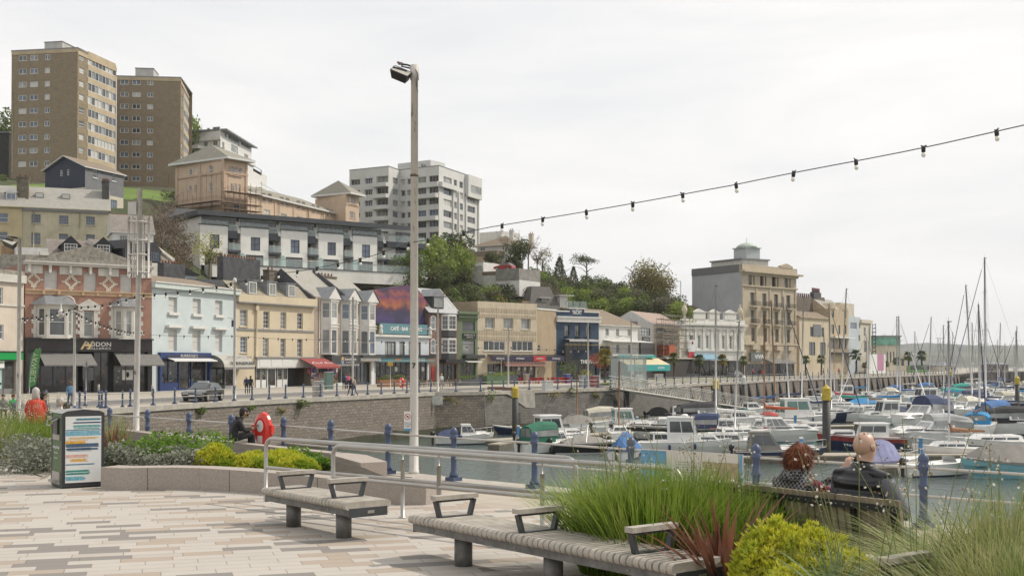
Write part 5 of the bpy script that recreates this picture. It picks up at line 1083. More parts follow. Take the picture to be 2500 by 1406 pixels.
mb=MB();zr=fz(f,Z6,100,140)+1.2;mb.poly([f.pt(-.2,zt,-.1),f.pt(f.L+.3,zt,-.1),f.pt(f.L+.3,zr,-5),f.pt(-.2,zr,-5)],SLATEL);mb.poly([f.pt(f.L+.3,zt,-10),f.pt(-.2,zt,-10),f.pt(-.2,zr,-5),f.pt(f.L+.3,zr,-5)],SLATEL);mb.poly([f.pt(-.2,zt,-10),f.pt(-.2,zt,-.1),f.pt(-.2,zr,-5)],DKR);mb.poly([f.pt(f.L+.3,zt,-.1),f.pt(f.L+.3,zt,-10),f.pt(f.L+.3,zr,-5)],DKR);mb.build('roof',Q)
mb=MB();P=[f.pt(f.L*.48,zt,.3),f.pt(f.L*.48,zt+.5,.3),f.pt(f.L*.48,zr+.5,-5),f.pt(f.L*.48,zr-.3,-5)];mb.prism(P,f.U3()*.35,DKR);mb.build('party_wall',Q)
cy_(f,fu(f,Z6,450),4.5,zt,fz(f,Z6,450,165)+.4,Q,pn_('brown_stack',(.17,.14,.11),.9,.3,2,stain=.4),3.0,1.2,4);cy_(f,fu(f,Z6,10),6,zt,fz(f,Z6,10,100)+.4,Q,pn_('brown_stack',(.17,.14,.11)),1.6,1.0,2)
mb=MB()
for x in(108,455):u=fu(f,Z6,x);mb.tube([f.pt(u,zt,.1),f.pt(u,zs1,.1)],.06,WHITE,6);mb.build('drain_pipe',Q);mb=MB()
DG=pn_('shop_grey',(.045,.047,.05),.5,.1);z0,z1=f.z(800,888),f.z(800,868)
mb=MB();fx_(mb,f,f.u(791),f.u(861),.01,1.2,z0,z1,DG);fx_(mb,f,f.u(790),f.u(861),.01,1.0,z0-.25,z0-.002,FRAMEW);fx_(mb,f,f.u(862),f.L,.01,1.3,f.z(870,881),f.z(870,873),WHITE);fx_(mb,f,f.u(862),f.L+.6,.01,1.6,f.z(870,873)+.002,f.z(870,867),DG);fx_(mb,f,f.L-.9,f.L-.2,.0,.3,ZS,f.z(900,880),FRAMEW);mb.build('fascia',Q)
tx_('boutique',.5,LETW,'lettering',Q,f.pt(f.u(837),f.z(837,876.5),1.22),f.U3(),(0,0,1),width=2.6);tx_('by connell copper',.2,LETW,'lettering',Q,f.pt(f.u(837),f.z(837,884),1.22),f.U3(),(0,0,1),width=2.0)
mb=MB();u=f.u(818);
for k,c in enumerate([(.7,.2,.1),(.7,.5,.1),(.2,.5,.3),(.1,.35,.6),(.5,.15,.5)]):
 t0=2*pi*k/5;mb.poly([f.pt(u+.3*cos(t0+j*2*pi/15)*(1 if j<4 else 1),f.z(818,880)+.48*sin(t0+j*2*pi/15),1.21)for j in range(4)]+[f.pt(u+.12*cos(t0+j*2*pi/15),f.z(818,880)+.2*sin(t0+j*2*pi/15),1.21)for j in(3,0)],pn_('logo_%d'%k,c,.5))
mb.build('logo',Q)
gz_(f,f.u(793),f.u(858),ZS,z0-.2,Q,3,FRAMEW,stall=.3);gz_(f,f.u(866),f.L-1.0,ZS,f.z(870,882),Q,4,FRAMED,display=False,stall=.4,gl=GL[3]);
f=FP(911,163.1,1047,173);zt=fz(f,Z6,700,690);ztm=fz(f,Z6,700,590);zmt=fz(f,Z6,640,262)
wn=rc(f,Z6,[(740,755,845,882),(880,756,930,884),(967,758,1012,886),(1050,762,1083,888)])
Q=sb_('pale blue café building with teal sign board and a painted sunset mural above',f,8,zt,pn_('blue_white_paint',(.50,.54,.57),.75,.05,.6,streak=.15),wn+[(.5,ZS-.3,f.L-.3,f.z(930,884))],rec=.25)
for h_ in wn:wn_(f,h_,Q,w=-.15,frame=FRAMED,cols=max(1,int((h_[2]-h_[0])/.7)),rows=1,gl=GL[2],ft=.07)
m,nt,b=base('mural');v=texco(nt,'UV');sp=nnode(nt,'ShaderNodeSeparateXYZ');nt.links.new(v,sp.inputs[0])
n1=noise(nt,v,.45,6,.65);n2=noise(nt,texco(nt,'UV',(1,1,1)),1.6,6,.7);ad=nnode(nt,'ShaderNodeMath',operation='MULTIPLY_ADD');nt.links.new(n1,ad.inputs[0]);ad.inputs[1].default_value=2.6;nt.links.new(sp.outputs[1],ad.inputs[2])
rp=nnode(nt,'ShaderNodeValToRGB');zlo,zhi=ztm+1.3,zmt+1.6
nt.links.new(rng(nt,ad.outputs[0],zlo,zhi),rp.inputs[0]);e=rp.color_ramp.elements
e[0].position=0;e[0].color=(.03,.04,.14,1);e[1].position=1;e[1].color=(.10,.03,.10,1)
for p_,c in((.18,(.06,.04,.16,1)),(.3,(.03,.025,.09,1)),(.42,(.04,.02,.05,1)),(.5,(.22,.05,.03,1)),(.58,(.5,.16,.03,1)),(.68,(.42,.09,.04,1)),(.8,(.16,.04,.12,1)),(.9,(.38,.10,.05,1))):k=e.new(p_);k.color=c
c=mixcol(nt,rng(nt,n2,.45,.65,0,.5),rp.outputs[0],(.10,.05,.16));gx=noise(nt,texco(nt,'UV',(1,.6,1)),.22,2);c=mixcol(nt,rng(nt,gx,.52,.6,0,.75),c,(.02,.02,.06));c=mixcol(nt,.3,c,(.07,.06,.07));nt.links.new(c,b.inputs['Base Color']);b.inputs['Roughness'].default_value=.7;MUR=m
mb=MB();fm_=f.off(-.8);u0,u1=fu(fm_,Z6,590),fu(fm_,Z6,1150);P=[fm_.pt(u0,fm_.z(905,786),0),fm_.pt(u1,fm_.z(1044,803),0),fm_.pt(u1,fm_.z(1044,740),0),fm_.pt(fu(fm_,Z6,1060),fz(fm_,Z6,1060,265),0),fm_.pt(fu(fm_,Z6,985),fz(fm_,Z6,985,220),0),fm_.pt(fu(fm_,Z6,870),fz(fm_,Z6,870,225),0),fm_.pt(fu(fm_,Z6,760),fz(fm_,Z6,760,245),0),fm_.pt(u0,fz(fm_,Z6,595,270),0)]
mb.prism(P,fm_.pt(0,0,-.6)-fm_.pt(0,0,0),DKR,None);mb.poly([p+(fm_.pt(0,0,.02)-fm_.pt(0,0,0))for p in P],MUR);mb.build('mural_wall',Q)
TEAL=pn_('teal_board',(.10,.22,.25),.6,.06);mb=MB();u0,u1=fu(f,Z6,690),fu(f,Z6,1143);z1,z0=fz(f,Z6,700,580),fz(f,Z6,700,680);fx_(mb,f,u0,u1,-.1,.1,z0,z1,TEAL);mb.build('sign_board',Q)
tx_('CAFÉ · BAR · BISTRO',.75,LETW,'lettering',Q,f.pt((fu(f,Z6,788)+fu(f,Z6,1090))/2,(z0+z1)/2,.12),f.U3(),(0,0,1),width=fu(f,Z6,1090)-fu(f,Z6,788),bold=.015)
mb=MB();fx_(mb,f,-.1,f.L+.2,.01,.35,zt-.3,zt+.02,WHITE)
for x in(690,1160):mb.lathe([(.18,0),(.3,.1),(.32,.5),(.2,.9),(.3,1.1),(.15,1.35)],WHITE,f.pt(fu(f,Z6,x),zt,.2),10)
mb.build('cornice',Q)
mb=MB();z1,z0=f.z(940,872),f.z(940,883);fx_(mb,f,.1,f.L+.2,.01,.9,z0,z1,TEAL);fx_(mb,f,0,f.L+.3,.01,1.1,z1+.002,z1+.35,BK)
for a in(960,1040):fx_(mb,f,f.u(a)-.7,f.u(a)+.7,.901,.92,(z0+z1)/2-.1,(z0+z1)/2+.1,pn_('orange_board',(.5,.2,.08),.6))
mb.build('fascia',Q);tx_('DOCKSIDE',.55,LETW,'lettering',Q,f.pt(f.u(1011),(z0+z1)/2,.92),f.U3(),(0,0,1),width=2.6)
gz_(f,.6,f.L-.4,ZS,z0,Q,10,BK,stall=.3,transom=.7)
mb=MB()
for x in(852,1107):mb.ball(f.pt(fu(f,Z6,x),f.z(*Z6(852,1020)),-.2),(.3,.05,.36),LETW,10,6)
mb.build('round_sticker',Q)
f=FP(1047,173.1,1118,178);zt=fz(f,Z6,1170,480);aw=rc(f,Z6,[(1178,515,1213,632),(1178,738,1213,862)]);DBR=bricks('dark_brick',(.16,.075,.05),(.22,.11,.08),(.15,.12,.10),.24,.085,.012,dirt=.35)
Q=sb_('narrow dark brick building with steep silver roof and big grey dormer',f,8,zt,DBR,[(f.u(1075),ZS-.3,f.L-.3,f.z(1080,890))],rec=.25)
for h_ in aw:archwin(f,h_,Q,WHITE)
for y0,y1 in((495,648),(722,868)):
 a,b_,c,d=rc(f,Z6,[(1280,y0,1415,y1)])[0];mb=MB();wins=[];o1=.8
 for(u0,w0),(u1,w1)in zip([(a,0),(a+.7,o1),(c-.7,o1)],[(a+.7,o1),(c-.7,o1),(c,0)]):
  fb=Face(f.pt(u0,0,w0).xy,f.pt(u1,0,w1).xy);h1=(.1,b_+.15,fb.L-.1,d-.25);wh_(mb,fb,0,fb.L,b_,d,[h1],WHITE,.1);wins.append((fb,h1));wh_(mb,fb,0,fb.L,b_-1.0,b_,[],DG,.1)
 mb.poly([f.pt(a,d,0),f.pt(a+.7,d,o1),f.pt(c-.7,d,o1),f.pt(c,d,0)],WHITE);bo=mb.build('bay_window',Q)
 for fb,h_ in wins:wn_(fb,h_,bo,w=-.05,cols=2,rows=3,gl=GL[3],ft=.06,bars=.03)
mb=MB();SIL=bricks('silver_slate',(.34,.345,.35),(.45,.45,.45),(.2,.2,.2),.35,.25,.012,rough=.4,dirt=.2);zr=fz(f,Z6,1170,262)+.5;mb.poly([f.pt(-.2,zt,.2),f.pt(f.L+.2,zt,.2),f.pt(f.L+.2,zr,-4),f.pt(-.2,zr,-4)],SIL);mb.poly([f.pt(f.L+.2,zt,.2),f.pt(f.L+.2,zt,-8),f.pt(f.L+.2,zr,-4)],DKR);mb.poly([f.pt(-.2,zt,-8),f.pt(-.2,zt,.2),f.pt(-.2,zr,-4)],DKR);mb.poly([f.pt(-.2,zr,-4),f.pt(f.L+.2,zr,-4),f.pt(f.L+.2,zt,-8),f.pt(-.2,zt,-8)],SIL)
mb.tube([f.pt(f.L+.2,zt,.2),f.pt(f.L+.2,zr,-4)],.12,WHITE,6);fx_(mb,f,-.1,f.L+.1,.2,.35,zt-.15,zt,BLACK);mb.build('roof',Q)
a,b_,c,d=rc(f,Z6,[(1215,325,1325,435)])[0];mb=MB();fx_(mb,f,a,c,-3.6,-.5,b_,d,DG);P=[f.pt(a-.6,d,-.3),f.pt(c+.3,d,-.3),f.pt((a+c)/2,d+1.2,-.3)];mb.prism(P,f.pt(0,0,-3.6)-f.pt(0,0,0),LEADR);do=mb.build('dormer',Q);wn_(f,(a+.25,b_+.1,c-.1,d-.05),do,w=-.4,frame=FRAMEB,cols=1,rows=1,gl=GL[2],ft=.12)
mb=MB();z0,z1=f.z(1080,886),f.z(1080,877);fx_(mb,f,f.u(1072),f.L,.01,1.4,z0,z1,BK);mb.build('fascia',Q);gz_(f,f.u(1077),f.L-.4,ZS,z0,Q,4,BK,stall=.5,transom=.7);
mb=MB();fx_(mb,f,f.u(1053),f.u(1060),.005,.08,ZS,f.z(1055,895),pn_('red_door',(.35,.025,.02),.5));mb.build('door',Q,label='narrow red door')
cy_(f,f.L+.3,3,zt,zt+2.6,Q,DKR,.8,.8,2)
f=FP(1118,178.1,1166,181);zt=fz(f,Z6,1440,490);GRE=pn_('sage_green_paint',(.125,.17,.095),.7,.08);wn=rc(f,Z6,[(1480,565,1600,655),(1482,742,1600,878)])
Q=sb_('narrow sage green restaurant building',f,8,zt,GRE,wn+[(.5,ZS-.3,f.L-.4,f.z(1130,886))],rec=.2)
for h_ in wn:wn_(f,h_,Q,w=-.12,frame=FRAMED,cols=1,rows=2,sash=.72,gl=rnd.choice([GL[2],GL[3]]),ft=.1)
mb=MB();fx_(mb,f,-.05,f.L+.05,-.1,.35,zt-.02,zt+.35,GRE);z1=fz(f,Z6,1440,520)
for k in range(16):fx_(mb,f,f.L*k/16,f.L*k/16+.12,.01,.22,z1-.35,z1-.1,GRE)
fx_(mb,f,-.05,f.L+.05,.01,.3,z1-.1,z1+.02,GRE);fx_(mb,f,fu(f,Z6,1480),fu(f,Z6,1660),.01,.9,fz(f,Z6,1480,915),fz(f,Z6,1480,882),DG);mb.build('cornice',Q)
mb=MB();a,b_,c,d=rc(f,Z6,[(1480,675,1607,728)])[0];fx_(mb,f,a,c,.01,.1,b_,d,BLACK);mb.build('sign_board',Q);tx_('HARBOUR 16',.36,LETTER,'lettering',Q,f.pt((a+c)/2,b_+(d-b_)*.66,.12),f.U3(),(0,0,1),width=(c-a)*.8);tx_('bistro',.34,LETTER,'lettering',Q,f.pt((a+c)/2,b_+(d-b_)*.28,.12),f.U3(),(0,0,1),width=(c-a)*.5,shear=.3)
aw_(f,.8,f.L-.2,f.z(1130,879),f.z(1130,883),1.3,FRAMEW,Q,w=.0,val=.08);gz_(f,.6,f.L-.5,ZS,f.z(1130,886),Q,4,GRE,stall=.4)
f=FP(1166,181.1,1311,190);zt=fz(f,Z8,175,258);w1=rc(f,Z8,[(255,447,365,568),(465,452,578,572),(668,458,775,578)]);w2=rc(f,Z8,[(238,710,482,824),(563,714,802,828)])
Q=sb_('boxy beige tiled 1930s building over the striped front of a waterfront café',f,14,zt,BEIGE,w1+w2+[(f.u(1190),ZS-.3,f.L-.3,f.z(1200,888))],rec=.35,side=TAN,parapet=.6)
for h_ in w1:wn_(f,h_,Q,w=-.28,cols=3,rows=1,gl=GL[2],ft=.07,sill=CREAMP)
for h_ in w2:wn_(f,h_,Q,w=-.12,cols=4,rows=1,gl=GL[0],ft=.1,bars=.1,sill=CREAMP)
mb=MB()
for y0,y1 in((330,375),(400,440),(590,635),(655,700)):
 a=fz(f,Z8,175,y1);d=fz(f,Z8,175,y0);n=36
 for k in range(n):u=f.L*k/n;fx_(mb,f,u+.02,u+f.L/n*.55,.004,.07,a,d,BEIGE)
mb.build('fluted_band',Q)
NVS=pn_('navy_sign',(.03,.025,.06),.5);mb=MB();u0,u1=f.u(1190),f.u(1366);z1,z0=f.z(1190,869),f.z(1190,881);fx_(mb,f,u0,u1,1.0,1.15,z0,z1,NVS);mb.poly([f.pt(u0,z1,1.0),f.pt(u1,z1,1.0),f.pt(u1,z1+.3,0),f.pt(u0,z1+.3,0)],BK);fx_(mb,f,f.u(1290),f.u(1320),1.151,1.2,z0,z1+.05,pn_('red_board',(.45,.03,.03),.6));fx_(mb,f,f.u(1225),f.u(1322),.3,.95,z0-.8,z0-.1,pn_('salmon_board',(.32,.18,.15),.7));mb.build('fascia',Q)
for px,t,wd in((1209,'CAFÉ BAR DELI',1.7),(1258,'WATERFRONT',1.8),(1345,'CAFÉ BAR DELI',1.8)):tx_(t,.42,LETW,'lettering',Q,f.pt(f.u(px),(z0+z1)/2,1.17),f.U3(),(0,0,1),width=wd)
tx_('BIG BREAKFAST',.3,LETW,'lettering',Q,f.pt(f.u(1305),(z0+z1)/2,1.22),f.U3(),(0,0,1),width=1.6)
gz_(f,f.u(1193),f.L-.4,ZS,z0-.2,Q,8,BK,stall=.9)
mb=MB()
for k in range(4):u=f.u(1262+k*15);fx_(mb,f,u,u+.85,-.2,-.15,ZS+1.1,ZS+2.6,pn_('menu_board',(.20,.17,.15),.7));mb.ball(f.pt(u+.42,ZS+2.1,-.14),(.3,.03,.33),LETW,8,5)
mb.build('menu_board',Q)
mb=MB();BULB=pn_('bulb_white',(.75,.74,.70),.3,.02)
for k in range(26):mb.ball(f.pt(u0+(u1-u0)*k/25,z0-.15,1.08),.06,BULB,6,4)
mb.build('festoon_bulb',Q)
fs2=FP(1311,190.2,1358,196);zt2=fs2 .z(1330,757);mb=MB();r_=tg('annex','plain tan side building between the beige block and the navy pub','building',fs2 .pt(fs2 .L/2,ZS,0));wh=rc(fs2,Z8,[(858,760,884,828)]);wh_(mb,fs2,0,fs2 .L,ZS,zt2,wh,TAN);mb.poly([fs2 .pt(0,zt2,0),fs2 .pt(fs2 .L,zt2,0),fs2 .pt(fs2 .L,zt2,-12),fs2 .pt(0,zt2,-12)],LEADR);fx_(mb,fs2,-.1,fs2 .L,-.2,.1,zt2+.002,zt2+.25,WHITE);mb.build('wall',r_);wn_(fs2,wh[0],r_,cols=1,rows=2)
f=FP(1358,196,1462,201.5);zt=fz(f,Z8,1070,378);NV=pn_('navy_paint',(.028,.055,.10),.6,.06,.8,streak=.15);w1=rc(f,Z8,[(1165,527,1217,660),(1287,530,1337,664),(1408,533,1457,668)])
z_ba=fz(f,Z8,1170,815);Q=sb_('navy blue pub building with white cornice and terrace',f,12,zt,NV,w1+[(fu(f,Z8,1170),z_ba,fu(f,Z8,1470),fz(f,Z8,1170,725)),(1.2,ZS-.3,f.L-.5,f.z(1370,876))],rec=.3,side=TAN)
for h_ in w1:wn_(f,h_,Q,w=-.2,frame=FRAMED,cols=2,rows=1,gl=GL[2],ft=.1);m2=MB();fx_(m2,f,h_[0]-.1,h_[2]+.1,.01,.4,h_[1]-.1,h_[1]+.0,BLACK);[m2 .tube([f.pt(h_[0]-.1+k*.13,h_[1],.38),f.pt(h_[0]-.1+k*.13,h_[1]+.9,.38)],.015,BLACK,4)for k in range(int((h_[2]-h_[0]+.2)/.13)+1)];m2 .build('balconette',Q)
wn_(f,(fu(f,Z8,1170),z_ba,fu(f,Z8,1470),fz(f,Z8,1170,725)),Q,w=-.25,frame=FRAMED,cols=6,rows=1,gl=GL[3])
mb=MB();zc=fz(f,Z8,1070,470);fx_(mb,f,-.1,f.L+.15,.01,.45,zc-.35,zc+.35,WHITE);fx_(mb,f,-.15,f.L+.2,.01,.6,zc+.352,zc+.6,WHITE)
ua,ub=fu(f,Z8,1215),fu(f,Z8,1385);fx_(mb,f,ua,ub,-.3,.1,zt+.002,fz(f,Z8,1215,345),NV);fx_(mb,f,ua-.1,ub+.1,-.35,.2,fz(f,Z8,1215,345),fz(f,Z8,1215,333),WHITE);fx_(mb,f,-.1,ua-.002,-.3,.2,zt+.001,zt+.2,WHITE);fx_(mb,f,ub+.002,f.L+.1,-.3,.2,zt+.001,zt+.2,WHITE);mb.build('cornice',Q)
um=(ua+ub)/2;tx_('YACHT',.95,LETW,'lettering',Q,f.pt(um,fz(f,Z8,1305,388),.13),f.U3(),(0,0,1),width=2.1,bold=.02);tx_('THE',.5,LETW,'lettering',Q,f.pt(um,fz(f,Z8,1305,356),.13),f.U3(),(0,0,1),width=.7)
tx_('THE YACHT',.85,LETW,'lettering',Q,f.pt(fu(f,Z8,1395),fz(f,Z8,1395,952),1.6),f.U3(),(0,0,1),width=4.6,bold=.02)
aw_(f,fu(f,Z8,1150),fu(f,Z8,1495),fz(f,Z8,1150,690),fz(f,Z8,1150,700),1.6,pn_('awning_pale',(.45,.45,.44),.8),Q,val=.3)
mb=MB();ul,ur_=fu(f,Z8,1110),fu(f,Z8,1620);zf=fz(f,Z8,1170,925);fx_(mb,f,ul,ur_,.01,1.5,zf-.9,zf-.0,BK);fx_(mb,f,ul,fu(f,Z8,1190),.8,1.45,zf+.001,fz(f,Z8,1110,770),BK);fx_(mb,f,fu(f,Z8,1535),ur_,.8,1.45,zf+.001,fz(f,Z8,1535,775),BK);
for k in range(40):u=ul+(ur_-ul)*k/39;mb.tube([f.pt(u,zf,1.42),f.pt(u,zf+2.4,1.42)],.02,BLACK,4)
fx_(mb,f,ul,ur_,1.38,1.46,zf+2.4,zf+2.48,pn_('amber_rail',(.35,.25,.08),.5));fx_(mb,f,ul,ur_,1.38,1.44,zf+1.1,zf+1.2,BLACK);mb.build('terrace_balcony',Q)
gz_(f,1.3,f.L-.6,ZS,f.z(1370,888),Q,6,NV,stall=.6)
f=FP(1462,202,1557,211);zt=fz(f,Z8,1560,528);w1=rc(f,Z11,[(178,385,228,495),(338,390,386,500),(515,395,560,505)]);w2=rc(f,Z11,[(187,630,230,700),(343,632,386,760),(518,636,560,765)])
Q=sb_('white rendered house with iron balcony above the teal seafood café',f,9,zt,WHITE,w1+w2+[(.4,ZS-.3,f.L-.3,f.z(1480,880))],rec=.15)
for h_ in w1:wn_(f,h_,Q,cols=2,rows=4,gl=GL[3],sill=WHITE)
for h_ in w2:wn_(f,h_,Q,cols=2,rows=3,gl=GL[0])
mb=MB();hr_(mb,f,0,f.L,0,9,zt,fz(f,Z8,1570,400)+1.0,TILEB,.4,False,True,soff=WHITE);mb.build('roof',Q)
zf=fz(f,Z11,160,780);mb=MB();fx_(mb,f,fu(f,Z11,150),f.L+2.5,.01,1.7,zf-.2,zf,FRAMEW);mb.build('balcony',Q);mb=MB()
for k in range(50):u=fu(f,Z11,150)+(f.L+2.5-fu(f,Z11,150))*k/49;mb.tube([f.pt(u,zf,1.65),f.pt(u,zf+1.05,1.65)],.018,BLACK,4)
fx_(mb,f,fu(f,Z11,150),f.L+2.5,1.6,1.68,zf+1.05,zf+1.1,BLACK);mb.build('railing',Q);aw_(f,fu(f,Z11,140),f.L+2,fz(f,Z11,140,560),fz(f,Z11,140,580),1.8,WHITE,Q,val=.12)
TQ=pn_('teal_awning',(.03,.30,.29),.7,.06);mb=MB();z1,z0=f.z(1490,866),f.z(1490,873);fx_(mb,f,fu(f,Z11,245),f.L+3,1.0,1.75,z0,z1,TQ);mb.build('fascia',Q);tx_('ROCKFISH',.62,LETW,'lettering',Q,f.pt(fu(f,Z11,505),(z0+z1)/2,1.77),f.U3(),(0,0,1),width=1.9,bold=.02)
aw_(f,fu(f,Z11,250),f.L+5,z0-.05,z0-1.2,2.6,pn_('yellow_canvas',(.55,.48,.30),.8),Q,w=1.0,val=1.1,valm=TQ);tx_('ROCKFISH',.5,LETW,'lettering',Q,f.pt(fu(f,Z11,660),z0-1.75,5.03),f.U3(),(0,0,1),width=2.0)
gz_(f,.5,f.L-.4,ZS,z0-.1,Q,6,pn_('teal_frame',(.02,.16,.16),.5),stall=.5)
f=FP(1557,212,1595,222);zt=fz(f,Z11,660,275);w1=rc(f,Z11,[(700,372,858,486)]);Q=sb_('slim grey rendered building beside the scaffolding',f,8,zt,pn_('mid_grey_render',(.22,.215,.21),.8,.08),w1,rec=.15);wn_(f,w1[0],Q,frame=FRAMED,cols=4,rows=2,gl=GL[2])
mb=MB();a,b_,c,d=rc(f,Z11,[(735,512,850,572)])[0];fx_(mb,f,a,c,.01,.1,b_,d,BLACK);mb.build('sign_board',Q);tx_('noms',.5,LETTER,'lettering',Q,f.pt((a+c)/2,(b_+d)/2,.12),f.U3(),(0,0,1),width=(c-a)*.7)
mb=MB();fx_(mb,f,fu(f,Z11,690),f.L,.01,.3,ZS,fz(f,Z11,700,600),BK);mb.build('porch',Q)
f=FP(1595,224,1664,238);zt=fz(f,Z11,900,320);w1=rc(f,Z11,[(960,385,1100,440),(1145,560,1215,650)]);Q=sb_('cream house under repair with sloping brown roof',f,8,zt,CREAMP,w1,rec=.15);[wn_(f,h_,Q,frame=FRAMEW,cols=3,rows=1,gl=GL[0])for h_ in w1]
mb=MB();hr_(mb,f,0,f.L,0,9,zt,zt+2.6,bricks('faded_tiles',(.30,.21,.16),(.38,.29,.24),(.2,.15,.12),.3,.2,.012),.3,False,False,soff=WHITE);mb.build('roof',Q)
mb=MB();fx_(mb,f,fu(f,Z11,960),fu(f,Z11,1060),.3,2.5,fz(f,Z11,960,800),fz(f,Z11,960,640),pn_('orange_red_wall',(.32,.08,.035),.8));fx_(mb,f,-.5,f.L,.6,2.8,fz(f,Z11,960,850),fz(f,Z11,960,830),CONC);fx_(mb,f,0,f.L,.5,2.5,ZS,fz(f,Z11,960,851),INNER);mb.build('terrace_cafe',Q)
scaffold('grey scaffolding in front of the cream house under repair',f,.5,f.L-.5,.5,1.9,fz(f,Z11,960,800),fz(f,Z11,960,240),6,[fz(f,Z11,960,y)for y in(690,590,480,385,250)],tube=pn_('grey_tube',(.30,.28,.26),.6),extra=1.5)
f=FP(1664,240,1817,251);zt=fz(f,Z11,1310,300);cols_=[(1462,495,1500,685),(1588,497,1625,687),(1714,499,1748,688),(1838,501,1873,690),(1958,503,1992,692),(2070,505,2105,693),(2185,507,2215,690)]
w1=rc(f,Z11,cols_);WC=pn_('classical_white',(.66,.645,.60),.7,.05,.8,streak=.12);Q=sb_('ornate white classical building with urns on its parapet',f,12,zt,WC,w1+[(.5,ZS-.3,f.L-.5,f.z(1680,880))],rec=.3,side=STUC)
for h_ in w1:wn_(f,h_,Q,w=-.2,cols=2,rows=4,gl=GL[3],ft=.06)
mb=MB();fx_(mb,f,-.2,f.L+.3,.01,.7,zt-.4,zt,WC);fx_(mb,f,-.1,f.L+.1,.01,.35,zt-1.2,zt-.9,WC);fx_(mb,f,-.1,f.L+.1,.01,.3,fz(f,Z11,1462,730),fz(f,Z11,1462,710),WC);zp=fz(f,Z11,1400,235)
fx_(mb,f,0,f.L,-.4,.2,zt+.001,zp,WC)
for x0,x1,y in((1505,1690,168),(1752,1905,172),(1990,2160,188)):
 a,c=fu(f,Z11,x0),fu(f,Z11,x1);z=zp+1.35;fx_(mb,f,a,c,-.4,.3,zp+.001,z,WC);fx_(mb,f,a-.2,c+.2,-.45,.45,z,z+.2,WC);mb.prism([f.pt(a+.2,z+.2,.3),f.pt(c-.2,z+.2,.3),f.pt((a+c)/2,z+.75,.3)],f.pt(0,0,-.6)-f.pt(0,0,0),WC)
us=[(w1[k][2]+w1[k+1][0])/2 for k in range(6)]+[w1[0][0]-.8,w1[6][2]+.6]
for u in us:fx_(mb,f,u-.28,u+.28,.005,.22,fz(f,Z11,1462,708),zt-1.2,WC);fx_(mb,f,u-.38,u+.38,.006,.32,zt-1.5,zt-1.21,WC)
for h_ in w1:fx_(mb,f,h_[0]-.15,h_[2]+.15,.005,.2,h_[3]+.1,h_[3]+.3,WC);mb.prism([f.pt(h_[0]-.2,h_[3]+.3,.25),f.pt(h_[2]+.2,h_[3]+.3,.25),f.pt((h_[0]+h_[2])/2,h_[3]+.7,.25)],f.pt(0,0,-.2)-f.pt(0,0,0),WC)
mb.build('cornice',Q)
for x,y in((1382,90),(2232,140)):
 mb=MB();mb.lathe([(.35,0),(.35,.2),(.15,.35),(.2,.6),(.5,1.3),(.62,1.9),(.3,2.6),(.12,2.9),(.2,3.1),(.05,3.4)],pn_('urn_stone',(.55,.5,.38),.8,.1),f.pt(fu(f,Z11,x),zp,0),10);mb.build('urn',Q)
aw_(f,fu(f,Z11,1470),fu(f,Z11,1850),fz(f,Z11,1470,770),fz(f,Z11,1470,850),3.2,pn_('blue_canvas',(.20,.34,.44),.8),Q,val=.2);gz_(f,.6,f.L-.6,ZS,f.z(1680,880),Q,9,BK,stall=.4)
mb=MB();u=f.u(1673);fx_(mb,f,u,u+2,.8,.9,fz(f,Z11,1380,740),fz(f,Z11,1380,560),LETW);fx_(mb,f,u,u+1.7,.8,.9,fz(f,Z11,1380,845),fz(f,Z11,1380,741),pn_('red_board',(.45,.03,.03)));mb.ball(f.pt(u+1,fz(f,Z11,1380,605),.9),(.35,.03,.35),pn_('logo_maroon',(.3,.03,.05)),8,5);mb.build('banner_sign',Q)
mb=MB();fx_(mb,f,fu(f,Z11,1140),fu(f,Z11,1305),1.9,1.98,fz(f,Z11,1140,340),fz(f,Z11,1140,262),LETW);mb.build('scaffold_banner',Q);tx_('acorn',.6,pn_('letter_grey',(.2,.19,.17)),'lettering',Q,f.pt(fu(f,Z11,1222),fz(f,Z11,1222,298),2.0),f.U3(),(0,0,1),width=2.2,shear=.3)
GS=pn_('grey_render_side',(.38,.39,.405),.8,.08,.25,stain=.1,streak=.3);HST=pn_('hotel_stone',(.46,.39,.29),.85,.08,.8,stain=.12,streak=.25)
fs3=FP(1690,276,1812,262);f=FP(1812,262,1945,277);zt=fz(f,Z10,870,290)
zfw=lambda x,y:fz(f,Z10,x,y)
top4=rc(f,Z10,[(912,336,975,430),(1020,345,1080,437),(1128,355,1190,447),(1240,368,1300,458)])
c1=rc(f,Z10,[(932,495,972,610),(1040,503,1080,618),(1147,512,1185,628),(1258,521,1295,636)]);c2=rc(f,Z10,[(937,655,972,770),(1045,662,1080,776),(1152,670,1186,782),(1262,676,1296,790)]);c3=rc(f,Z10,[(942,815,976,935),(1052,820,1085,940),(1158,826,1190,944),(1262,832,1292,948)])
Q=tg('hotel','tall stone hotel with iron balconies, grey rendered side and domed roof lantern','hotel',f.pt(0,ZS,0));mb=MB()
wh_(mb,f,0,f.L,ZS-.3,zt,top4+c1+c2+c3+[(1,ZS-.3,f.L-1,f.z(1830,888))],HST,.5);wh_(mb,fs3,0,fs3 .L,ZS-.3,zt,[],GS);fx_(mb,f,.0,.9,-1.2,.001-.01,ZS,zt-.1,HST)if False else None
mb.poly([f.pt(f.L,ZS,0),f.pt(f.L,ZS,-20),f.pt(f.L,zt,-20),f.pt(f.L,zt,0)],HST);q=[fs3 .pt(0,zt,0),f.pt(0,zt,0),f.pt(f.L,zt,0),f.pt(f.L,zt,-20)];mb.poly(q,LEADR);mb.build('wall',Q)
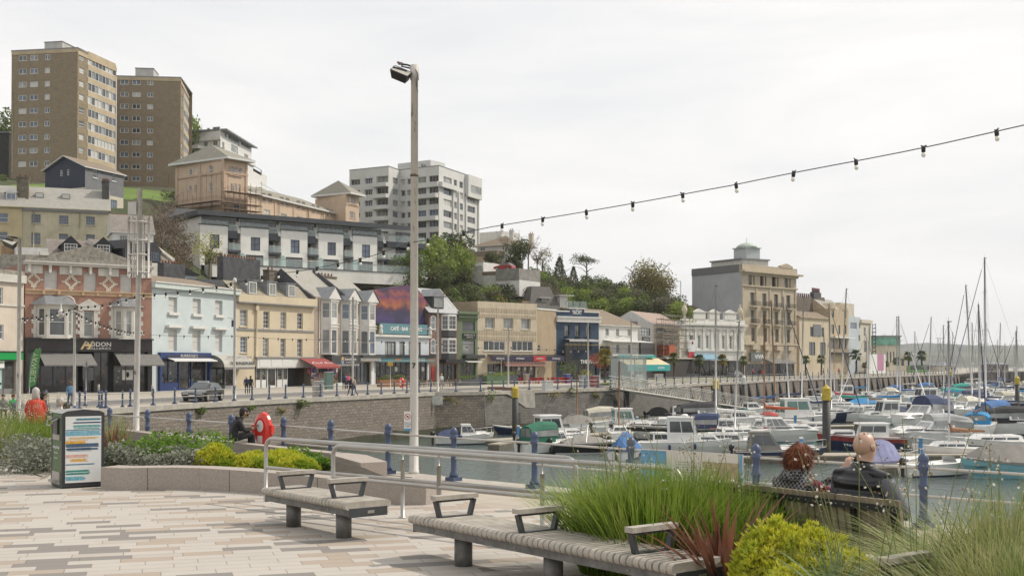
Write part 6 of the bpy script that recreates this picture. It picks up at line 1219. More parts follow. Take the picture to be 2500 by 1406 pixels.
for h_ in top4:m2=MB();m2 .poly([f.pt(h_[0],h_[1],-.48),f.pt(h_[2],h_[1],-.48),f.pt(h_[2],h_[3],-.48),f.pt(h_[0],h_[3],-.48)],GL[2]if h_ in(top4[0],top4[3])else INNER);fx_(m2,f,h_[0]+(h_[2]-h_[0])*.62,h_[0]+(h_[2]-h_[0])*.78,-.4,-.05,h_[1],h_[3],HST);m2 .build('loggia',Q)
for h_ in c1+c2+c3:wn_(f,h_,Q,w=-.4,frame=FRAMED,cols=2,rows=2,sash=.68,gl=GL[2],ft=.08)
for h_ in c1+c2:
 m2=MB();a,c=h_[0]-.35,h_[2]+.9;z=h_[1]-.1;fx_(m2,f,a,c,.01,1.0,z-.35,z-.1,HST)
 for k in range(15):u=a+(c-a)*k/14;m2 .tube([f.pt(u,z-.1,.95),f.pt(u,z+.95,.95)],.025,BLACK,4)
 for k in range(4):m2 .tube([f.pt(a,z-.1,.1+k*.28),f.pt(a,z+.95,.1+k*.28)],.025,BLACK,4)
 for z_ in(z+.95,z+.3):fx_(m2,f,a,c,.92,.98,z_,z_+.06,BLACK)
 m2 .build('iron_balcony',Q)
mb=MB();fx_(mb,f,-.6,f.L+1.2,-.3,1.2,zt-.5,zt-.1,HST);fx_(mb,f,-.3,f.L+.3,.01,.4,zt-1.0,zt-.501,HST);zs=zfw(870,425);fx_(mb,f,-.2,f.L+.2,.01,.35,zs-.3,zs,HST)
fx_(mb,f,-.1,f.L+.1,-.6,.2,zt+.001,zt+1.25,HST);fx_(mb,fs3,0,fs3 .L,-.5,.15,zt-.4,zt+1.2,pn_('dark_parapet',(.15,.15,.15),.9));zb_=zfw(940,945);
a,c=fu(f,Z10,1205),fu(f,Z10,1310);fx_(mb,f,a,c,-.6,.3,zt+1.251,zt+1.7,HST);mb.prism([f.pt(a,zt+1.7,.3),f.pt(c,zt+1.7,.3),f.pt((a+c)/2,zt+2.3,.3)],f.pt(0,0,-.9)-f.pt(0,0,0),HST)
fx_(mb,f,-.1,f.L+.2,.01,.5,zb_-.6,zb_-.3,HST)
for h_ in c3:fx_(mb,f,h_[0]-.6,h_[2]+.6,.01,.9,h_[1]-1.9,h_[1]-.9,HST)
for k in range(5):u=f.L*(k)/4.15;fx_(mb,f,u,u+.45,.005,.18,zb_,zt-3.8,HST)
mb.build('cornice',Q)
mb=MB();fa=FP(1721,281,1846,268);zA=fa.z(1780,637);zL=f.z(1812,610)
fx_(mb,fs3,fs3 .u(1721),fs3 .L-2,-10,-2.0,zt,zt+2.5,STUC);fx_(mb,fs3,fs3 .u(1721)-.3,fs3 .L-1.7,-10.3,-1.7,zt+2.5,zt+2.8,FRAMEB);mb.build('attic',Q)
mb=MB();u0=fs3 .u(1768);z0=zt+2.8;ww=4.0;LB=pn_('lantern_grey',(.42,.45,.46),.7,.05);fx_(mb,fs3,u0,u0+ww,-7.2,-3.0,z0,z0+2.3,LB);fx_(mb,fs3,u0-.25,u0+ww+.25,-7.45,-2.75,z0+2.3,z0+2.5,LB)
cx=fs3 .pt(u0+ww/2,z0+2.5,-5.1);mb.lathe([(2.5,0),(2.2,.45),(1.5,.9),(.7,1.15),(.08,1.3),(.06,2.4)],pn_('copper_dome',(.38,.44,.38),.6,.1),cx,16);mb.build('roof_lantern',Q)
mb=MB();fx_(mb,f,f.u(1828),f.u(1862),.3,.6,f.z(1830,882),f.z(1830,860),pn_('viva_board',(.12,.14,.14),.6));mb.build('sign_board',Q);tx_('VIVA',1.3,LETW,'lettering',Q,f.pt(f.u(1848),f.z(1848,871),.64),f.U3(),(0,0,1),width=3.6,bold=.03)
aw_(f,f.u(1865),f.u(1902),f.z(1865,875),f.z(1865,886),2.6,GRYA,Q,val=.15);aw_(f,f.u(1905),f.u(1925),f.z(1905,877),f.z(1905,886),2.6,GRYA,Q,val=.15);gz_(f,1.1,f.L-1.1,ZS,f.z(1830,888),Q,6,BK,stall=.4)
fg2=FP(1948,284,2022,294);
f=FP(1952,279,2024,291);zt=fz(f,Z10,1380,715);w1=rc(f,Z10,[(1472,805,1500,892),(1575,812,1598,895),(1462,942,1518,1062),(1562,945,1612,1062)]);Q=sb_('low cream house right of the hotel with dark ground windows',f,8,zt,CREAMY,w1,rec=.2)
for h_ in w1:wn_(f,h_,Q,frame=FRAMED,cols=2,rows=2,gl=GL[3])
mb=MB();fx_(mb,f,fu(f,Z10,1500),fu(f,Z10,1570),.05,.12,fz(f,Z10,1500,890),fz(f,Z10,1500,782),pn_('blank_grey_panel',(.17,.18,.19),.6));fx_(mb,f,-.1,f.L+.1,.01,.4,zt-.2,zt+.15,STONE);mb.build('panel',Q);mb=MB();hr_(mb,f,0,f.L,0,6,zt,zt+1.6,TILEB,.2,False,False);mb.build('roof',Q)
fr=FP(1944,288,2018,300);mb=MB();rr_=tg('gable_house','dark gabled house with a long row of chimney pots right of the hotel','house',fr.pt(fr.L/2,ZS,0));z1=fr.z(1960,726);z2=fr.z(2022,775)
P=[fr.pt(0,ZS,0),fr.pt(fr.L+.5,ZS,0),fr.pt(fr.L+.5,z2,0),fr.pt(fr.L-1,fr.z(2000,725),0),fr.pt(0,z1,0)];mb.prism(P,fr.pt(0,0,-7)-fr.pt(0,0,0),pn_('brown_stack',(.17,.14,.11)));mb.build('gable_wall',rr_)
mb=MB();pm=pn_('pot_purple',(.24,.13,.13),.8)
for k in range(13):mb.lathe([(.24,0),(.2,.9),(.25,1.1)],pm,fr.pt(.4+k*(fr.L-1.6)/13,z1,-.8),6)
mb.build('chimney_pots',rr_)
f=FP(2026,292,2072,303);zt=fz(f,Z10,1640,640);w1=rc(f,Z10,[(1665,785,1690,870),(1725,790,1745,872),(1780,790,1800,872),(1665,925,1690,1000),(1725,925,1745,1000),(1775,925,1800,1000),(1665,660,1690,718),(1778,670,1800,725)])
Q=sb_('narrow stone house with pointed dormers in the row beyond the hotel',f,8,zt,STONE,w1,rec=.2);[wn_(f,h_,Q,frame=FRAMED,cols=1,rows=2,gl=GL[3])for h_ in w1]
mb=MB()
for x in(1680,1790):u=fu(f,Z10,x);mb.prism([f.pt(u-1.6,zt,.2),f.pt(u+1.6,zt,.2),f.pt(u,zt+1.5,.2)],f.pt(0,0,-4)-f.pt(0,0,0),STONE)
hr_(mb,f,0,f.L,1,8,zt,zt+2.8,SLATEL,.1,False,False,soff=STONE);mb.build('roof',Q)
mb=MB();fx_(mb,f,0,5,-5,-4,zt,zt+4.2,DKR);[mb.lathe([(.22,0),(.18,.9),(.23,1.1)],pm,f.pt(.4+k*.55,zt+4.2,-4.5),6)for k in range(9)];mb.build('chimney',Q)
mb=MB();fx_(mb,f,0,f.L,.1,1.4,fz(f,Z10,1650,1045),fz(f,Z10,1650,1035),BLACK);fx_(mb,f,-.3,f.L+.3,.1,1.6,fz(f,Z10,1650,905),fz(f,Z10,1650,895),LETW);[mb.tube([f.pt(f.L*k/16,fz(f,Z10,1650,1035),1.35),f.pt(f.L*k/16,fz(f,Z10,1650,995),1.35)],.03,BLACK,4)for k in range(17)];mb.build('verandah',Q)
f=FP(2072,303,2101,310);zt=fz(f,Z10,1830,712);w1=rc(f,Z10,[(1835,765,1895,822),(1912,770,1928,820),(1908,880,1925,935)]);Q=sb_('narrow blue white house with bay in the row beyond the hotel',f,8,zt,pn_('ice_paint',(.48,.52,.54),.7),w1);[wn_(f,h_,Q,cols=3,rows=1,gl=GL[1])for h_ in w1]
mb=MB();fx_(mb,f,0,f.L+1,-5,-2,zt,zt+3.6,CREAMP);mb.build('roof_room',Q)
f=FP(2101,310,2127,318);zt=fz(f,Z10,1935,770);w1=rc(f,Z10,[(1955,810,1975,890),(1958,930,1980,1035)]);Q=sb_('cream end house of the row with wiry framework on its far corner',f,8,zt,CREAMP,w1,parapet=.1);[wn_(f,h_,Q,cols=1,rows=2,gl=GL[3])for h_ in w1]
mb=MB();fx_(mb,f,-.2,f.L+.3,-.3,.4,zt,zt+.9,CREAMP);mb.build('cornice',Q);mb=MB();xx=f.pt(f.L+.5,ZS,.2)
for dx in(0,.9):mb.tube([xx+Vector((dx,0,0)),xx+Vector((dx,0,zt-ZS))],.09,BLACK,5)
for k in range(26):z=(zt-ZS)*k/26;mb.tube([xx+Vector((0,0,z)),xx+Vector((.9,0,z+(.5 if k%2 else-.1)))],.07,BLACK,4)
mb.build('framework',Q)
mb=MB();f2_=f.off(3);fx_(mb,f2_,-4,f.L+3,-.2,0,ZS,f2_.z(2110,864),LETW);fx_(mb,f2_,f.L*.5,f.L+1,.001,.05,ZS+.9,f2_.z(2110,864),pn_('pink_board',(.45,.2,.32),.6));mb.build('hoarding',None,'white and pink kiosk hoarding in front of the cream end house','kiosk')
# --- trees and shrubs
BARK=pn_('bark',(.09,.07,.05),.9,.3,4)
_l=lambda n,k=1.:leafmat('leaf_'+n[0],*[tuple(x*k for x in c)for c in n[1:]],trans=.35)
LM=dict(dark=_l(('dark',(.06,.08,.028),(.11,.14,.045),(.09,.085,.04))),mid=_l(('mid',(.10,.15,.035),(.17,.23,.06),(.13,.15,.05))),light=_l(('light',(.17,.24,.04),(.29,.36,.08),(.20,.24,.06))),yellow=_l(('yellow',(.32,.35,.06),(.50,.48,.12),(.3,.3,.07))),grey=_l(('grey',(.12,.12,.075),(.21,.20,.13),(.11,.09,.06))),gold=_l(('gold',(.20,.17,.05),(.34,.28,.09),(.13,.14,.05))),brown=_l(('brown',(.14,.10,.065),(.25,.19,.13),(.10,.08,.045))))
def crown(seed,rx,rz,n,ls,mat,lobes=9,flat=0.,hollow=.45,cone=False,zc=0.):
 r=random.Random(seed);mb=MB();L_=[]
 for k in range(lobes):
  a=r.random()*2*pi;q=r.random()**.5
  L_.append((Vector((cos(a)*q*rx*.62,sin(a)*q*rx*.62,(r.random()-.45)*rz*1.15)),(.34+.3*r.random())))
 vs=[];fs=[]
 for i in range(n):
  c,s=L_[i%lobes];d=Vector((r.gauss(0,1),r.gauss(0,1),r.gauss(0,1))).normalized();rad=(hollow+(1-hollow)*r.random()**.6)
  p=Vector((c.x+d.x*rad*s*rx,c.y+d.y*rad*s*rx,c.z+d.z*rad*s*rz))
  if cone:
   t=r.random();a=r.random()*2*pi;q=(1-t)**.8*rx*(.55+.5*r.random())+.1;p=Vector((cos(a)*q,sin(a)*q,-rz+2*rz*t))
  if r.random()<.12:p*=1+.18*r.random()
  a1=Vector((r.gauss(0,1),r.gauss(0,1),r.gauss(0,.6))).normalized();a2=a1 .cross(Vector((r.gauss(0,1),r.gauss(0,1),r.gauss(0,1)))).normalized()
  l=ls*(.6+.8*r.random());w_=l*.55;p.z+=zc;k=len(vs)
  vs+=[p-a1*l*.5,p+a2*w_*.5,p+a1*l*.5,p-a2*w_*.5];fs.append((k,k+1,k+2,k+3))
 mb.mesh(vs,fs,mat,smooth=False);return mb
def limbs(seed,h,r0,mat,n=7,spread=1.,reach=.9,twigs=0,top=1.):
 r=random.Random(seed);mb=MB();mb.tube([(0,0,-h*.25),(r.uniform(-.1,.1),r.uniform(-.1,.1),h*.5),(r.uniform(-.2,.2),0,h*.8)],[r0,r0*.75,r0*.5],mat,6)
 for k in range(n):
  a=2*pi*k/n+r.random();z0=h*(.35+.45*r.random());L_=h*reach*(.5+.5*r.random());e=Vector((cos(a)*spread,sin(a)*spread,.9*top)).normalized()*L_;m_=Vector((0,0,z0))+e*.5+Vector((r.uniform(-.1,.1),r.uniform(-.1,.1),.1))*L_
  mb.tube([(0,0,z0),m_,Vector((0,0,z0))+e],[r0*.4,r0*.25,r0*.1],mat,4,cap=False)
  for j in range(twigs):
   t=.3+.7*r.random();s_=Vector((0,0,z0))+e*t;d=Vector((r.gauss(0,1),r.gauss(0,1),r.gauss(.5,.8))).normalized()*L_*.4*r.random();mb.tube([s_,s_+d*.5+Vector((0,0,.05*L_)),s_+d],[r0*.12,r0*.08,r0*.03],mat,3,cap=False)
   for q in range(2):d2=d*.6+Vector((r.gauss(0,1),r.gauss(0,1),r.gauss(.3,.6))).normalized()*L_*.15;mb.tube([s_+d*.6,s_+d*.6+d2*.6],[r0*.06,r0*.025],mat,3,cap=False)
 return mb
def mktree(name,cat,crownmb,trunkmb):
 t=tg(name,None,cat,(0,0,-900));
 if trunkmb:lp_(trunkmb,'trunk',t)
 if crownmb:lp_(crownmb,'crown',t)
 return t
protos=[]
def proto(kind,name='tree',cat='tree',**k):
 tr=k.pop('trunk',True);h=k['rz'];t=mktree(name,cat,crown(**k),limbs(k['seed'],h*1.1,h*.07,BARK)if tr else None)
 if tr:
  for c in t.children:
   if c.name.startswith('trunk'):c.location.z=-h
 protos.append(t);return t
P_={}
for i,m_ in enumerate(('dark','mid','light','grey')):
 P_[m_]=[proto(m_,seed=i*7+j,rx=3.2,rz=2.8,n=1500,ls=.46,mat=LM[m_])for j in range(2)]
 P_[m_+'_s']=[proto(m_,name='shrub',cat='shrub',seed=i*7+50+j,rx=2.4,rz=1.7,n=800,ls=.36,mat=LM[m_],lobes=6,trunk=False)for j in range(2)]
P_['yellow_s']=[proto('y',name='shrub',cat='shrub',seed=91,rx=2.0,rz=1.5,n=700,ls=.3,mat=LM['yellow'],lobes=6,trunk=False)]
P_['brown_s']=[proto('b',name='shrub',cat='shrub',seed=92,rx=2.4,rz=1.8,n=700,ls=.3,mat=LM['brown'],lobes=7,trunk=False)]
P_['cone']=[proto('c',name='conifer_tree',seed=93,rx=2.6,rz=4.2,n=1800,ls=.42,mat=LM['dark'],cone=True)]
P_['gold']=[mktree('tree','tree',crown(95,6.6,6.6,8500,.5,LM['gold'],lobes=30,hollow=.2,zc=6.2),limbs(95,9,.4,BARK,14,twigs=8,reach=.95))]
P_['goldsm']=[mktree('tree','tree',crown(96,2.6,1.7,600,.3,LM['gold'],lobes=9,zc=3.6),limbs(96,3.6,.16,BARK,9,twigs=5,spread=1.5))]
P_['bare']=[mktree('bare_tree','tree',None,limbs(97+j,6.5,.2,pn_('pale_bark',(.20,.16,.125),.9,.2),13,twigs=14,reach=.9,spread=.8))for j in range(2)]
pn=crown(98,4.2,1.5,1500,.34,LM['dark'],lobes=13,zc=6.2);P_['pine']=[mktree('pine_tree','tree',pn,limbs(98,6.6,.24,BARK,9,spread=1.8,reach=.6))]
P_['blossom']=[mktree('tree','tree',crown(99,3.6,2.6,900,.28,LM['yellow'],lobes=14,hollow=.2,zc=3.4),limbs(99,4.4,.18,BARK,11,twigs=6,spread=1.4))]
used_=set()
def put(kind,x,y,z,sc_,label,group=None,rz=None):
 p=rnd.choice(P_[kind]);rz=rnd.random()*6.28 if rz is None else rz
 if p.name in used_:o=dup(p,(x,y,z),rz,label,sc_)
 else:
  used_.add(p.name);o=p;o.location=(x,y,z);o.rotation_euler=(0,0,rz);s=(sc_,)*3 if isinstance(sc_,(int,float))else sc_;o.scale=s;o['label']=label
 if group:o['group']=group
 return o
def hit(px,py,y0=150,y1=340):
 d=ray(px,py);t=y0
 while t<y1:
  p=Vector((0,0,CH))+d*(t/d.y)
  if p.z<hz(p.x,p.y):return p
  t+=1.5
 return None
def lm(px):
 for a,n in((1000,'terrace end and the mural café'),(1120,'dark brick building'),(1180,'green restaurant'),(1310,'beige building'),(1380,'chalet roof'),(1470,'navy pub'),(1560,'white house'),(1690,'brown retaining wall')):
  if px<a:return n
 return 'hotel'
WD=dict(dark='dark evergreen',mid='mid green',light='fresh light green',grey='grey green',yellow='yellow green',brown='brownish')
G_='trees and shrubs covering the wooded slope'
rr=random.Random(11)
sil=[(930,560),(975,590),(1000,600),(1150,640),(1165,655),(1280,690),(1300,660),(1420,680),(1480,690),(1540,700),(1600,722),(1690,765)]
for py in range(596,800,17):
 for px in range(940,1692,24):
  x=px+rr.uniform(-11,11);y=py+rr.uniform(-9,9)
  if y<np.interp(x,[s_[0]for s_ in sil],[s_[1]for s_ in sil]):continue
  if 1150<x<1282 and y<722:continue
  if x>1455 and y>758-(x-1462)*.05:continue
  p=hit(x,y)
  if p is None:continue
  q=mno.noise(Vector((x*.012,y*.017,3.3)))+rr.uniform(-.28,.28)
  k='dark' if q<-.22 else 'grey' if q<-.08 else 'mid' if q<.16 else 'light'
  if x<1010 and rr.random()<.5:k='light'
  if rr.random()<.06:k='brown'
  if rr.random()<.05:k='yellow'
  big=rr.random()<.3 and k in P_ and y>640 and not 1150<x<1290;kk=k if big else k+'_s';s_=rr.uniform(.7,1.05)
  put(kk,p.x,p.y,p.z+(1.6*s_ if big else.6),s_*Vector((1,1,rr.uniform(.9,1.25))),WD[k]+(' tree' if big else ' bush')+' on the wooded slope above the '+lm(x),G_)
for i,(px,py,k)in enumerate(((1290,705,'dark'),(1335,700,'mid'),(1385,704,'grey'),(1418,712,'dark'),(1478,706,'mid'),(1503,716,'dark'),(1532,722,'mid'),(1300,735,'mid'),(1352,728,'light'),(1470,738,'grey'),(1540,742,'mid'),(1640,752,'dark'),(1618,760,'grey'),(1662,770,'light'),(1575,762,'dark'),(1440,738,'light'),(1405,738,'mid'),(1510,746,'dark'),(1322,722,'dark'),(1455,722,'mid'),(1560,738,'grey'),(1600,740,'dark'),(1430,752,'mid'),(1465,757,'light'),(1500,758,'mid'),(1535,757,'light'),(1398,728,'light'),(1372,716,'mid'),(1312,694,'light'),(1298,716,'mid'),(1352,706,'dark'),(1445,700,'dark'),(1518,734,'light'),(1580,748,'mid'),(1652,760,'mid'))):
 p=at(px,py,278-(py-700)*.5);put(k,p.x,p.y,p.z,1.0,WD[k]+' tree of the wooded crest between the chalet and the hotel',G_)
SP=[('gold',1590,745,283,1.0,'large golden green tree on the crest of the slope left of the hotel'),('pine',1432,690,300,.95,'umbrella pine with open crown on the skyline'),('cone',1366,672,285,1.05,'dark pointed conifer on the skyline left of the umbrella pine'),('cone',1400,688,282,.85,'smaller grey conifer beside the umbrella pine'),('goldsm',1325,668,285,1.1,'small golden leaved tree beside the bare trees'),('bare',1290,668,280,1.1,'tall bare branched tree right of the white hilltop house'),('bare',1246,655,282,.9,'bare tree standing against the white hilltop house'),('bare',1312,672,283,.8,'small bare tree next to the golden leaved tree'),('dark',1262,632,272,(1.1,1.1,1.7),'ivy clad dark tree in front of the hilltop house'),('dark',1112,606,240,(1.35,1.1,1.15),'wide dark brown green tree below the white flats'),('light',1124,655,225,(1.0,1.0,1.9),'tall fresh green tree below the white flats'),('light',1052,640,215,(1.6,1.2,1.7),'broad light green tree just right of the tall white pole'),('dark',1206,640,262,(.75,.75,.85),'round dark bush before the hilltop house'),('dark',1052,700,195,(1.3,1.2,1.2),'dark leafy tree behind the mural café'),('mid',1000,655,205,(1.2,1,1.4),'mid green tree partly hidden by the tall white pole'),('light',472,345,292,(1.3,1,2.2),'light green tree between the right brick tower and the white villa'),('mid',3,312,268,(1.1,1,1.6),'green tree at the left edge beside the brick tower'),('dark_s',203,458,225,.9,'small dark bush at the foot of the left brick tower'),('mid_s',4,445,222,.8,'small bush on the lawn at the left edge'),('blossom',512,668,166,.95,'yellow flowering tree behind the pale blue building'),('dark_s',418,478,232,.8,'dark hedge bush on the lawn beside the peach building')]
for k,px,py,Y,s_,lb in SP:
 p=at(px,py,Y);s_=Vector(s_)if isinstance(s_,tuple)else s_
 if k in('gold','pine','goldsm','bare','blossom','cone'):z=hz(p.x,p.y);z=min(p.z,z+6)if k!='cone' else p.z
 else:z=p.z
 put(k,p.x,p.y,p.z if k!='gold' else p.z-2,s_,lb)
for px,py,Y,s_ in((385,560,180,1),(405,530,195,1),(425,590,178,1.1),(395,610,168,.9),(440,550,190,.8)):
 p=at(px,py,Y);put('bare',p.x,p.y,p.z-2.5,s_*.75,'leafless twiggy tree on the bank left of the modern white terrace','leafless trees on the bank');
for px,py,Y in((375,575,178),(395,585,174),(415,560,182),(432,545,192),(420,620,168),(440,600,176),(378,545,186),(403,520,200),(428,645,162)):
 p=at(px,py,Y);put('brown_s',p.x,p.y,p.z,1.15,'brown tangled bush on the bank left of the modern white terrace','brown bushes on the bank')
def gq(px,py):
 g=gp(px,py,ZQ);Y=min(g.y,np.interp(px,[p[0]for p in FLP],[p[1]for p in FLP])-7)if px<2128 else min(g.y,330);return Vector((at(px,HZ,Y).x,Y,ZQ))
FROND=leafmat('palm_frond',(.07,.10,.03),(.17,.20,.06));FRY=leafmat('palm_frond_yellow',(.16,.14,.02),(.30,.24,.04))
def palm(seed,h,mat,r=1.25,n=44):
 rr=random.Random(seed);t=tg('palm_tree',None,'palm tree',(0,0,-900));mb=MB();mb.tube([(0,0,-.2),(.05,0,h*.5),(.02,.03,h)],[.17,.15,.2],pn_('palm_bark',(.06,.045,.03),.95,.4,8),8);lp_(mb,'trunk',t);mb=MB()
 for k in range(n):
  a=rr.random()*2*pi;el=rr.uniform(-.9,1.3);d=Vector((cos(a)*cos(el),sin(a)*cos(el),sin(el)));c=Vector((0,0,h))+d*r*.45;s=d.cross(Vector((0,0,1)))
  s=s.normalized()if s.length>.01 else Vector((1,0,0));u=d.cross(s);mb.tube([(0,0,h),c],.02,mat,3,cap=False)
  for j in range(13):
   b_=(j-6)/6*1.35;dd=(d*cos(b_)+s*sin(b_)).normalized();L_=r*.62*(1-abs(b_)*.25);q=s*.035 if abs(b_)<.8 else d*.035;e=c+dd*L_+Vector((0,0,-.18*L_*rr.random()-.1));mb.poly([c-q,c+dd*L_*.5-q*1.4,e,c+dd*L_*.5+q*1.4],mat)
 lp_(mb,'crown',t);return t
PALM=[palm(1,3.3,FROND),palm(2,3.0,FRY),palm(3,2.6,FROND)]
pu=set()
for px,pb,k,s_,lb in((1645,925,0,1.15,'palm on the verge in front of the scaffolded house'),(1708,922,0,1.1,'palm in front of the blue café awning'),(1764,919,1,1.2,'yellowing palm in front of the white classical building'),(1815,916,0,1.05,'palm standing between the white building and the hotel'),(1477,934,1,1.3,'yellowing palm beside the navy pub terrace'),(1967,912,0,1.1,'palm in front of the cream house right of the hotel'),(2005,911,0,1.15,'broad palm in front of the dark gabled house'),(2090,908,0,1.5,'tall palm before the blue white house'),(2190,903.5,2,1.3,'palm on the far verge left of the green van'),(2218,903,0,1.45,'dark palm on the far verge'),(2250,902.5,0,1.5,'palm right of the green van on the far verge'),(2130,905.5,2,1.0,'low palm near the pink hoarding'),(2163,904.5,2,1.0,'low palm below the lift tower'),(2112,906,2,.9,'lowest palm next to the pink hoarding')):
 g=gq(px,pb);p=PALM[k]
 if k in pu:dup(p,g,rnd.random()*6,lb,s_)
 else:pu.add(k);p.location=g;p.scale=(s_,)*3;p['label']=lb
# --- railings
BLUEP=pn_('railing_blue',(.06,.085,.155),.42,.12,6,stain=.12);RAILW=pn_('rail_pale',(.50,.48,.45),.4,.1,metal=.4)
def postmb(n=8,tall=1.1):
 mb=MB();k=tall/1.1
 mb.box(-.13,.13,-.13,.13,0,.10,BLUEP);mb.lathe([(.10,.10),(.095,.16),(.065,.22),(.062,.60*k),(.075,.62*k),(.085,.66*k),(.062,.70*k),(.06,.88*k),(.09,.92*k),(.095,.97*k),(.07,1.0*k),(.085,1.04*k),(.08,1.10*k),(.045,1.15*k),(.01,1.17*k)],BLUEP,n=n)
 return mb
def rl_(label,pts,spacing=None,n=8,detail=True,group=None,rails=(.50,.93)):
 """posts at pts, or spread along them; two pale rails"""
 P=[Vector(p)for p in pts]
 if spacing:
  out=[]
  for a,b_ in zip(P[:-1],P[1:]):
   k=max(1,round((b_-a).length/spacing));out+=[a+(b_-a)*i/k for i in range(k)]
  P=out+[P[-1]]
 while P:
  chunk=P[:96];P=P[95:]if len(P)>96 else[]
  Q=tg('railing',label,'railing',chunk[0]);
  if group:Q['group']=group
  pm_=postmb(n).data('post');
  for i,p in enumerate(chunk):
   o=bpy.data.objects.new('post',pm_);COL.objects.link(o);o.parent=Q;o.location=p-chunk[0];d=(chunk[min(i+1,len(chunk)-1)]-chunk[max(0,i-1)]);o.rotation_euler=(0,0,atan2(d.y,d.x))
  for h in rails:mb=MB();mb.tube([p+Vector((0,0,h))for p in chunk],.024,RAILW,6);mb.build('rail',Q)
 return Q
rl_('blue cast iron post railing with pale rails along the near quay edge',NR,n=12)
QI=offs([Vector(p)for p in QE],.45);Q3=lambda p,z=ZQ+.06:Vector((p.x,p.y,z))
c1=[Q3(p)for p in QI[2:7]];rl_('blue post railing on the far quay opposite the gallery and cafés',[Q3(QI[1])]+c1,2.45,n=6)
c0=[Vector((-19.5,59,ZQ)),Vector((-21.5,66,ZQ)),Q3(QI[1])];rl_('blue post railing at the head of the harbour on the left',[gp(112,993,ZQ),gp(175,990,ZQ),gp(242,994,ZQ),gp(299,995,ZQ),Q3(QI[1])],2.8,n=6)
rl_('blue post railing from the wall corner to the footbridge',[Q3(QI[6]),Q3(QI[7]),Q3(QI[8])],2.5,n=6)
rl_('long blue post railing along the palm promenade',[Q3(QI[8])+Vector((4,8,0)),Q3(QI[9]),Q3(QI[10]),Q3(QI[11]),Q3(QI[12])],3.4,n=5)
mbw=MB()
for x0,y0,x1,y1 in((1190,948,1232,953),(1232,950,1262,955)):
 a,c=gp(x0,y0+4,ZQ),gp(x1,y1+4,ZQ);mbw.box(min(a.x,c.x),max(a.x,c.x),a.y,a.y+1.2,ZQ,ZQ+.35,pn_('red_brown_timber',(.16,.09,.06),.8))
mbw.build('bench_block',None,'low brown timber seat blocks behind the railing at the wall corner','seat')
# --- lighting columns and festoon
POLE=pn_('weathered_white_pole',(.56,.53,.49),.6,.10,3,stain=.2,streak=.3)
def rustpole():
 m,nt,b=base('old_pole_paint');v=texco(nt,'Object');n1=noise(nt,texco(nt,'Object',(6,6,1.2)),1.6,8,.72);n2=noise(nt,v,9,4)
 c=mixcol(nt,rng(nt,n1,.57,.64),(.56,.53,.48),(.17,.13,.09));sp=nnode(nt,'ShaderNodeSeparateXYZ');nt.links.new(v,sp.inputs[0]);hgt=rng(nt,sp.outputs[2],2.6,4.8)
 c=mixcol(nt,hgt,(.58,.56,.52),c);c=mixcol(nt,rng(nt,n2,.3,.7,0,.2),c,(.35,.31,.26));nt.links.new(c,b.inputs['Base Color']);b.inputs['Roughness'].default_value=.6;return m
OLDP=rustpole()
def lampcol(label,x,y,z,h,r,mat,name='lighting_column',kind='flood',rz=0.,n=14):
 Q=tg(name,label,'lamp post',(x,y,z));mb=MB();mb.tube([(0,0,0),(0,0,h*.12),(0,0,h)],[r*1.1,r,r*.82],mat,n);lp_(mb,'pole',Q);mb=MB();mb.lathe([(r*1.25,0),(r*1.25,.06),(r*1.1,.10)],mat,n=n);lp_(mb,'base_collar',Q)
 return Q
p7=at(1011,HZ,27.2);p7 .z=ZP;h7=at(1011,162,27.2).z-ZP
r7=lampcol('tall weathered white pole with floodlight rising in the middle of the view',p7 .x,p7 .y,ZP,h7,.098,OLDP)
for o in r7 .children:
 if o.name.startswith('pole'):
  pass
mb=MB();mb.lathe([(.102,0),(.102,.34)],POLE,(0,0,h7-.32),14);mb.lathe([(.09,0),(.1,.01),(.1,.05),(.09,.06)],pn_('rust_clip',(.12,.08,.05)),(0,0,h7-2.55),14);lp_(mb,'top_sleeve',r7)
def flood(Q,h,s=1.,side=-1):
 BK2=pn_('lamp_black',(.02,.02,.024),.4,.2);M_=Matrix.Translation((side*.34*s,-.12*s,h-.20*s))@Euler((radians(-52),radians(24),radians(-10))).to_matrix().to_4x4()
 mb=MB();c=[(-.26,-.05,-.15),(.26,-.05,-.15),(.2,.2,-.1),(-.2,.2,-.1),(-.26,-.05,.15),(.26,-.05,.15),(.2,.2,.1),(-.2,.2,.1)];mb.hexa([M_@(Vector(p)*s)for p in c],BK2)
 o=lp_(mb,'lamp_housing',Q);m2=MB();c=[(-.235,-.056,-.125),(.235,-.056,-.125),(.235,-.056,.125),(-.235,-.056,.125)];m2 .poly([M_@(Vector(p)*s)for p in c],glass('lamp_glass',(.42,.40,.34),.2));lp_(m2,'lens',o)
 m3=MB();m3 .tube([(0,0,h-.04),(side*.18*s,-.03,h+.02),(side*.42*s,-.05*s,h+.04)],.025*s,BK2,6);m3 .tube([(side*.1,0,h-.05),(side*.34*s,-.1*s,h-.02)],.022*s,BK2,5);m3 .tube([(side*.55*s,-.1*s,h-.05),(side*.2*s,-.1*s,h-.16)],.05*s,BK2,6);m3 .tube([(side*.36*s,-.07*s,h+.05),(side*.3*s,0,h+.04),(side*.45*s,-.02,h+.09)],.035*s,pn_('bird_spikes',(.3,.22,.17),.8),5);lp_(m3,'bracket',Q)
 m4=MB();m4 .tube([(0,-.09,h-.05),(.08,-.1,h-.2),(.05,-.11,h-.45),(.09,-.1,h-.62)],.008,BK2,4);lp_(m4,'cable',Q)
flood(r7,h7,.88)
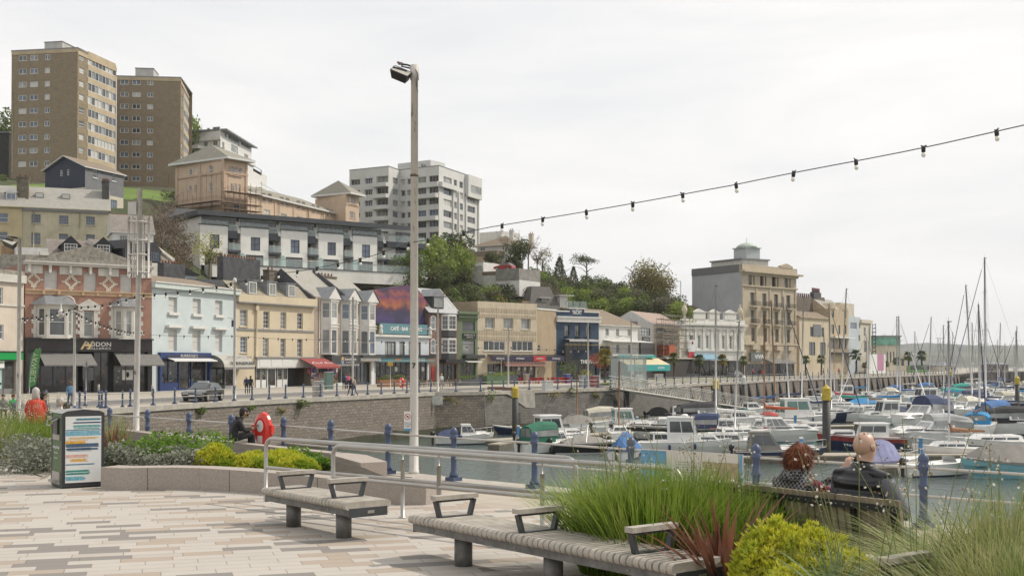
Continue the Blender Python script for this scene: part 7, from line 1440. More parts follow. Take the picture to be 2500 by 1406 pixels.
tp=tx_('7',.16,BLACK,'pole_number',r7,p7+Vector((.0,-.1,2.05-ZP-.0+at(1011,893,27.2).z-2.05-0)),(1,0,0),(0,0,1),depth=.01,bold=.006)
mb=MB();zs_=at(1000,1028,27).z;X0=-.22;mb.box(X0,X0+.16,-.115,-.105,zs_-ZP-.22,zs_-ZP+.22,LETW);sg=lp_(mb,'warning_sign',r7);mb=MB();n=20;cz=zs_-ZP+.10;RD=pn_('sign_red',(.5,.02,.02),.5)
for k in range(n):t0,t1=2*pi*k/n,2*pi*(k+1)/n;mb.poly([(X0+.08+.07*cos(t0),-.117,cz+.07*sin(t0)),(X0+.08+.07*cos(t1),-.117,cz+.07*sin(t1)),(X0+.08+.055*cos(t1),-.117,cz+.055*sin(t1)),(X0+.08+.055*cos(t0),-.117,cz+.055*sin(t0))][::-1],RD)
mb.poly([(X0+.03,-.118,cz+.045),(X0+.035,-.118,cz+.052),(X0+.13,-.118,cz-.045),(X0+.125,-.118,cz-.052)],RD);mb.ball((X0+.085,-.116,cz),(.028,.002,.02),BLACK,8,5);mb.ball((X0+.06,-.116,cz+.02),(.012,.002,.012),BLACK,8,5);mb.box(X0+.002,X0+.158,-.117,-.116,zs_-ZP-.218,zs_-ZP-.17,pn_('sign_blue',(.08,.3,.5),.5));lp_(mb,'pictogram',sg)
for i,t in enumerate(('Please do','not feed the','seagulls')):tx_(t,.036,BLACK,'lettering',r7,p7+Vector((X0+.08,-.118,zs_-ZP-.035-i*.042)),(1,0,0),(0,0,1),depth=.002)
p6=at(333,HZ,42.7);h6=at(343,460,42.7).z-ZP
r6=lampcol('white pole topped by a ring of vertical tubes, numbered six',p6 .x,p6 .y,ZP,h6,.105,POLE)
for o in list(r6 .children):o.rotation_euler=(0,radians(.6),0)
mb=MB()
zt6=lambda py:at(340,py,42.7).z-ZP
for k in range(12):a=2*pi*k/12+.2;R_=.40 if k%2 else.34;z0,z1=zt6(680+rnd.uniform(-6,6)),zt6(530+rnd.uniform(-4,4));mb.tube([(R_*cos(a)+.06,R_*sin(a),z0),(R_*cos(a)+.06,R_*sin(a),z1)],.022,POLE,6)
lp_(mb,'tube_ring',r6);mb=MB()
for py in(543,588,622,665):z=zt6(py);mb.tube([(.06+.37*cos(2*pi*k/16),.37*sin(2*pi*k/16),z)for k in range(17)],.02,POLE,5);[mb.tube([(.03,0,z),(.06+.37*cos(a),.37*sin(a),z)],.015,POLE,4)for a in(0,1.57,3.14,4.71)]
lp_(mb,'hoop',r6);mb=MB();mb.box(-.30,.0,-.12,.12,zt6(525),zt6(494),pn_('antenna_white',(.52,.5,.46),.5));lp_(mb,'antenna_box',r6)
tx_('6',.2,BLACK,'pole_number',r6,p6+Vector((-.02,-.12,at(333,909,42.7).z-p6 .z)),(1,0,0),(0,0,1),depth=.01)
p5=at(46,HZ,60);p5 .z=ZQ;h5=at(50,580,60).z-ZQ;r5=lampcol('white pole with black floodlight at the far left, numbered five',p5 .x,p5 .y,ZQ,h5,.11,POLE);flood(r5,h5,1.3);tx_('5',.22,BLACK,'pole_number',r5,p5+Vector((0,-.13,at(43,917,60).z-p5 .z)),(1,0,0),(0,0,1),depth=.01)
BULB2=pn_('frosted_bulb',(.70,.68,.62),.25,.03,spec=.8);BLK2=pn_('rubber_black',(.012,.012,.012),.6)
def holder():
 mb=MB();mb.lathe([(.012,.03),(.03,.02),(.035,-.03),(.03,-.075),(.02,-.08)][::-1],BLK2,n=8);mb.tube([(-.05,0,.035),(0,0,.015),(.04,0,.035)],.012,BLK2,5);m2=MB();m2 .ball((0,0,-.115),(.036,.036,.045),BULB2,10,7);return mb.data('lamp_holder'),m2 .data('bulb')
HM,BM=holder()
def fst_(label,P,sp=1.2,s=1.,r=.009):
 Q=tg('festoon_lights',label,'string lights',P[0][:3]);path=[]
 for a,b_,sag in zip(P[:-1],P[1:],[k[3]if len(k)>3 else.0 for k in P[1:]]):
  A,B=Vector(a[:3]),Vector(b_[:3]);n=max(4,int((B-A).length/.6))
  for i in range(n):t=i/n;q=A+(B-A)*t;q.z-=sag*4*t*(1-t)-(.012*sin(t*57));path.append(q)
 path.append(Vector(P[-1][:3]));o0=Vector(P[0][:3]);mb=MB();mb.tube(path,r,BLK2,5);mb.build('cable',Q);acc=sp*.4;cnt=0
 for a,b_ in zip(path[:-1],path[1:]):
  L_=(b_-a).length
  while acc<L_ and cnt<98:
   q=a+(b_-a)*acc/L_;h=bpy.data.objects.new('lamp_holder',HM);COL.objects.link(h);h.parent=Q;h.location=q-o0;h.scale=(s,)*3;h.rotation_euler=(rnd.uniform(-.15,.15),rnd.uniform(-.12,.12),rnd.random()*3);bb=bpy.data.objects.new('bulb',BM);COL.objects.link(bb);bb.parent=h;acc+=sp;cnt+=1
  acc-=L_
 Q.location=o0;return Q
def fp(px,py,Y,sag=0):p=at(px,py,Y);return(p.x,p.y,p.z,sag)
pr=Vector((-2.2+12.2,27-.93*12.2,0))
a7=fp(1011,591,27.1);nx=at(2500,306,17.8);q1=fp(1250,546,25.0);q2=fp(1786,453,21.3);q3=(nx.x,nx.y,nx.z,0);ext=Vector(q3[:3])+(Vector(q3[:3])-Vector(q2[:3]))*.45+Vector((0,0,.25))
fst_('festoon of white bulbs running from the tall middle pole up to the right edge',[a7,q1[:3]+(.0,),q2[:3]+(.02,),q3[:3]+(.02,),(ext.x,ext.y,ext.z,0)],sp=1.16,s=.98)
a6=fp(341,721,42.6);fst_('festoon of bulbs sagging between the middle pole and the ringed pole',[a6,fp(683,666,32.8,.12),a7[:3]+(.12,)],sp=1.15,s=1.0)
a5=fp(51,777,60);fst_('festoon of bulbs between the ringed pole and the far left pole',[a5,fp(190,750,50,.1),a6[:3]+(.1,)],sp=1.1,s=1.0)
fst_('second small bulb string crossing over the brick gallery bays',[fp(48,780,60),fp(180,762,56,.1),fp(352,812,85,.3)],sp=1.5,s=1.2,r=.009)
fst_('thin bulb string along the front of the blue and cream buildings',[fp(366,817,115,0),fp(572,820,118,.1),fp(860,827,135,.2),fp(1068,836,150,.2)],sp=2.3,s=1.9,r=.015)
fst_('thin bulb string from the café columns to the navy pub',[fp(1068,838,150,0),fp(1240,848,163,.3),fp(1437,853,185,.2)],sp=2.6,s=2.2,r=.015)
def thincol(label,px,pyb,pyt,head='arm',mat=None,r=.09,z=ZQ):
 g=gp(px,pyb,z);h=at(px,pyt,g.y).z-z;Q=lampcol(label,g.x,g.y,z,h,r,mat or POLE,name='street_lamp',n=8);mb=MB()
 if head=='arm':mb.tube([(0,0,h*.72),(-.9,-.2,h*.745),(-1.3,-.25,h*.745)],.04,mat or POLE,5);mb.ball((-1.5,-.3,h*.745),(.38,.14,.08),pn_('lamp_head',(.4,.4,.4),.5),8,5)
 elif head=='swan':mb.tube([(0,0,h-.1)]+[(-.42+.42*cos(t),0,h+.42*sin(t)*1.1)for t in np.linspace(0,pi,9)]+[(-.84,0,h-.35)],.05,POLE,6);mb.ball((-.84,0,h-.6),(.2,.2,.3),POLE,8,6)
 elif head=='ball':mb.ball((0,0,h+.15),(.17,.17,.26),POLE,8,6);mb.tube([(0,0,h*.12),(0,0,0)],.15,POLE,8);mb.box(-.25,-.05,-.05,.05,h*.62,h*.62+.55,pn_('hanging_banner',(.05,.05,.12),.8));mb.tube([(0,0,h*.62+.6),(-.6,0,h*.65+.5)],.03,POLE,4)
 elif head=='grid':
  for k in range(12):mb.box(-.33,.33,-.04,.04,h*.62+k*.28,h*.62+k*.28+.05,POLE)
  for x in(-.33,0,.3):mb.tube([(x,0,h*.55),(x,0,h*.97)],.035,POLE,5)
 lp_(mb,'lamp_head',Q);return Q
thincol('slim grey lamp post in front of the blue and cream buildings',572,974,690,'ball',r=.11);thincol('swan necked white lamp post in front of the brick gallery',181,1006,742,'swan',r=.09);thincol('lamp post with ladder grid in front of the bay windows',861,966,725,'grid',r=.10);thincol('tall lamp post in front of the dark brick building',1069,956,752,'arm',r=.11)
thincol('lamp post in front of the beige building',1241,950,795,'arm',r=.10);thincol('short lamp post in front of the green planters',1224,936,873,'none',r=.07);thincol('lamp post in front of the navy pub',1436,946,787,'none',r=.10);thincol('lamp post in front of the white balcony house',1541,938,780,'arm',r=.10);thincol('lamp post in front of the classical building',1692,921,780,'arm',r=.1);thincol('lamp post left of the hotel front',1820,915,785,'arm',r=.1)
for px,pb,pt in((1373,700,622),(1638,752,692),(1662,752,687)):
 Y=300;p=at(px,pb,Y);Q=lampcol('grey street lamp on the skyline, one of those standing along the hilltop road',p.x,p.y,p.z-4,at(px,pt,Y).z-p.z+4,.09,GALV,name='street_lamp',n=6);Q['group']='street lamps along the hilltop road';mb=MB();h=at(px,pt,Y).z-p.z+4;mb.box(-1.1,.1,-.1,.1,h-.05,h+.08,GALV);lp_(mb,'lamp_head',Q)
# --- plaza furniture and planting
SEATW=pn_('weathered_slat',(.40,.365,.315),.8,.16,7,bmp=.002,stain=.2);ANTH=pn_('anthracite_steel',(.045,.05,.055),.45,.1);LEGS_=pn_('grey_steel_leg',(.15,.145,.135),.6,.3,8,stain=.4)
def slat_bench(label,A,B,width,armsu,legsu,plate=True):
 """A, B: near edge of the seat from its far to its near end (seat height z); u along, w to the right"""
 A=Vector(A);B=Vector(B);d=B-A;Ln=d.length;rz=atan2(d.y,d.x);Q=tg('slatted_bench',label,'bench',(A.x,A.y,0),rz);zt=.455;wd=width;n=int(Ln/.078)
 for half,(u0,u1)in enumerate(((0,Ln),)if Ln<3 else((0,Ln*.5-.006),(Ln*.5+.006,Ln))):
  mb=MB();k=int((u1-u0)/.076)
  for i in range(k):
   a=u0+(u1-u0)*i/k;b_=a+.057;r=.046;pts=[]
   for j in range(9):t=pi/2+pi*j/8;pts.append((r*cos(t)+r,zt-r+r*sin(t)))
   for j in range(9):t=-pi/2+pi*j/8;pts.append((wd-r+r*cos(t),zt-r+r*sin(t)))
   mb.prism([(a,y,z)for y,z in pts],(b_-a,0,0),SEATW)
  lp_(mb,'seat',Q)
 mb=MB();mb.box(.03,Ln-.03,.05,.11,zt-.165,zt-.093,LEGS_);mb.box(.03,Ln-.03,wd-.11,wd-.05,zt-.165,zt-.093,LEGS_);mb.box(Ln-.03,Ln-.02,.05,wd-.05,zt-.18,zt-.075,ANTH);mb.box(.02,.03,.05,wd-.05,zt-.18,zt-.075,ANTH)
 for u in armsu:mb.lathe([(.012,0),(.012,.008)],STEEL,(u,.046,zt-.13),8)
 lp_(mb,'frame',Q)
 if plate:mb=MB();mb.box(Ln-.02,Ln-.015,wd*.48,wd*.48+.09,zt-.145,zt-.11,STEEL);lp_(mb,'badge',Q)
 for u in legsu:mb=MB();mb.lathe([(.092,0),(.092,zt-.165)],LEGS_,(u,wd*.32,0),18);lp_(mb,'leg',Q)
 for u in armsu:
  mb=MB();y0,y1,h=.10,wd-.10,.17;t=.018
  for ya,yb in((y0+.03,y0-.02),(y1-.03,y1+.02)):mb.hexa([(u-.03,ya-t,zt),(u+.03,ya-t,zt),(u+.03,ya+t,zt),(u-.03,ya+t,zt),(u-.03,yb-t,zt+h),(u+.03,yb-t,zt+h),(u+.03,yb+t,zt+h),(u-.03,yb+t,zt+h)],ANTH)
  mb.box(u-.03,u+.03,y0+.03,y1-.03,zt+.001,zt+.012,ANTH);mb.box(u-.028,u+.028,y0,y1,zt+h-.01,zt+h+.012,ANTH);ar=lp_(mb,'armrest',Q)
  mb=MB();mb.box(u-.05,u+.05,y0-.05,y1+.05,zt+h+.013,zt+h+.058,SEATW);lp_(mb,'arm_slat',ar)
 return Q
q=lambda px,py,z=.455:gp(px,py,z)
slat_bench('smaller slatted bench with two armrests, nearest the granite kerb',q(637,1190),q(845,1227),.62,(.36,1.62),(.5,1.72))
slat_bench('long slatted bench with three armrests in the foreground',q(996,1256),q(1644,1378),.64,(.40,1.78,3.32),(.72,2.15,3.5))
d3=(q(1644,1378)-q(996,1256)).normalized();s3=q(2127,1440)
slat_bench('slatted bench cut by the bottom edge with only one armrest showing',s3-d3*.3,s3+d3*2.2,.64,(.36,1.8),(.6,1.9),False)
def sweep(name,P,wd,h,mat,label=None,parent=None,z0=0.,hs=None):
 P=[Vector((p[0],p[1]))for p in P];W_=wd if isinstance(wd,list)else[wd]*len(P);hs=hs or[h]*len(P);mb=MB();I=[]
 for i,p in enumerate(P):a,c=P[max(0,i-1)],P[min(len(P)-1,i+1)];t=(c-a).normalized();I.append(p+Vector((-t.y,t.x))*W_[i])
 for i in range(len(P)-1):
  a,b_,c,d=P[i],P[i+1],I[i+1],I[i];mb.hexa([(a.x,a.y,z0),(b_.x,b_.y,z0),(c.x,c.y,z0),(d.x,d.y,z0),(a.x,a.y,hs[i]),(b_.x,b_.y,hs[i+1]),(c.x,c.y,hs[i+1]),(d.x,d.y,hs[i])],mat)
 return mb.build(name,parent,label,None if parent else 'planter wall')
g2=pn_('granite_speckled',(.36,.315,.275),.85,.16,45,bmp=.003,stain=.1)
K=[gp(*p,0)for p in((246,1194),(300,1197),(360,1196),(420,1195),(490,1196),(560,1200),(630,1204),(700,1209),(775,1215),(850,1222),(920,1228),(985,1232),(1040,1232),(1066,1226),(1080,1214),(1078,1203))]
HS=[.36,.36,.36,.36,.355,.35,.34,.33,.315,.30,.29,.285,.28,.28,.28,.28];kroot=tg('planter_kerb','curved granite kerb of the planter running behind the small bench','planter wall',K[0]);sweep('granite_edge',K,[.42]*9+[.5,.6,.7,.7,.6,.5,.4],0,g2,None,kroot,0,HS)
mb=MB()
for i in(2,5,8,11):p=K[i];d=Vector((K[i+1]-K[i])).normalized();n=Vector((d.y,-d.x,0))*.004;mb.hexa([p+n-d*.004,p+n+d*.004,p-n*3+d*.004,p-n*3-d*.004]+[v+Vector((0,0,HS[i]-.005))for v in(p+n-d*.004,p+n+d*.004,p-n*3+d*.004,p-n*3-d*.004)],pn_('joint',(.09,.08,.07)))
mb.build('joint',kroot)
B_=[(-12.2,35.6),(-9.4,32.2),(-7.35,29.7),(-5.5,27.6),(-3.75,25.6)];zt_=.03
sweep('seating_wall',B_,[.75]*5,zt_,g2,'long straight granite wall on which the man with the phone sits',None,ZP)
mb=MB();e_=[(-3.75,25.6),(-3.2,24.4)];mb.hexa([(-3.75,25.6,ZP),(-3.05,24.0,ZP),(-2.55,24.3,ZP),(-3.2,26.1,ZP),(-3.75,25.6,.03),(-3.05,24.0,.03),(-2.55,24.3,.03),(-3.2,26.1,.03)],g2);mb.build('end_block',None,'granite end block of the seating wall beside the handrail','planter wall')
SOIL=pn_('soil',(.05,.038,.026),.95,.4,6,bmp=.02);sheet('planting_bed',[(k.x,k.y+.4)for k in K[:12]]+[(-1.8,19.2),(-3.4,23.8),(-3.9,25.4),(-7.4,29.5),(-12,35),(-9.6,27)],.12,SOIL)
def rail2(label,P,posts,zr=(.93,.50)):
 P=[Vector(p)for p in P];Q=tg('handrail',label,'handrail',P[0]);r=.03;A,B=P[0],P[-1];d=(B-A).normalized();mb=MB();top=[A+Vector((0,0,0))];R_=.14
 path=[A,A+Vector((0,0,zr[0]-R_))]+[A+d*(R_-R_*cos(t))+Vector((0,0,zr[0]-R_+R_*sin(t)))for t in np.linspace(.2,pi/2,6)]+[B-d*(R_-R_*cos(t))+Vector((0,0,zr[0]-R_+R_*sin(t)))for t in np.linspace(pi/2,.2,6)]+[B+Vector((0,0,zr[0]-R_)),B+Vector((0,0,-.05))]
 mb.tube(path,r,STEEL,12);mb.build('top_rail',Q);mb=MB();mb.tube([A+Vector((0,0,zr[1])),B+Vector((0,0,zr[1]))],r*.9,STEEL,10);mb.build('lower_rail',Q)
 for t in posts:p=A+(B-A)*t;mb=MB();mb.tube([p+Vector((0,0,-.02)),p+Vector((0,0,zr[0]-.16))],r*.95,STEEL,10);mb.tube([p+Vector((0,0,zr[0]-.16)),p+Vector((0,0,zr[0]))],.009,STEEL,8);mb.lathe([(.055,0),(.055,.012)],STEEL,p,12);mb.build('post',Q)
h=lambda px,Y,z=0.:Vector((at(px,HZ,Y).x,Y,z))
rail2('polished steel handrail, the farther of the pair',[h(650,17.6),h(1406,13.9)],(.5,));rail2('polished steel handrail, the nearer of the pair',[h(814,16.1),h(1662,12.5)],(.36,.66))
bx,by=gp(150,1193,0),gp(245,1190,0);d=(by-bx);rz=radians(34);wB=.68;Q=tg('litter_bin','tall litter bin with painted stripe poster, standing at the end of the granite kerb','litter bin',bx,rz);DKB=pn_('bin_dark',(.035,.037,.04),.4,.08);hB=1.22;dp=.72
mb=MB();pr=[(0,.03),(0,hB),(.08,hB+.035),(wB/2,hB+.06),(wB-.08,hB+.035),(wB,hB),(wB,.03)];mb.prism([(x,0,z)for x,z in pr],(0,.05,0),DKB);mb.prism([(x*.98+.007,.051,z*.99)for x,z in pr],(0,dp-.1,0),pn_('bin_green',(.07,.13,.045),.5,.06));mb.prism([(x,dp-.05,z)for x,z in pr],(0,.05,0),DKB);mb.box(.01,wB-.01,.01,dp-.01,0,.06,BLACK);lp_(mb,'body',Q)
mb=MB();mb.prism([(.0,-.001,hB),(.08,-.001,hB+.037),(wB/2,-.001,hB+.064),(wB-.08,-.001,hB+.037),(wB,-.001,hB)],(0,dp,0),STEEL,DKB);lp_(mb,'lid',Q)
mb=MB();x0,x1,z0,z1=.055,wB-.055,.09,hB-.05;mb.box(x0,x1,-.012,-.001,z0,z1,pn_('poster_white',(.62,.63,.62),.35,.03));po=lp_(mb,'poster_panel',Q)
rr=random.Random(4);mb=MB()
for v,hh,c,a,b_ in((.955,.03,(.05,.19,.24),.3,1),(.905,.02,(.02,.04,.12),.22,1),(.84,.06,(.12,.33,.33),.22,1),(.795,.012,(.03,.14,.22),0,1),(.745,.075,(.18,.40,.50),0,1),(.67,.03,(.62,.38,.1),.1,.92),(.615,.055,(.62,.33,.03),0,.6),(.54,.10,(.04,.09,.16),0,.92),(.50,.05,(.05,.12,.2),.05,.7),(.40,.045,(.60,.33,.26),0,.62),(.33,.06,(.62,.36,.08),.14,.62),(.275,.018,(.03,.16,.26),0,.82),(.155,.07,(.03,.22,.19),0,.7),(.065,.06,(.15,.38,.46),0,.55)):
 nn=7;mt=pn_('paint_%d'%int(v*1000),c,.5,.25,30)
 for k in range(nn):
  if rr.random()<.12:continue
  za=z0+(z1-z0)*(v-hh/2+hh*k/nn);xa=x0+(x1-x0)*max(0,a+rr.uniform(-.03,.03))+.002;xb=x0+(x1-x0)*min(1,b_+rr.uniform(-.06,.03))-.002;mb.box(xa,xb,-.0135,-.0121,za,za+(z1-z0)*hh/nn*.93,mt)
lp_(mb,'stripe_print',po)
mb=MB();mb.box(-.03,.006,.2,.5,.88,1.14,DKB);mb.tube([(-.02,.18,1.13),(-.10,.18,1.10),(-.12,.2,1.02),(-.12,.5,1.02),(-.10,.52,1.10),(-.02,.52,1.13)],.012,STEEL,6);mb.box(-.012,.006,.12,.58,.78,.87,STEEL);lp_(mb,'chute',Q)
mb=MB();mb.box(-.10,.006,.22,.48,.09,.13,STEEL);mb.box(-.012,.006,.1,.6,.06,.26,STEEL);lp_(mb,'foot_pedal',Q)
R0=Matrix.Rotation(rz,3,'Z')
for i,(t,s_)in enumerate((('Loving the Bay',.075),('keeping it clean',.04),('Please use this bin',.03))):tx_(t,s_,LETW,'lettering',Q,bx+R0@Vector((-.004,.36,.66-i*.09)),R0@Vector((0,-1,0)),(0,0,1),depth=.004)
for o in Q.children:
 if o.name.startswith('lettering'):
  for v in o.data.vertices:v.co=R0 .inverted()@v.co
lp=at(650,HZ,30.6);Q=tg('life_ring_housing','red life ring housing fixed to the railing beside the seated man','life ring',(lp.x,lp.y-.25,ZP),radians(-30));Q.scale=(.8,.8,.94);RED=pn_('housing_red',(.62,.035,.025),.35,.06,coat=.3);mb=MB();n=20;zc=.62+.28
def disc(mb,r0,r1,y0,y1,mat,k=1.15,zc=zc):
 ring=lambda r,y:[(r*sin(2*pi*i/n)*.86,y,zc+r*k*cos(2*pi*i/n))for i in range(n)]
 a,c=ring(r0,y0),ring(r1,y1);
 for i in range(n):mb.poly([a[i],a[(i+1)%n],c[(i+1)%n],c[i]],mat,smooth=True)
 mb.poly(c,mat)
disc(mb,.42,.40,0,-.10,RED);disc(mb,.40,.28,-.10,-.19,RED);disc(mb,.42,.36,.001,.07,RED);mb.box(-.42,-.3,-.12,.02,zc-.1,zc+.12,RED);mb.box(.3,.42,-.12,.02,zc-.1,zc+.12,RED);mb.box(-.14,.14,-.14,.0,zc-.58,zc-.38,RED);lp_(mb,'cover',Q)
mb=MB();disc(mb,.16,.15,-.191,-.196,LETW,1.0,zc+.1);mb.box(-.1,.1,-.197,-.192,zc-.36,zc-.16,LETW);lp_(mb,'label_sticker',Q);mb=MB();mb.box(.05,.12,.02,.12,0,zc+.2,BLUEP);lp_(mb,'mounting_post',Q)
g=gp(980,953,ZQ);r2=dup(Q,(g.x,g.y+.3,ZQ),radians(-35),'red life ring housing on the far quay railing left of the tall pole',1.0)
fb=Face((at(1570,HZ,21.8)).xy,(at(1818,HZ,20.4)).xy);fb=fb.off(.0);A=Face(NR[14-0].xy,NR[15].xy)if False else fb
Q=tg('information_banner','printed information banner tied to the railing behind the tall grass','banner',fb.pt(0,ZP,.1));z1,z0=ZP+.98,ZP+.12
mb=MB();fx_(mb,fb,0,fb.L,.05,.07,z0,z1,pn_('banner_cream',(.55,.53,.48),.6,.04));mb.build('banner_sheet',Q);mb=MB();fx_(mb,fb,0,.55,.071,.075,z0+.1,z1-.02,pn_('banner_blue',(.12,.30,.47),.6,.2,4));fx_(mb,fb,fb.L*.62,fb.L-.08,.071,.075,z0+.1,z1-.16,pn_('map_sand',(.36,.30,.19),.7,.25,10));fx_(mb,fb,fb.L-.07,fb.L-.01,.071,.075,z0,z1,pn_('banner_blue',(.12,.3,.47)))
for k in range(12):fx_(mb,fb,fb.L*.38,fb.L*(.58+.02*sin(k*5)),.071,.074,z1-.2-k*.045,z1-.19-k*.045,pn_('small_print',(.25,.25,.24)))
mb.build('print',Q);tx_('PARK ON TOUR',.14,LETW,'lettering',Q,fb.pt(.5,z1-.3,.08),fb.U3(),(0,0,1),width=.8)
A=at(1872,HZ,11.15);B=at(2200,HZ,9.95);d=Vector((B.x-A.x,B.y-A.y,0));dn_=d.normalized();A=Vector((A.x,A.y,0))-dn_*.75;Lb=d.length+.78;rz=atan2(d.y,d.x);Q=tg('timber_bench','timber slatted bench seen from behind with the couple sitting on it','bench',A,rz);SL=pn_('bench_slat',(.26,.215,.15),.8,.18,5,stain=.25);mb=MB();n=int(Lb/.083)
for k in range(n):u=k*Lb/n;dz=.006*rr.random();mb.hexa([(u,.04,.40),(u+.062,.04,.40),(u+.062,.075,.40),(u,.075,.40),(u,-.06,.895+dz),(u+.062,-.06,.895+dz),(u+.062,-.02,.895+dz),(u,-.02,.895+dz)],SL)
lp_(mb,'backrest',Q);mb=MB()
for k in range(n):u=k*Lb/n;mb.box(u,u+.062,.08,.52,.40,.435,SL)
lp_(mb,'seat',Q)
for z,y in((.825,-.058),(.50,.012)):
 mb=MB();mb.box(0,Lb,y-.035,y-.022,z-.03,z+.03,BLACK)
 for k in range(n):mb.ball((k*Lb/n+.03,y-.036,z),.007,STEEL,5,3)
 lp_(mb,'back_strap',Q)
for u in(.12,.95,1.75,Lb-.1):
 mb=MB();mb.hexa([(u,.06,0),(u+.05,.06,0),(u+.05,.11,0),(u,.11,0),(u,-.075,.82),(u+.05,-.075,.82),(u+.05,-.05,.82),(u,-.05,.82)],BLACK);mb.box(u,u+.05,.45,.5,0,.4,BLACK);lp_(mb,'leg',Q)
BENCH=(Vector(A),rz,Lb)
# --- planting in the beds
def blades(seed,n,h,spread,wd,mat,lean=.6,droop=.35,base_r=.25,curl=0.):
 r=random.Random(seed);mb=MB();vs=[];fs=[]
 for i in range(n):
  a=r.random()*2*pi;q=base_r*r.random()**.5;L_=h*(.55+.5*r.random());ln=lean*r.random()**.8*spread;p=Vector((cos(a*3.7)*q,sin(a*3.7)*q,0));o=Vector((cos(a),sin(a),0));s=Vector((-o.y,o.x,0));tw=r.uniform(-.8,.8);s=(s*cos(tw)+o*sin(tw));k0=len(vs);N_=5
  for j in range(N_+1):
   t=j/N_;c=p+o*(ln*t+droop*t*t*ln)*L_+Vector((0,0,L_*(t-droop*t*t*(ln+curl))));w_=wd*(1-t**1.7)*.5+.0006;vs+=[c-s*w_,c+s*w_]
  fs+=[(k0+2*j,k0+2*j+1,k0+2*j+3,k0+2*j+2)for j in range(N_)]
 mb.mesh(vs,fs,mat,smooth=True);return mb
GB=leafmat('blade_green',(.09,.16,.015),(.22,.34,.04),(.28,.33,.07),scale=4,trans=.3);GB2=leafmat('blade_olive',(.14,.19,.05),(.30,.36,.11),(.38,.36,.18),scale=4,trans=.3);RB=leafmat('blade_red',(.14,.055,.035),(.30,.13,.075),(.19,.10,.07),scale=5,trans=.2);EU=leafmat('leaf_lime',(.42,.46,.03),(.68,.64,.08),(.30,.40,.04),scale=2.2,trans=.3);SI=leafmat('leaf_silver',(.17,.18,.14),(.33,.34,.28),(.14,.15,.10),scale=5);GR=leafmat('leaf_fresh',(.10,.20,.015),(.20,.34,.04),(.07,.13,.02),scale=4,trans=.35)
def clump(name,label,cat,mb,loc,extra=()):
 t=tg(name,label,cat,loc);lp_(mb,'foliage',t)
 for nm,m2 in extra:lp_(m2,nm,t)['kind']='stuff'
 return t
def spikes(seed,n,h,spread,base_r=.2):
 """tall bare stems with small white flowers and seed pods"""
 r=random.Random(seed);mb=MB();fl=MB();ST=pn_('flower_stem',(.14,.17,.05),.7);FW=leafmat('white_petal',(.6,.58,.52),(.75,.73,.68));PD=leafmat('seed_pod',(.20,.12,.06),(.34,.22,.12))
 for i in range(n):
  a=r.random()*2*pi;L_=h*(.7+.4*r.random());o=Vector((cos(a),sin(a),0))*spread*r.random();b0=Vector((o.x*.25,o.y*.25,0));P=[b0+o*t*t*L_*.5+Vector((0,0,L_*t))for t in(0,.35,.7,1)];mb.tube(P,[.005,.004,.003,.002],ST,4,cap=False)
  for k in range(r.randint(5,11)):
   t=.84+.16*r.random();c=b0+o*t*t*L_*.5+Vector((r.uniform(-.05,.05),r.uniform(-.05,.05),L_*t));mt=FW if r.random()<.4 else PD
   for j in range(3 if mt is FW else 2):d1=Vector((r.gauss(0,1),r.gauss(0,1),r.gauss(0,1))).normalized()*(.013 if mt is FW else.009);d2=d1 .cross(Vector((r.gauss(0,1),r.gauss(0,1),r.gauss(0,1)))).normalized()*.010;fl.poly([c-d1,c+d2,c+d1,c-d2],mt)
 return[('flower_stem',mb),('flower',fl)]
g0=lambda px,py,z=.0:gp(px,py,z)
for i,(px,Y,n,h_,lb)in enumerate(((1500,11.7,2000,1.12,'leftmost tall green grass clump beside the handrail end'),(1590,11.1,2400,1.18,'tall green grass clump in front of the information banner'),(1690,11.3,2400,1.18,'tall green grass clump behind the red spiky plant'),(1800,10.9,1700,1.0,'green grass clump at the left end of the timber bench'))):
 clump('grass_clump',lb,'ornamental grass',blades(20+i,n,h_,1.0,.015,GB,.72,.35,.34),(at(px,HZ,Y).x,Y,0),spikes(30+i,9,1.45,.8))
clump('spiky_plant','red brown sword leaved plant in front of the green grass clumps','plant',blades(40,90,.88,1.0,.055,RB,1.5,.12,.07),(at(1762,HZ,9.98).x,9.98,.14))
def bush(seed,rx,rz,n,ls,mat):mb=crown(seed,rx,rz,n,ls,mat,lobes=16,hollow=.72,zc=rz*.45);return mb
def tuftbush(seed,rx,rz,n,mat,ll=.055,lw=.018):
 """dome of little upright leafy shoots"""
 r=random.Random(seed);vs=[];fs=[];mb=MB()
 for i in range(n):
  a=r.random()*2*pi;e=r.random()**.7*1.5;bumpy=.82+.18*mno.noise(Vector((cos(a)*3+seed,sin(a)*3,e*3)))+.1*r.random();nrm=Vector((cos(a)*sin(e),sin(a)*sin(e),cos(e)));p=Vector((nrm.x*rx,nrm.y*rx,nrm.z*rz))*bumpy
  up=(nrm*.6+Vector((0,0,.8))).normalized()
  for j in range(6):
   d=(up+Vector((r.gauss(0,.55),r.gauss(0,.55),r.gauss(0,.3)))).normalized();s=d.cross(Vector((r.gauss(0,1),r.gauss(0,1),.3))).normalized()*lw*.5;L_=ll*(.6+.7*r.random());k=len(vs);vs+=[p,p+d*L_*.5+s,p+d*L_,p+d*L_*.5-s];fs.append((k,k+1,k+2,k+3))
 mb.mesh(vs,fs,mat,smooth=False);return mb
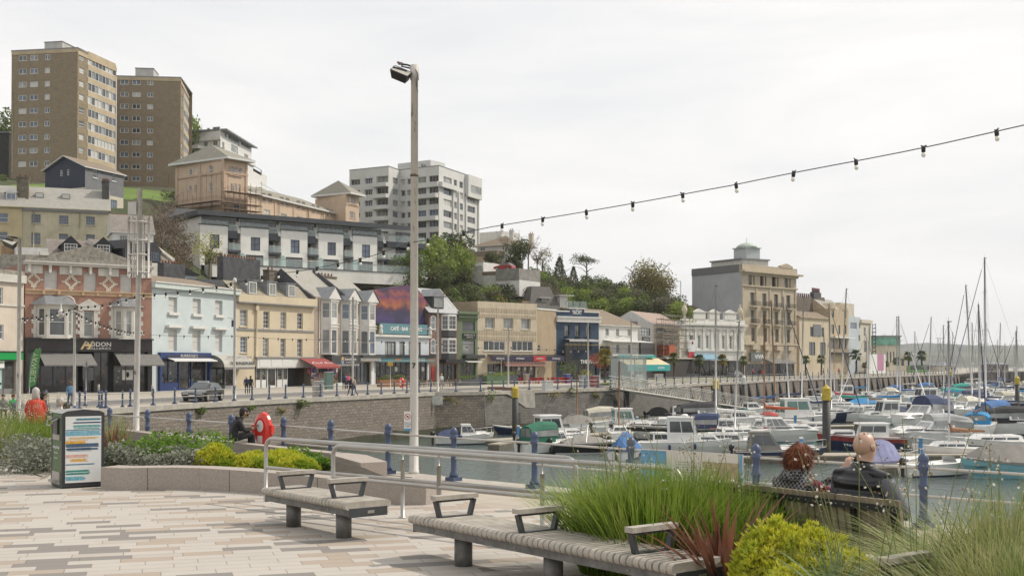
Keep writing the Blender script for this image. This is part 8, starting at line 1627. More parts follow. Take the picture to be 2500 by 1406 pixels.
for i,(px,Y,rx,rz,lb)in enumerate(((1900,9.4,.48,.80,'lime yellow bush, the largest, beside the red spiky plant'),(1990,9.2,.42,.78,'lime yellow bush below the middle of the timber bench'),(1925,8.6,.40,.56,'lime yellow bush at the bottom edge right of the long bench'),(2075,8.9,.40,.62,'lime yellow bush left of the feathery grass'),(2000,8.2,.40,.50,'low lime yellow bush at the bottom edge left of the lone armrest'))):
 clump('shrub',lb,'shrub',tuftbush(50+i,rx,rz,2600,EU,.06,.017),(at(px,HZ,Y).x,Y,0))
for i,(px,Y,n,h_,mt,lb)in enumerate(((2430,9.2,1500,1.1,GB2,'feathery olive grass clump right of the timber bench'),(2440,8.7,2300,1.4,GB2,'feathery olive grass clump near the right edge'),(2250,9.6,600,.9,GB,'green grass clump at the right end of the timber bench'),(2540,8.9,2200,1.4,GB2,'feathery olive grass clump cut by the right edge'),(2460,7.9,2200,1.05,GB2,'feathery olive grass clump at the bottom right behind the armrest'),(2500,7.6,2200,1.3,GB2,'feathery olive grass clump in the bottom right corner'),(2350,8.4,900,.55,GB2,'small feathery grass clump left of the bottom right clumps'))):
 clump('grass_clump',lb,'ornamental grass',blades(60+i,n,h_,1.15,.010 if mt is GB2 else.011,mt,.85,.42,.34,.3),(at(px,HZ,Y).x,Y,0),spikes(70+i,6,1.35,.9)if i in(0,2)else(spikes(70+i,5,1.45,.9)if i==1 else()))
for i,(px,Y,h_)in enumerate(((2095,8.2,1.55),(2235,8.6,1.6))):
 clump('flowering_plant',('tall white flowering stems rising in front of the seated man','tall white flowering stems rising right of the seated man')[i],'plant',blades(80+i,60,.6,1,.012,GB,.8,.3,.08),(at(px,HZ,Y).x,Y,0),spikes(84+i,8,h_,.6))
clump('leafy_plant','low fresh green leafy plant between the handrail post and the grass','plant',crown(88,.34,.2,420,.07,GR,lobes=8,zc=.16),(at(1425,HZ,12.1).x,12.1,0));clump('leafy_plant','grey leaved bulb plant among the lime yellow bushes','plant',blades(89,34,.5,1,.03,leafmat('leaf_bluegreen',(.09,.16,.07),(.2,.28,.14)),.8,.4,.06),(at(2035,HZ,8.4).x,8.4,.35))
GRV=pn_('gravel_mulch',(.30,.27,.23),.95,.35,40,bmp=.02);sheet('planting_bed',[wxy(gp(1420,1300)),wxy(gp(1640,1390)),(1.95,8.9),(3.0,7.3),(4.2,5.2),(6.5,5.2),(6.0,8.9),(3.9,9.8),(2.2,12.0),(1.1,13.3)],.012,SOIL);sheet('gravel_edge',[wxy(gp(1640,1400)),(1.85,8.5),(2.6,7.0),(3.2,7.1),(2.1,9.2),(1.5,10.2)],.018,GRV)
PL=[('shrub','silver',300,21.6,.75,.32),('shrub','silver',400,21.2,.8,.32),('shrub','silver',470,20.9,.5,.38),('shrub','silver',265,20.6,.5,.36),('leafy_plant','fresh',330,23.4,.9,.28),('leafy_plant','fresh',450,23.6,.95,.40),('leafy_plant','fresh',500,22.4,.55,.36),('leafy_plant','fresh',385,24.5,.8,.3),('shrub','lime',528,20.9,.42,.48),('shrub','lime',620,20.9,.5,.34),('shrub','lime',690,21.4,.5,.34),('shrub','lime',725,21.0,.4,.26),('leafy_plant','fresh',740,21.8,.4,.26),('leafy_plant','fresh',790,21.4,.2,.16)]
WH=('at the left end of the granite kerb','behind the middle of the left kerb','beside the litter bin','in front of the seating wall','near the seated man','behind the steel handrail','at the tip of the planter')
for i,(nm,k,px,Y,rx,rz)in enumerate(PL):
 mt=dict(silver=SI,fresh=GR,lime=EU)[k];mb=crown(100+i,rx,rz,1500,.075,mt,lobes=14,hollow=.7,zc=rz*.4)if k!='lime' else tuftbush(100+i,rx,rz,1100,mt,.08,.026)
 clump(nm,dict(silver='silver grey leaved',fresh='bright fresh green',lime='lime yellow')[k]+' low plant '+WH[min(6,max(0,int((px-240)/85)))]+(', farther back' if Y>22 else ''),'shrub',mb,(at(px,HZ,Y).x,Y,.12))['group']='low planting behind the granite kerb'
clump('spiky_plant','red brown sword leaved plant right of the litter bin','plant',blades(120,60,.8,1.0,.05,RB,.8,.12,.08),(at(275,HZ,23.6).x,23.6,.1));clump('grass_clump','wispy tall grass behind the red spiky plant and the bin','ornamental grass',blades(121,260,.95,.7,.008,GB2,.6,.3,.3),(at(285,HZ,26).x,26,.1))
sheet('gravel_bed',[wxy(gp(-200,1130)),wxy(gp(20,1137)),wxy(gp(105,1165)),(-8.2,20.6),(-8.6,22.5),(-9.5,27),(-12,35),(-30,45),(-30,26)],.015,GRV)
for i,(px,Y,k,rx,rz)in enumerate(((85,22.2,SI,.7,.52),(60,24,SI,.8,.5),(130,23.5,SI,.5,.4))):clump('shrub',('silver grey bush left of the litter bin','silver grey bush at the left behind the gravel','small silver grey bush hidden behind the bin')[i],'shrub',crown(130+i,rx,rz,2200,.07,k,lobes=14,hollow=.7,zc=rz*.3),(at(px,HZ,Y).x,Y,.0))
for i,(px,Y)in enumerate(((-20,24.5),(30,26),(80,27),(-60,27),(130,28.5),(0,30),(60,31))):clump('grass_clump',('green grass clump at the left edge by the gravel','green grass clump behind the silver bush','green grass clump below the red jacket','green grass clump just outside the left edge','green grass clump behind the litter bin','flowering grass clump at far left','flowering grass clump in front of the red jacket')[i],'ornamental grass',blades(140+i,420,1.0,1.0,.014,GB if i%3 else GB2,.8,.35,.4),(at(px,HZ,Y).x,Y,0),spikes(150+i,22,1.25,.8))
# --- the marina
GRP=pn_('gelcoat_white',(.74,.73,.70),.28,.06,1.5,spec=.5,coat=.3,stain=.08);GRPC=pn_('gelcoat_cream',(.56,.53,.44),.3,.08,1.5,coat=.2,stain=.12);NVY=pn_('hull_navy',(.02,.03,.075),.3,.08,coat=.4);BKH=pn_('hull_black',(.02,.02,.022),.35);LBL=pn_('hull_light_blue',(.20,.42,.48),.5,.06,stain=.1);RDH=pn_('hull_red',(.25,.035,.03),.5)
CVN=pn_('canvas_navy',(.035,.05,.11),.85,.12,3);CVB=pn_('canvas_blue',(.05,.14,.33),.85,.12,3);CVG=pn_('canvas_green',(.015,.12,.07),.8,.1,3);CVK=pn_('canvas_black',(.03,.03,.033),.85);CVC=pn_('canvas_cream',(.46,.43,.35),.85,.08);CVGY=pn_('canvas_grey',(.24,.225,.205),.9,.1,2);CVO=pn_('canvas_orange',(.48,.13,.06),.8);CVT=pn_('canvas_tan',(.36,.19,.11),.85);CVA=pn_('canvas_azure',(.02,.20,.42),.8);CVR=pn_('canvas_red',(.42,.05,.04),.8);CVL=pn_('canvas_lilac',(.22,.23,.38),.8);CVS=pn_('canvas_sea',(.03,.30,.24),.8)
BG=glass('boat_glass',(.06,.07,.08),.08);CLR=glass('clear_vinyl',(.30,.31,.30),.12);GGL=glass('green_tinted_glass',(.10,.24,.20),.06);ALU=pn_('mast_alloy',(.50,.49,.48),.4,.05,metal=.5);WDM=pn_('varnished_spar',(.26,.12,.05),.5,.15);TEAK=pn_('teak',(.30,.22,.14),.8,.15)
def boat(label,px,wl,L,hd,hull=GRP,B=None,fb=None,stripe=None,boot=NVY,name='motor_boat',cat='boat',cabin=None,canopy=None,cover=None,screen=None,motor=True,rails=True,mast=None,extras=(),z=ZW,deckm=None):
 g=gp(px,wl,z);B=B or L*.36;fb=fb or.30+L*.085;Q=tg(name,label,cat,(g.x,g.y,z),radians(hd));ns=12;xs=lambda s:(s-.5)*L;hb=lambda s:B/2*(1-max(0,(s-.42)/.58)**2.3)*(.86+.14*min(1,s*3));sh=lambda s:fb*(1+.42*s**2.2)
 mb=MB();sec=[]
 for i in range(ns+1):
  s=i/ns;b_=max(.02,hb(s));zz=sh(s);k=1-.12*s**3;x=xs(s)
  sec.append([(x,b_,zz),(x,b_*.985,zz-.09),(xs(s*.985),b_*.93,zz*.62),(xs(s*k),b_*(.82-.3*s**3),.10),(xs(s*k),b_*(.78-.3*s**3),0),(xs(s*k),0,-.45*(1-s**3*.6))])
 for sg in(1,-1):
  for i in range(ns):
   for j in range(5):
    mt=GRP if j==0 and hull is not GRP else(stripe if(stripe and j==1)else(boot if j==3 or j==4 else hull));q=[sec[i][j],sec[i+1][j],sec[i+1][j+1],sec[i][j+1]];q=[(a,b_*sg,c)for a,b_,c in q];mb.poly(q if sg<0 else q[::-1],mt,smooth=True)
 tr=[(a,b_,c)for a,b_,c in sec[0]]+[(a,-b_,c)for a,b_,c in reversed(sec[0])];mb.poly(tr,hull);h=lp_(mb,'hull',Q);dz=-.06;mb=MB();dm=deckm or(GRPC if hull is GRPC else GRP);mb.poly([(xs(i/ns),-hb(i/ns)*.97,sh(i/ns)+dz*(i<7))for i in range(ns+1)]+[(xs(i/ns),hb(i/ns)*.97,sh(i/ns)+dz*(i<7))for i in reversed(range(ns))],dm);lp_(mb,'deck',Q)
 mb=MB();P=[(xs(i/ns),hb(i/ns),sh(i/ns))for i in range(ns+1)];mb.tube(P,.028,dm if stripe is None else stripe,5);mb.tube([(a,-b_,c)for a,b_,c in P],.028,dm if stripe is None else stripe,5);lp_(mb,'rubbing_strake',Q)
 def house(nm,x0,x1,h0,w0,w1,mat,rake0=.15,rake1=.5,glass_=BG,nw=3,z0=None,front=True,roofm=None,wf=(.35,.85),pad=.12):
  """cabin from x0 (aft) to x1 (forward)"""
  z0=sh((x0+x1)/2/L+.5)-.05 if z0 is None else z0;X0,X1=x0+rake0*h0,x1-rake1*h0;c=[(x0,-w0/2,z0),(x1,-w0/2*.86,z0),(x1,w0/2*.86,z0),(x0,w0/2,z0),(X0,-w1/2,z0+h0),(X1,-w1/2*.9,z0+h0),(X1,w1/2*.9,z0+h0),(X0,w1/2,z0+h0)];V=[Vector(p)for p in c]
  mb=MB();mb.hexa(V,mat,skip=(1,));m2=MB()
  rp=[V[4],V[5],V[6],V[7]];cen=sum(rp,Vector())/4;top=[p+(p-cen).normalized()*pad for p in rp];mb.hexa([p+Vector((0,0,-.001))for p in top]+[cen+(p-cen)*.93+Vector((0,0,.09))for p in top],roofm or mat);ho=lp_(mb,nm,Q)
  def pane(a,b_,c_,d_,u0,u1,v0,v1,n=1,off=.012):
   nn=(b_-a).cross(d_-a).normalized()*off
   for k in range(n):
    p0=u0+(u1-u0)*k/n+.015;p1=u0+(u1-u0)*(k+1)/n-.015;f_=lambda u,v:(a*(1-u)+b_*u)*(1-v)+(d_*(1-u)+c_*u)*v+nn;m2 .poly([f_(p0,v0),f_(p1,v0),f_(p1,v1),f_(p0,v1)],glass_)
  pane(V[0],V[1],V[5],V[4],.08,.92,wf[0],wf[1],nw);pane(V[2],V[3],V[7],V[6],.08,.92,wf[0],wf[1],nw)
  if front:pane(V[1],V[2],V[6],V[5],.06,.94,wf[0]*.8,.92,2)
  pane(V[3],V[0],V[4],V[7],.08,.92,max(.1,wf[0]-.15),.9,2);lp_(m2,'windows',ho);return z0+h0
 topz=fb
 if cabin:
  k=cabin
  if k[0]=='pilot':topz=house('wheelhouse',L*k[1],L*k[2],k[3],B*.68,B*.60,k[4]if len(k)>4 else GRP,0,.28,k[5]if len(k)>5 else BG,2,wf=(.42,.86),pad=.16);house('cuddy',L*k[2],L*.38,.38,B*.6,B*.42,GRP,0,1.2,nw=1,front=False,wf=(.35,.8),pad=0)
  elif k[0]=='cuddy':topz=house('cabin',L*k[1],L*k[2],k[3],B*.76,B*.58,k[4]if len(k)>4 else GRP,.1,.7,BG,2,wf=(.32,.86),pad=.05);house('foredeck',L*k[2]-.15,L*.42,.2,B*.6,B*.3,GRP,0,1.5,nw=1,front=False,wf=(.1,.12),pad=0)
  elif k[0]=='cruiser':house('foredeck',-L*.1,L*.40,.42,B*.8,B*.5,GRP,0,2.2,nw=2,front=False,wf=(.35,.75),pad=0);topz=house('windscreen',-L*.18,L*.10,k[3],B*.86,B*.7,GRP,0,1.0,CLR,3,z0=sh(.5)+.30,wf=(.12,.95),pad=.02,roofm=k[4]if len(k)>4 else GRP)
  elif k[0]=='sail':topz=house('coachroof',-L*.12,L*.30,.38,B*.62,B*.48,GRP,.2,1.4,BG,3,front=False,wf=(.3,.75),pad=0)
 if canopy:
  mt,x0,x1,h0=canopy[:4];x0*=L;x1*=L;z0=fb+.02;mb=MB();n=8;w_=B*.80;arc=lambda x,hh,ww:[(x,-ww/2*cos(pi*j/n),z0+hh*(sin(pi*j/n)**.45 if 0<j<n else 0))for j in range(n+1)];A,M_,C=arc(x0,h0*.80,w_),arc((x0+x1)/2,h0,w_*.97),arc(x1,h0*.96,w_*.88)
  for p,q in((A,M_),(M_,C)):
   for j in range(n):mb.poly([p[j],q[j],q[j+1],p[j+1]],mt)
  mb.poly(A[::-1],mt);mb.poly(C,mt);co=lp_(mb,'canopy',Q);m2=MB();ya,yb=-w_*.36,w_*.36
  for a,b_ in((ya,-.04),(.04,yb)):m2 .poly([(x0-.012,a,z0+h0*.3),(x0-.012,b_,z0+h0*.3),(x0-.012,b_*.92,z0+h0*.68),(x0-.012,a*.92,z0+h0*.68)][::-1],CLR)
  for sg in(-1,1):m2 .poly([(x0+.15,sg*(w_/2+.02),z0+h0*.32),(x1-.1,sg*(w_*.45+.02),z0+h0*.32),(x1-.1,sg*(w_*.43+.015),z0+h0*.62),(x0+.2,sg*(w_*.485+.02),z0+h0*.56)],CLR)
  lp_(m2,'canopy_window',co)
 if cover:
  mt,x0,x1,h0=cover;x0*=L;x1*=L;mb=MB();n=7;P=[]
  for i in range(n+1):s=i/n;x=x0+(x1-x0)*s;b_=hb(x/L+.5)*1.03;zz=sh(x/L+.5)+.03;r_=h0*(sin(pi*min(1,s*1.0+.02))**.5*.9+.1);P.append([(x,-b_,zz-.16),(x,-b_,zz),(x,0,zz+r_),(x,b_,zz),(x,b_,zz-.16)])
  for i in range(n):
   for j in range(4):mb.poly([P[i][j],P[i+1][j],P[i+1][j+1],P[i][j+1]],mt)
  mb.poly(P[0][::-1],mt);lp_(mb,'cover',Q)
 if motor:mb=MB();x=-L/2-.22;mb.lathe([(.1,fb-.05),(.19,fb),(.21,fb+.28),(.15,fb+.42),(.05,fb+.45)],BKH,(x,0,0),8);mb.box(x-.08,x+.10,-.06,.06,-.4,fb,BKH);mb.box(x-.2,x+.15,-.1,.1,-.12,-.06,BKH);lp_(mb,'outboard_motor',Q)
 if rails:
  mb=MB();hR=.5
  for sg in(1,-1):
   P=[Vector((xs(s),sg*hb(s)*.94,sh(s)+hR))for s in(.58,.68,.78,.88,.96)]+[Vector((xs(1.0),0,sh(1)+hR))];mb.tube(P,.016,ALU,5)
   for p,s in zip(P,(.58,.68,.78,.88,.96,1.)):mb.tube([p,(p.x,p.y,sh(s))],.013,ALU,4)
  lp_(mb,'pulpit_rail',Q)
 if mast:
  H,boom,mm=mast[0],mast[1],mast[2]if len(mast)>2 else ALU;lean=mast[3]if len(mast)>3 else 0;xm=L*.06;mb=MB();r_=.055+H*.0035;T=Vector((xm-lean,0,fb+H));mb.tube([(xm,0,fb),T],[r_,r_*.8],mm,8);mb.tube([T,T+Vector((.0,0,.35))],.012,BKH,4);mb.box(T.x-.25,T.x+.1,-.03,.03,T.z,T.z+.06,BKH);mo=lp_(mb,'mast',Q);m2=MB()
  for t in(.5,.78)if H>9 else(.6,):c_=Vector((xm,0,fb))*(1-t)+T*t;m2 .tube([c_+Vector((0,-B*.26,.05)),c_,c_+Vector((0,B*.26,.05))],.022,ALU,4)
  lp_(m2,'spreader',mo);m3=MB();wr=pn_('rigging_wire',(.16,.15,.15),.5);wr_=.010
  for e in((L/2,0,sh(1)),(-L/2,0,fb),(xm,B*.46,fb),(xm,-B*.46,fb),(xm-.5,B*.46,fb),(xm-.5,-B*.46,fb)):m3 .tube([T-Vector((0,0,.1)),e],wr_,wr,3)
  lp_(m3,'rigging',Q)
  if len(mast)>4 and mast[4]:m4=MB();m4 .tube([Vector((L/2-.1,0,sh(1)+.4)),Vector((L/2-.1,0,sh(1)))*.08+T*.92],[.075,.035],mast[4],6);lp_(m4,'furled_sail',Q)
  if boom:zb=fb+1.15;m5=MB();m5 .tube([(xm,0,zb),(xm-L*.42,0,zb+.06)],.05,mm,6);lp_(m5,'boom',Q);m6=MB();m6 .tube([(xm+.02,0,zb+.75),(xm-.12,0,zb+.28),(xm-L*.2,0,zb+.18),(xm-L*.42,0,zb+.12)],[.09,.20,.15,.09],boom,8);lp_(m6,'sail_cover',Q)
 if screen:mb=MB();x=screen*L;mb.poly([(x,-B*.36,fb),(x,B*.36,fb),(x-.25,B*.32,fb+.5),(x-.25,-B*.32,fb+.5)],CLR);lp_(mb,'windscreen',Q)
 for kind,*a in extras:
  mb=MB()
  if kind=='fender':
   for s,sg in a:mb.lathe([(.02,-.3),(.1,-.24),(.1,.1),(.02,.18)],CVN,(xs(s),sg*(hb(s)+.1),sh(s)-.3),7)
  elif kind=='arch':x,hh,mt=a;x*=L;mb.tube([(x-.2,-B*.42,fb),(x,-B*.38,fb+hh),(x,B*.38,fb+hh),(x-.2,B*.42,fb)],.05,mt,6)
  elif kind=='text':continue
  elif kind=='box':mt,x0,x1,y0,y1,z0,z1=a;mb.box(x0,x1,y0,y1,z0,z1,mt)
  elif kind=='radar':mb.lathe([(.02,0),(.26,.02),(.26,.14),(.1,.2)],GRP,(a[0]*L,0,topz+.1),10)
  lp_(mb,dict(fender='fender',arch='radar_arch',box='locker',radar='radar_dome')[kind],Q)
 for e in extras:
  if e[0]=='text':
   _,t,sz,wd,x,zt,mt,sg=e;R=Matrix.Rotation(radians(hd),3,'Z');s=x/L+.5;o=tx_(t,sz,mt,'boat_name',Q,Vector((x,sg*(hb(s)+.03),zt))+worldloc(Q),(-sg,0,0)if sg>0 else(1,0,0),(0,0,1),width=wd)
 return Q
FN=(('fender',(.35,-1),(.62,-1)),)
boat('white cuddy boat with blue tent over the cockpit, leftmost in the water',1134,1084,5.3,8,cabin=('cuddy',-.08,.22,.95),cover=(CVN,-.46,-.06,.55))
boat('small navy open boat with silver outboard behind the first dark pile',1255,1060,4.4,172,hull=NVY,rails=False,screen=.1)
boat('white wheelhouse boat partly behind the green canopy boat',1352,1088,7.0,20,cabin=('pilot',-.22,.12,1.75),extras=FN)
boat('motor boat with a green canopy over its stern',1342,1104,6.0,38,canopy=(CVG,-.42,.06,1.75),cabin=('cuddy',.0,.26,.8),boot=CVG)
boat('black and white speedboat with dark cover and silver arch',1452,1105,7.0,12,hull=BKH,boot=GRP,fb=.8,cover=(CVGY,-.4,.15,.5),extras=(('arch',-.12,1.5,ALU),))
boat('white sports boat with cream canopy near the dark wall',1482,1045,6.5,20,canopy=(CVC,-.4,.1,1.6),cabin=('cuddy',.0,.28,.6));boat('grey covered runabout behind the speedboat',1425,1052,5.6,5,cover=(CVGY,-.44,.2,.9))
boat('white wheelhouse boat with green tinted windows',1530,1062,7.0,10,cabin=('pilot',-.2,.12,1.75,GRP,GGL),extras=FN);boat('long white motor yacht with black waterline and grey cover',1620,1072,10.5,175,stripe=BKH,boot=BKH,fb=1.1,cabin=('cruiser',0,0,.5,GRP),cover=(CVGY,.02,.4,.4),motor=False)
boat('small boat wrapped in a blue tarpaulin with outboard',1532,1118,4.6,65,cover=(CVB,-.5,.28,1.35),rails=False,B=2.0);boat('small white cabin boat between the blue tarpaulin and the wheelhouse boat',1603,1100,5.0,10,cabin=('cuddy',-.1,.25,.7),rails=False)
boat('white motor boat with tall white wheelhouse near the middle of the marina',1672,1108,7.4,-12,cabin=('pilot',-.18,.16,1.95),extras=FN+(('radar',0),));boat('low white cabin cruiser with brown door and long pulpit',1765,1106,7.2,-8,cabin=('cuddy',-.18,.24,.62),extras=(('box',TEAK,-1.35,-1.3,-.25,.25,.65,1.3),),motor=False)
boat('navy workboat with grey shelter and white hand rails',1905,1128,6.6,-6,hull=NVY,deckm=CVGY,cabin=('cuddy',-.36,.02,1.35,CVGY),rails=True,extras=(('text','Wrecker',.34,1.4,.9,.45,LETW,-1),));boat('white cabin cruiser with tan windscreen behind the workboat',1905,1078,8.5,-5,cabin=('cruiser',0,0,.75),boot=LBL)
boat('white cruiser with brown sheet over its stern under the footbridge',1652,1030,7.5,5,cabin=('cuddy',-.1,.2,.9),cover=(CVK,-.48,-.12,.9));boat('cruiser with black framed canopy in front of the footbridge foot',1728,1042,8.5,8,canopy=(CVK,-.4,.1,1.7),cabin=('cruiser',0,0,.6),fb=1.2)
boat('white motor boat with navy bimini and clear side panels',1752,1072,7.2,-15,canopy=(CVN,-.4,.02,1.6),cabin=('cuddy',0,.3,.9),extras=(('box',CVO,-.6,1.0,-1.4,-1.38,.75,1.15),));boat('sailing boat with orange sail cover near the footbridge',1878,1048,8.5,172,name='sailing_boat',cabin=('sail',),mast=(11.5,CVO,WDM),motor=False,canopy=(CVR,-.1,.08,.9))
boat('grey blue motor boat with red side panels',1868,1070,7.4,170,hull=GRPC,cabin=('cuddy',-.1,.2,.8),extras=(('box',CVR,-2.2,.2,1.32,1.36,.8,1.3),));boat('white wheelhouse boat with green glass right of the footbridge foot',1953,1040,8.6,5,cabin=('pilot',-.24,.16,2.1,GRP,GGL),extras=FN)
boat('white trimmed navy cabin boat with wooden trim behind the bald man',2100,1098,7.2,178,hull=NVY,B=2.6,fb=1.05,cabin=('pilot',-.3,.08,1.15,GRP,BG),motor=False,rails=False,stripe=RDH,extras=(('text','Merlin',.3,1.2,1.0,.5,LETW,1),));boat('large white flybridge cruiser with navy and clear canvas',2250,1058,10.0,215,fb=1.5,cabin=('cruiser',0,0,1.0),canopy=(CVN,-.36,.0,2.5),motor=False,extras=FN)
boat('white sports cruiser with grey framed clear canopy',2270,1092,9.0,190,fb=1.2,cabin=('cruiser',0,0,.6),canopy=(CLR,-.38,.02,1.75),motor=False);boat('white sailing boat with azure sprayhood and small transom ports',2390,1062,9.5,60,name='sailing_boat',fb=1.15,cabin=('sail',),canopy=(CVA,-.2,.02,1.3),mast=(12.0,CVN,ALU,.3,CVN),motor=False,boot=BKH)
boat('sailing cruiser with dark blue hull and white deck near the right edge',2452,1110,9.5,182,hull=NVY,fb=1.05,name='sailing_boat',cabin=('sail',),motor=False,stripe=GRP);boat('small boat under a lilac blue tent cover left of the near post',2178,1150,5.0,15,hull=GRP,cover=(CVL,-.5,.12,1.4),B=2.1,rails=True,boot=LBL)
boat('open white boat with orange life jackets near the seated couple',2300,1160,5.6,18,rails=False,screen=.12,extras=(('box',CVO,-1.4,-.4,-.3,.3,.6,.75),));boat('light blue clinker boat under a grey cover at the right edge',2470,1166,6.4,178,hull=LBL,cover=(CVGY,-.5,.45,1.1),boot=LBL,rails=False,fb=.95,extras=(('text','NIPPER',.2,1.0,2.1,.72,BLACK,1),))
boat('white sailing boat with tan sail cover above the open white boat',2330,1122,6.6,185,name='sailing_boat',cabin=('sail',),mast=(9.5,CVT),motor=False);boat('small white wheelhouse fishing boat in the middle of the marina',2160,1035,7.4,200,cabin=('pilot',-.2,.15,1.8),extras=(('radar',0),))
boat('low cream cabin boat beside the tall yellow capped pile',1985,1075,7.5,175,hull=GRPC,cabin=('cuddy',-.2,.2,.7));boat('white fast cruiser with dark side slots',2080,1030,8.0,165,cabin=('cruiser',0,0,.5),boot=RDH)
boat('azure covered motor boat near the right wall',2120,1000,7.5,10,cover=(CVA,-.45,.3,.9));boat('white cruiser with red sail cover behind the tall pile',2045,998,8.5,180,name='sailing_boat',cabin=('sail',),mast=(10.5,CVR),motor=False)
bl=[(1950,975,'cruiser'),(2010,982,'sail'),(2060,978,'pilot'),(2110,976,'sail'),(2160,985,'cruiser'),(2205,975,'cruiser'),(2255,990,'pilot'),(2300,985,'cruiser'),(2350,995,'cruiser'),(2400,985,'sail'),(2440,1000,'cruiser'),(2490,990,'sail'),(2230,962,'sail'),(2275,965,'cruiser'),(2320,960,'sail'),(2365,968,'cruiser'),(2415,960,'cruiser'),(2460,965,'sail'),(2495,958,'cruiser'),(2190,1010,'sail'),(2350,1020,'cruiser'),(2450,1035,'cruiser'),(2500,1060,'cruiser'),(1830,1020,'cuddy'),(2020,1030,'sail'),(1800,1048,'cuddy'),(2290,948,'sail'),(2340,946,'sail'),(2390,945,'sail'),(2440,944,'sail'),(2480,946,'sail'),(2145,962,'pilot'),(2230,1022,'cuddy'),(2130,1018,'sail')]
cvs=[(CVN,'navy'),(CVGY,'grey'),(CVC,'cream'),(CVA,'azure'),(GRPC,'white'),(CVB,'blue'),(CVK,'black'),(CVS,'sea green')];rb=random.Random(5)
def zone(px,wl):return('left of' if px<2015 else 'right of' if px<2110 else 'well right of' if px<2210 else 'centre right beyond' if px<2300 else 'far right beyond' if px<2420 else 'at the edge beyond')+' the thick pile, '+('farthest row' if wl<950 else 'far row' if wl<970 else 'second row' if wl<995 else 'nearer rows')
for i,(px,wl,k)in enumerate(bl):
 cv,cn=cvs[i%8];hd=rb.choice((0,180,180,0))+rb.uniform(-25,30);L_=rb.uniform(7.5,10)
 kw=dict(hull=rb.choice((GRP,GRP,GRP,GRPC,NVY)),fb=1.1)
 if k=='sail':boat('%s covered sailing boat %s'%(cn,zone(px,wl)),px,wl,L_,hd,name='sailing_boat',cabin=('sail',),motor=False,mast=(rb.uniform(9.5,13.5),cv,ALU,rb.uniform(-.3,.5),rb.choice((None,CVN,GRP))),**kw)
 elif k=='pilot':boat('white wheelhouse boat %s'%zone(px,wl),px,wl,L_,hd,cabin=('pilot',-.2,.14,1.8),**kw)
 elif k=='cuddy':boat('small %s covered cabin boat %s'%(cn,zone(px,wl)),px,wl,6.5,hd,cabin=('cuddy',-.1,.22,.8),cover=(cv,-.48,-.1,.5),**kw)
 else:boat('motor cruiser with %s canopy %s'%(cn,zone(px,wl)),px,wl,L_,hd,cabin=('cruiser',0,0,.6),canopy=(cv,-.4,.0,1.8),motor=False,**kw)
def yacht(label,px,wl,top,L_=9.0,hd=0,boom=CVN,mm=ALU,lean=0,furl=None,hull=GRP):
 g=gp(px,wl,ZW);H=at(px,top,g.y).z-ZW-1.0;return boat(label,px-0,wl,L_,hd,hull=hull,name='sailing_boat',cabin=('sail',),motor=False,mast=(H,boom,mm,lean,furl))
yacht('tall sailing yacht whose mast rises highest at the right',2420,1030,635,11,175,CVN,furl=pn_('lilac_sail',(.22,.2,.3),.8));yacht('sailing yacht with the mast left of the tallest one',2385,1012,700,10,185,CVN,lean=-.9,furl=CVN);yacht('sailing yacht with tall white mast in front of the classical building',1762,1062,702,9.5,170,GRP)
yacht('sailing yacht with grey mast right of the tall white mast',1780,1085,786,8,10,None,lean=-.5);yacht('yacht with brown wooden mast in front of the hotel',1885,1010,735,8.5,0,CVB,WDM,lean=.6);yacht('sailing yacht with blue furled sail in front of the hotel',1918,1030,728,9,10,None,lean=.8,furl=CVN)
yacht('sailing yacht with slim mast at the right corner of the hotel',1948,1000,728,9,0,CVN,lean=-.4);yacht('sailing yacht with mast in front of the stone dormer house',2062,1010,708,9.5,175,CVS,lean=.9);yacht('sailing yacht alone against the sky left of the hills',2198,985,775,9,180,CVB);yacht('sailing yacht with blue furled sail left of the middle masts',2275,978,776,9,175,CVN,furl=CVN,lean=.5);yacht('sailing yacht with short thick mast in the middle of the skyline masts',2312,990,796,9,180,CVA)
yacht('sailing yacht with mast close to the two tallest',2368,975,790,9,0,CVN);yacht('sailing yacht second from the right edge',2432,968,790,9,0,CVB,lean=-.5);yacht('sailing yacht with mast nearest the right edge',2470,975,798,9,0,CVN,lean=-.6)
def woodmast(px,wl,top,lean,lb):yacht(lb,px,wl,top,6.5,90,None,WDM,lean=lean)
woodmast(1512,1075,880,.3,'small boat with two brown wooden masts beside the footbridge head');woodmast(1409,1050,905,0,'small boat with one brown wooden mast before the dark wall')
PILE=pn_('pile_black',(.035,.034,.032),.6,.3,3,stain=.3);CAPY=pn_('cap_yellow',(.48,.36,.04),.6,.15,4,stain=.25);CAPW=pn_('cap_white',(.6,.6,.58),.6)
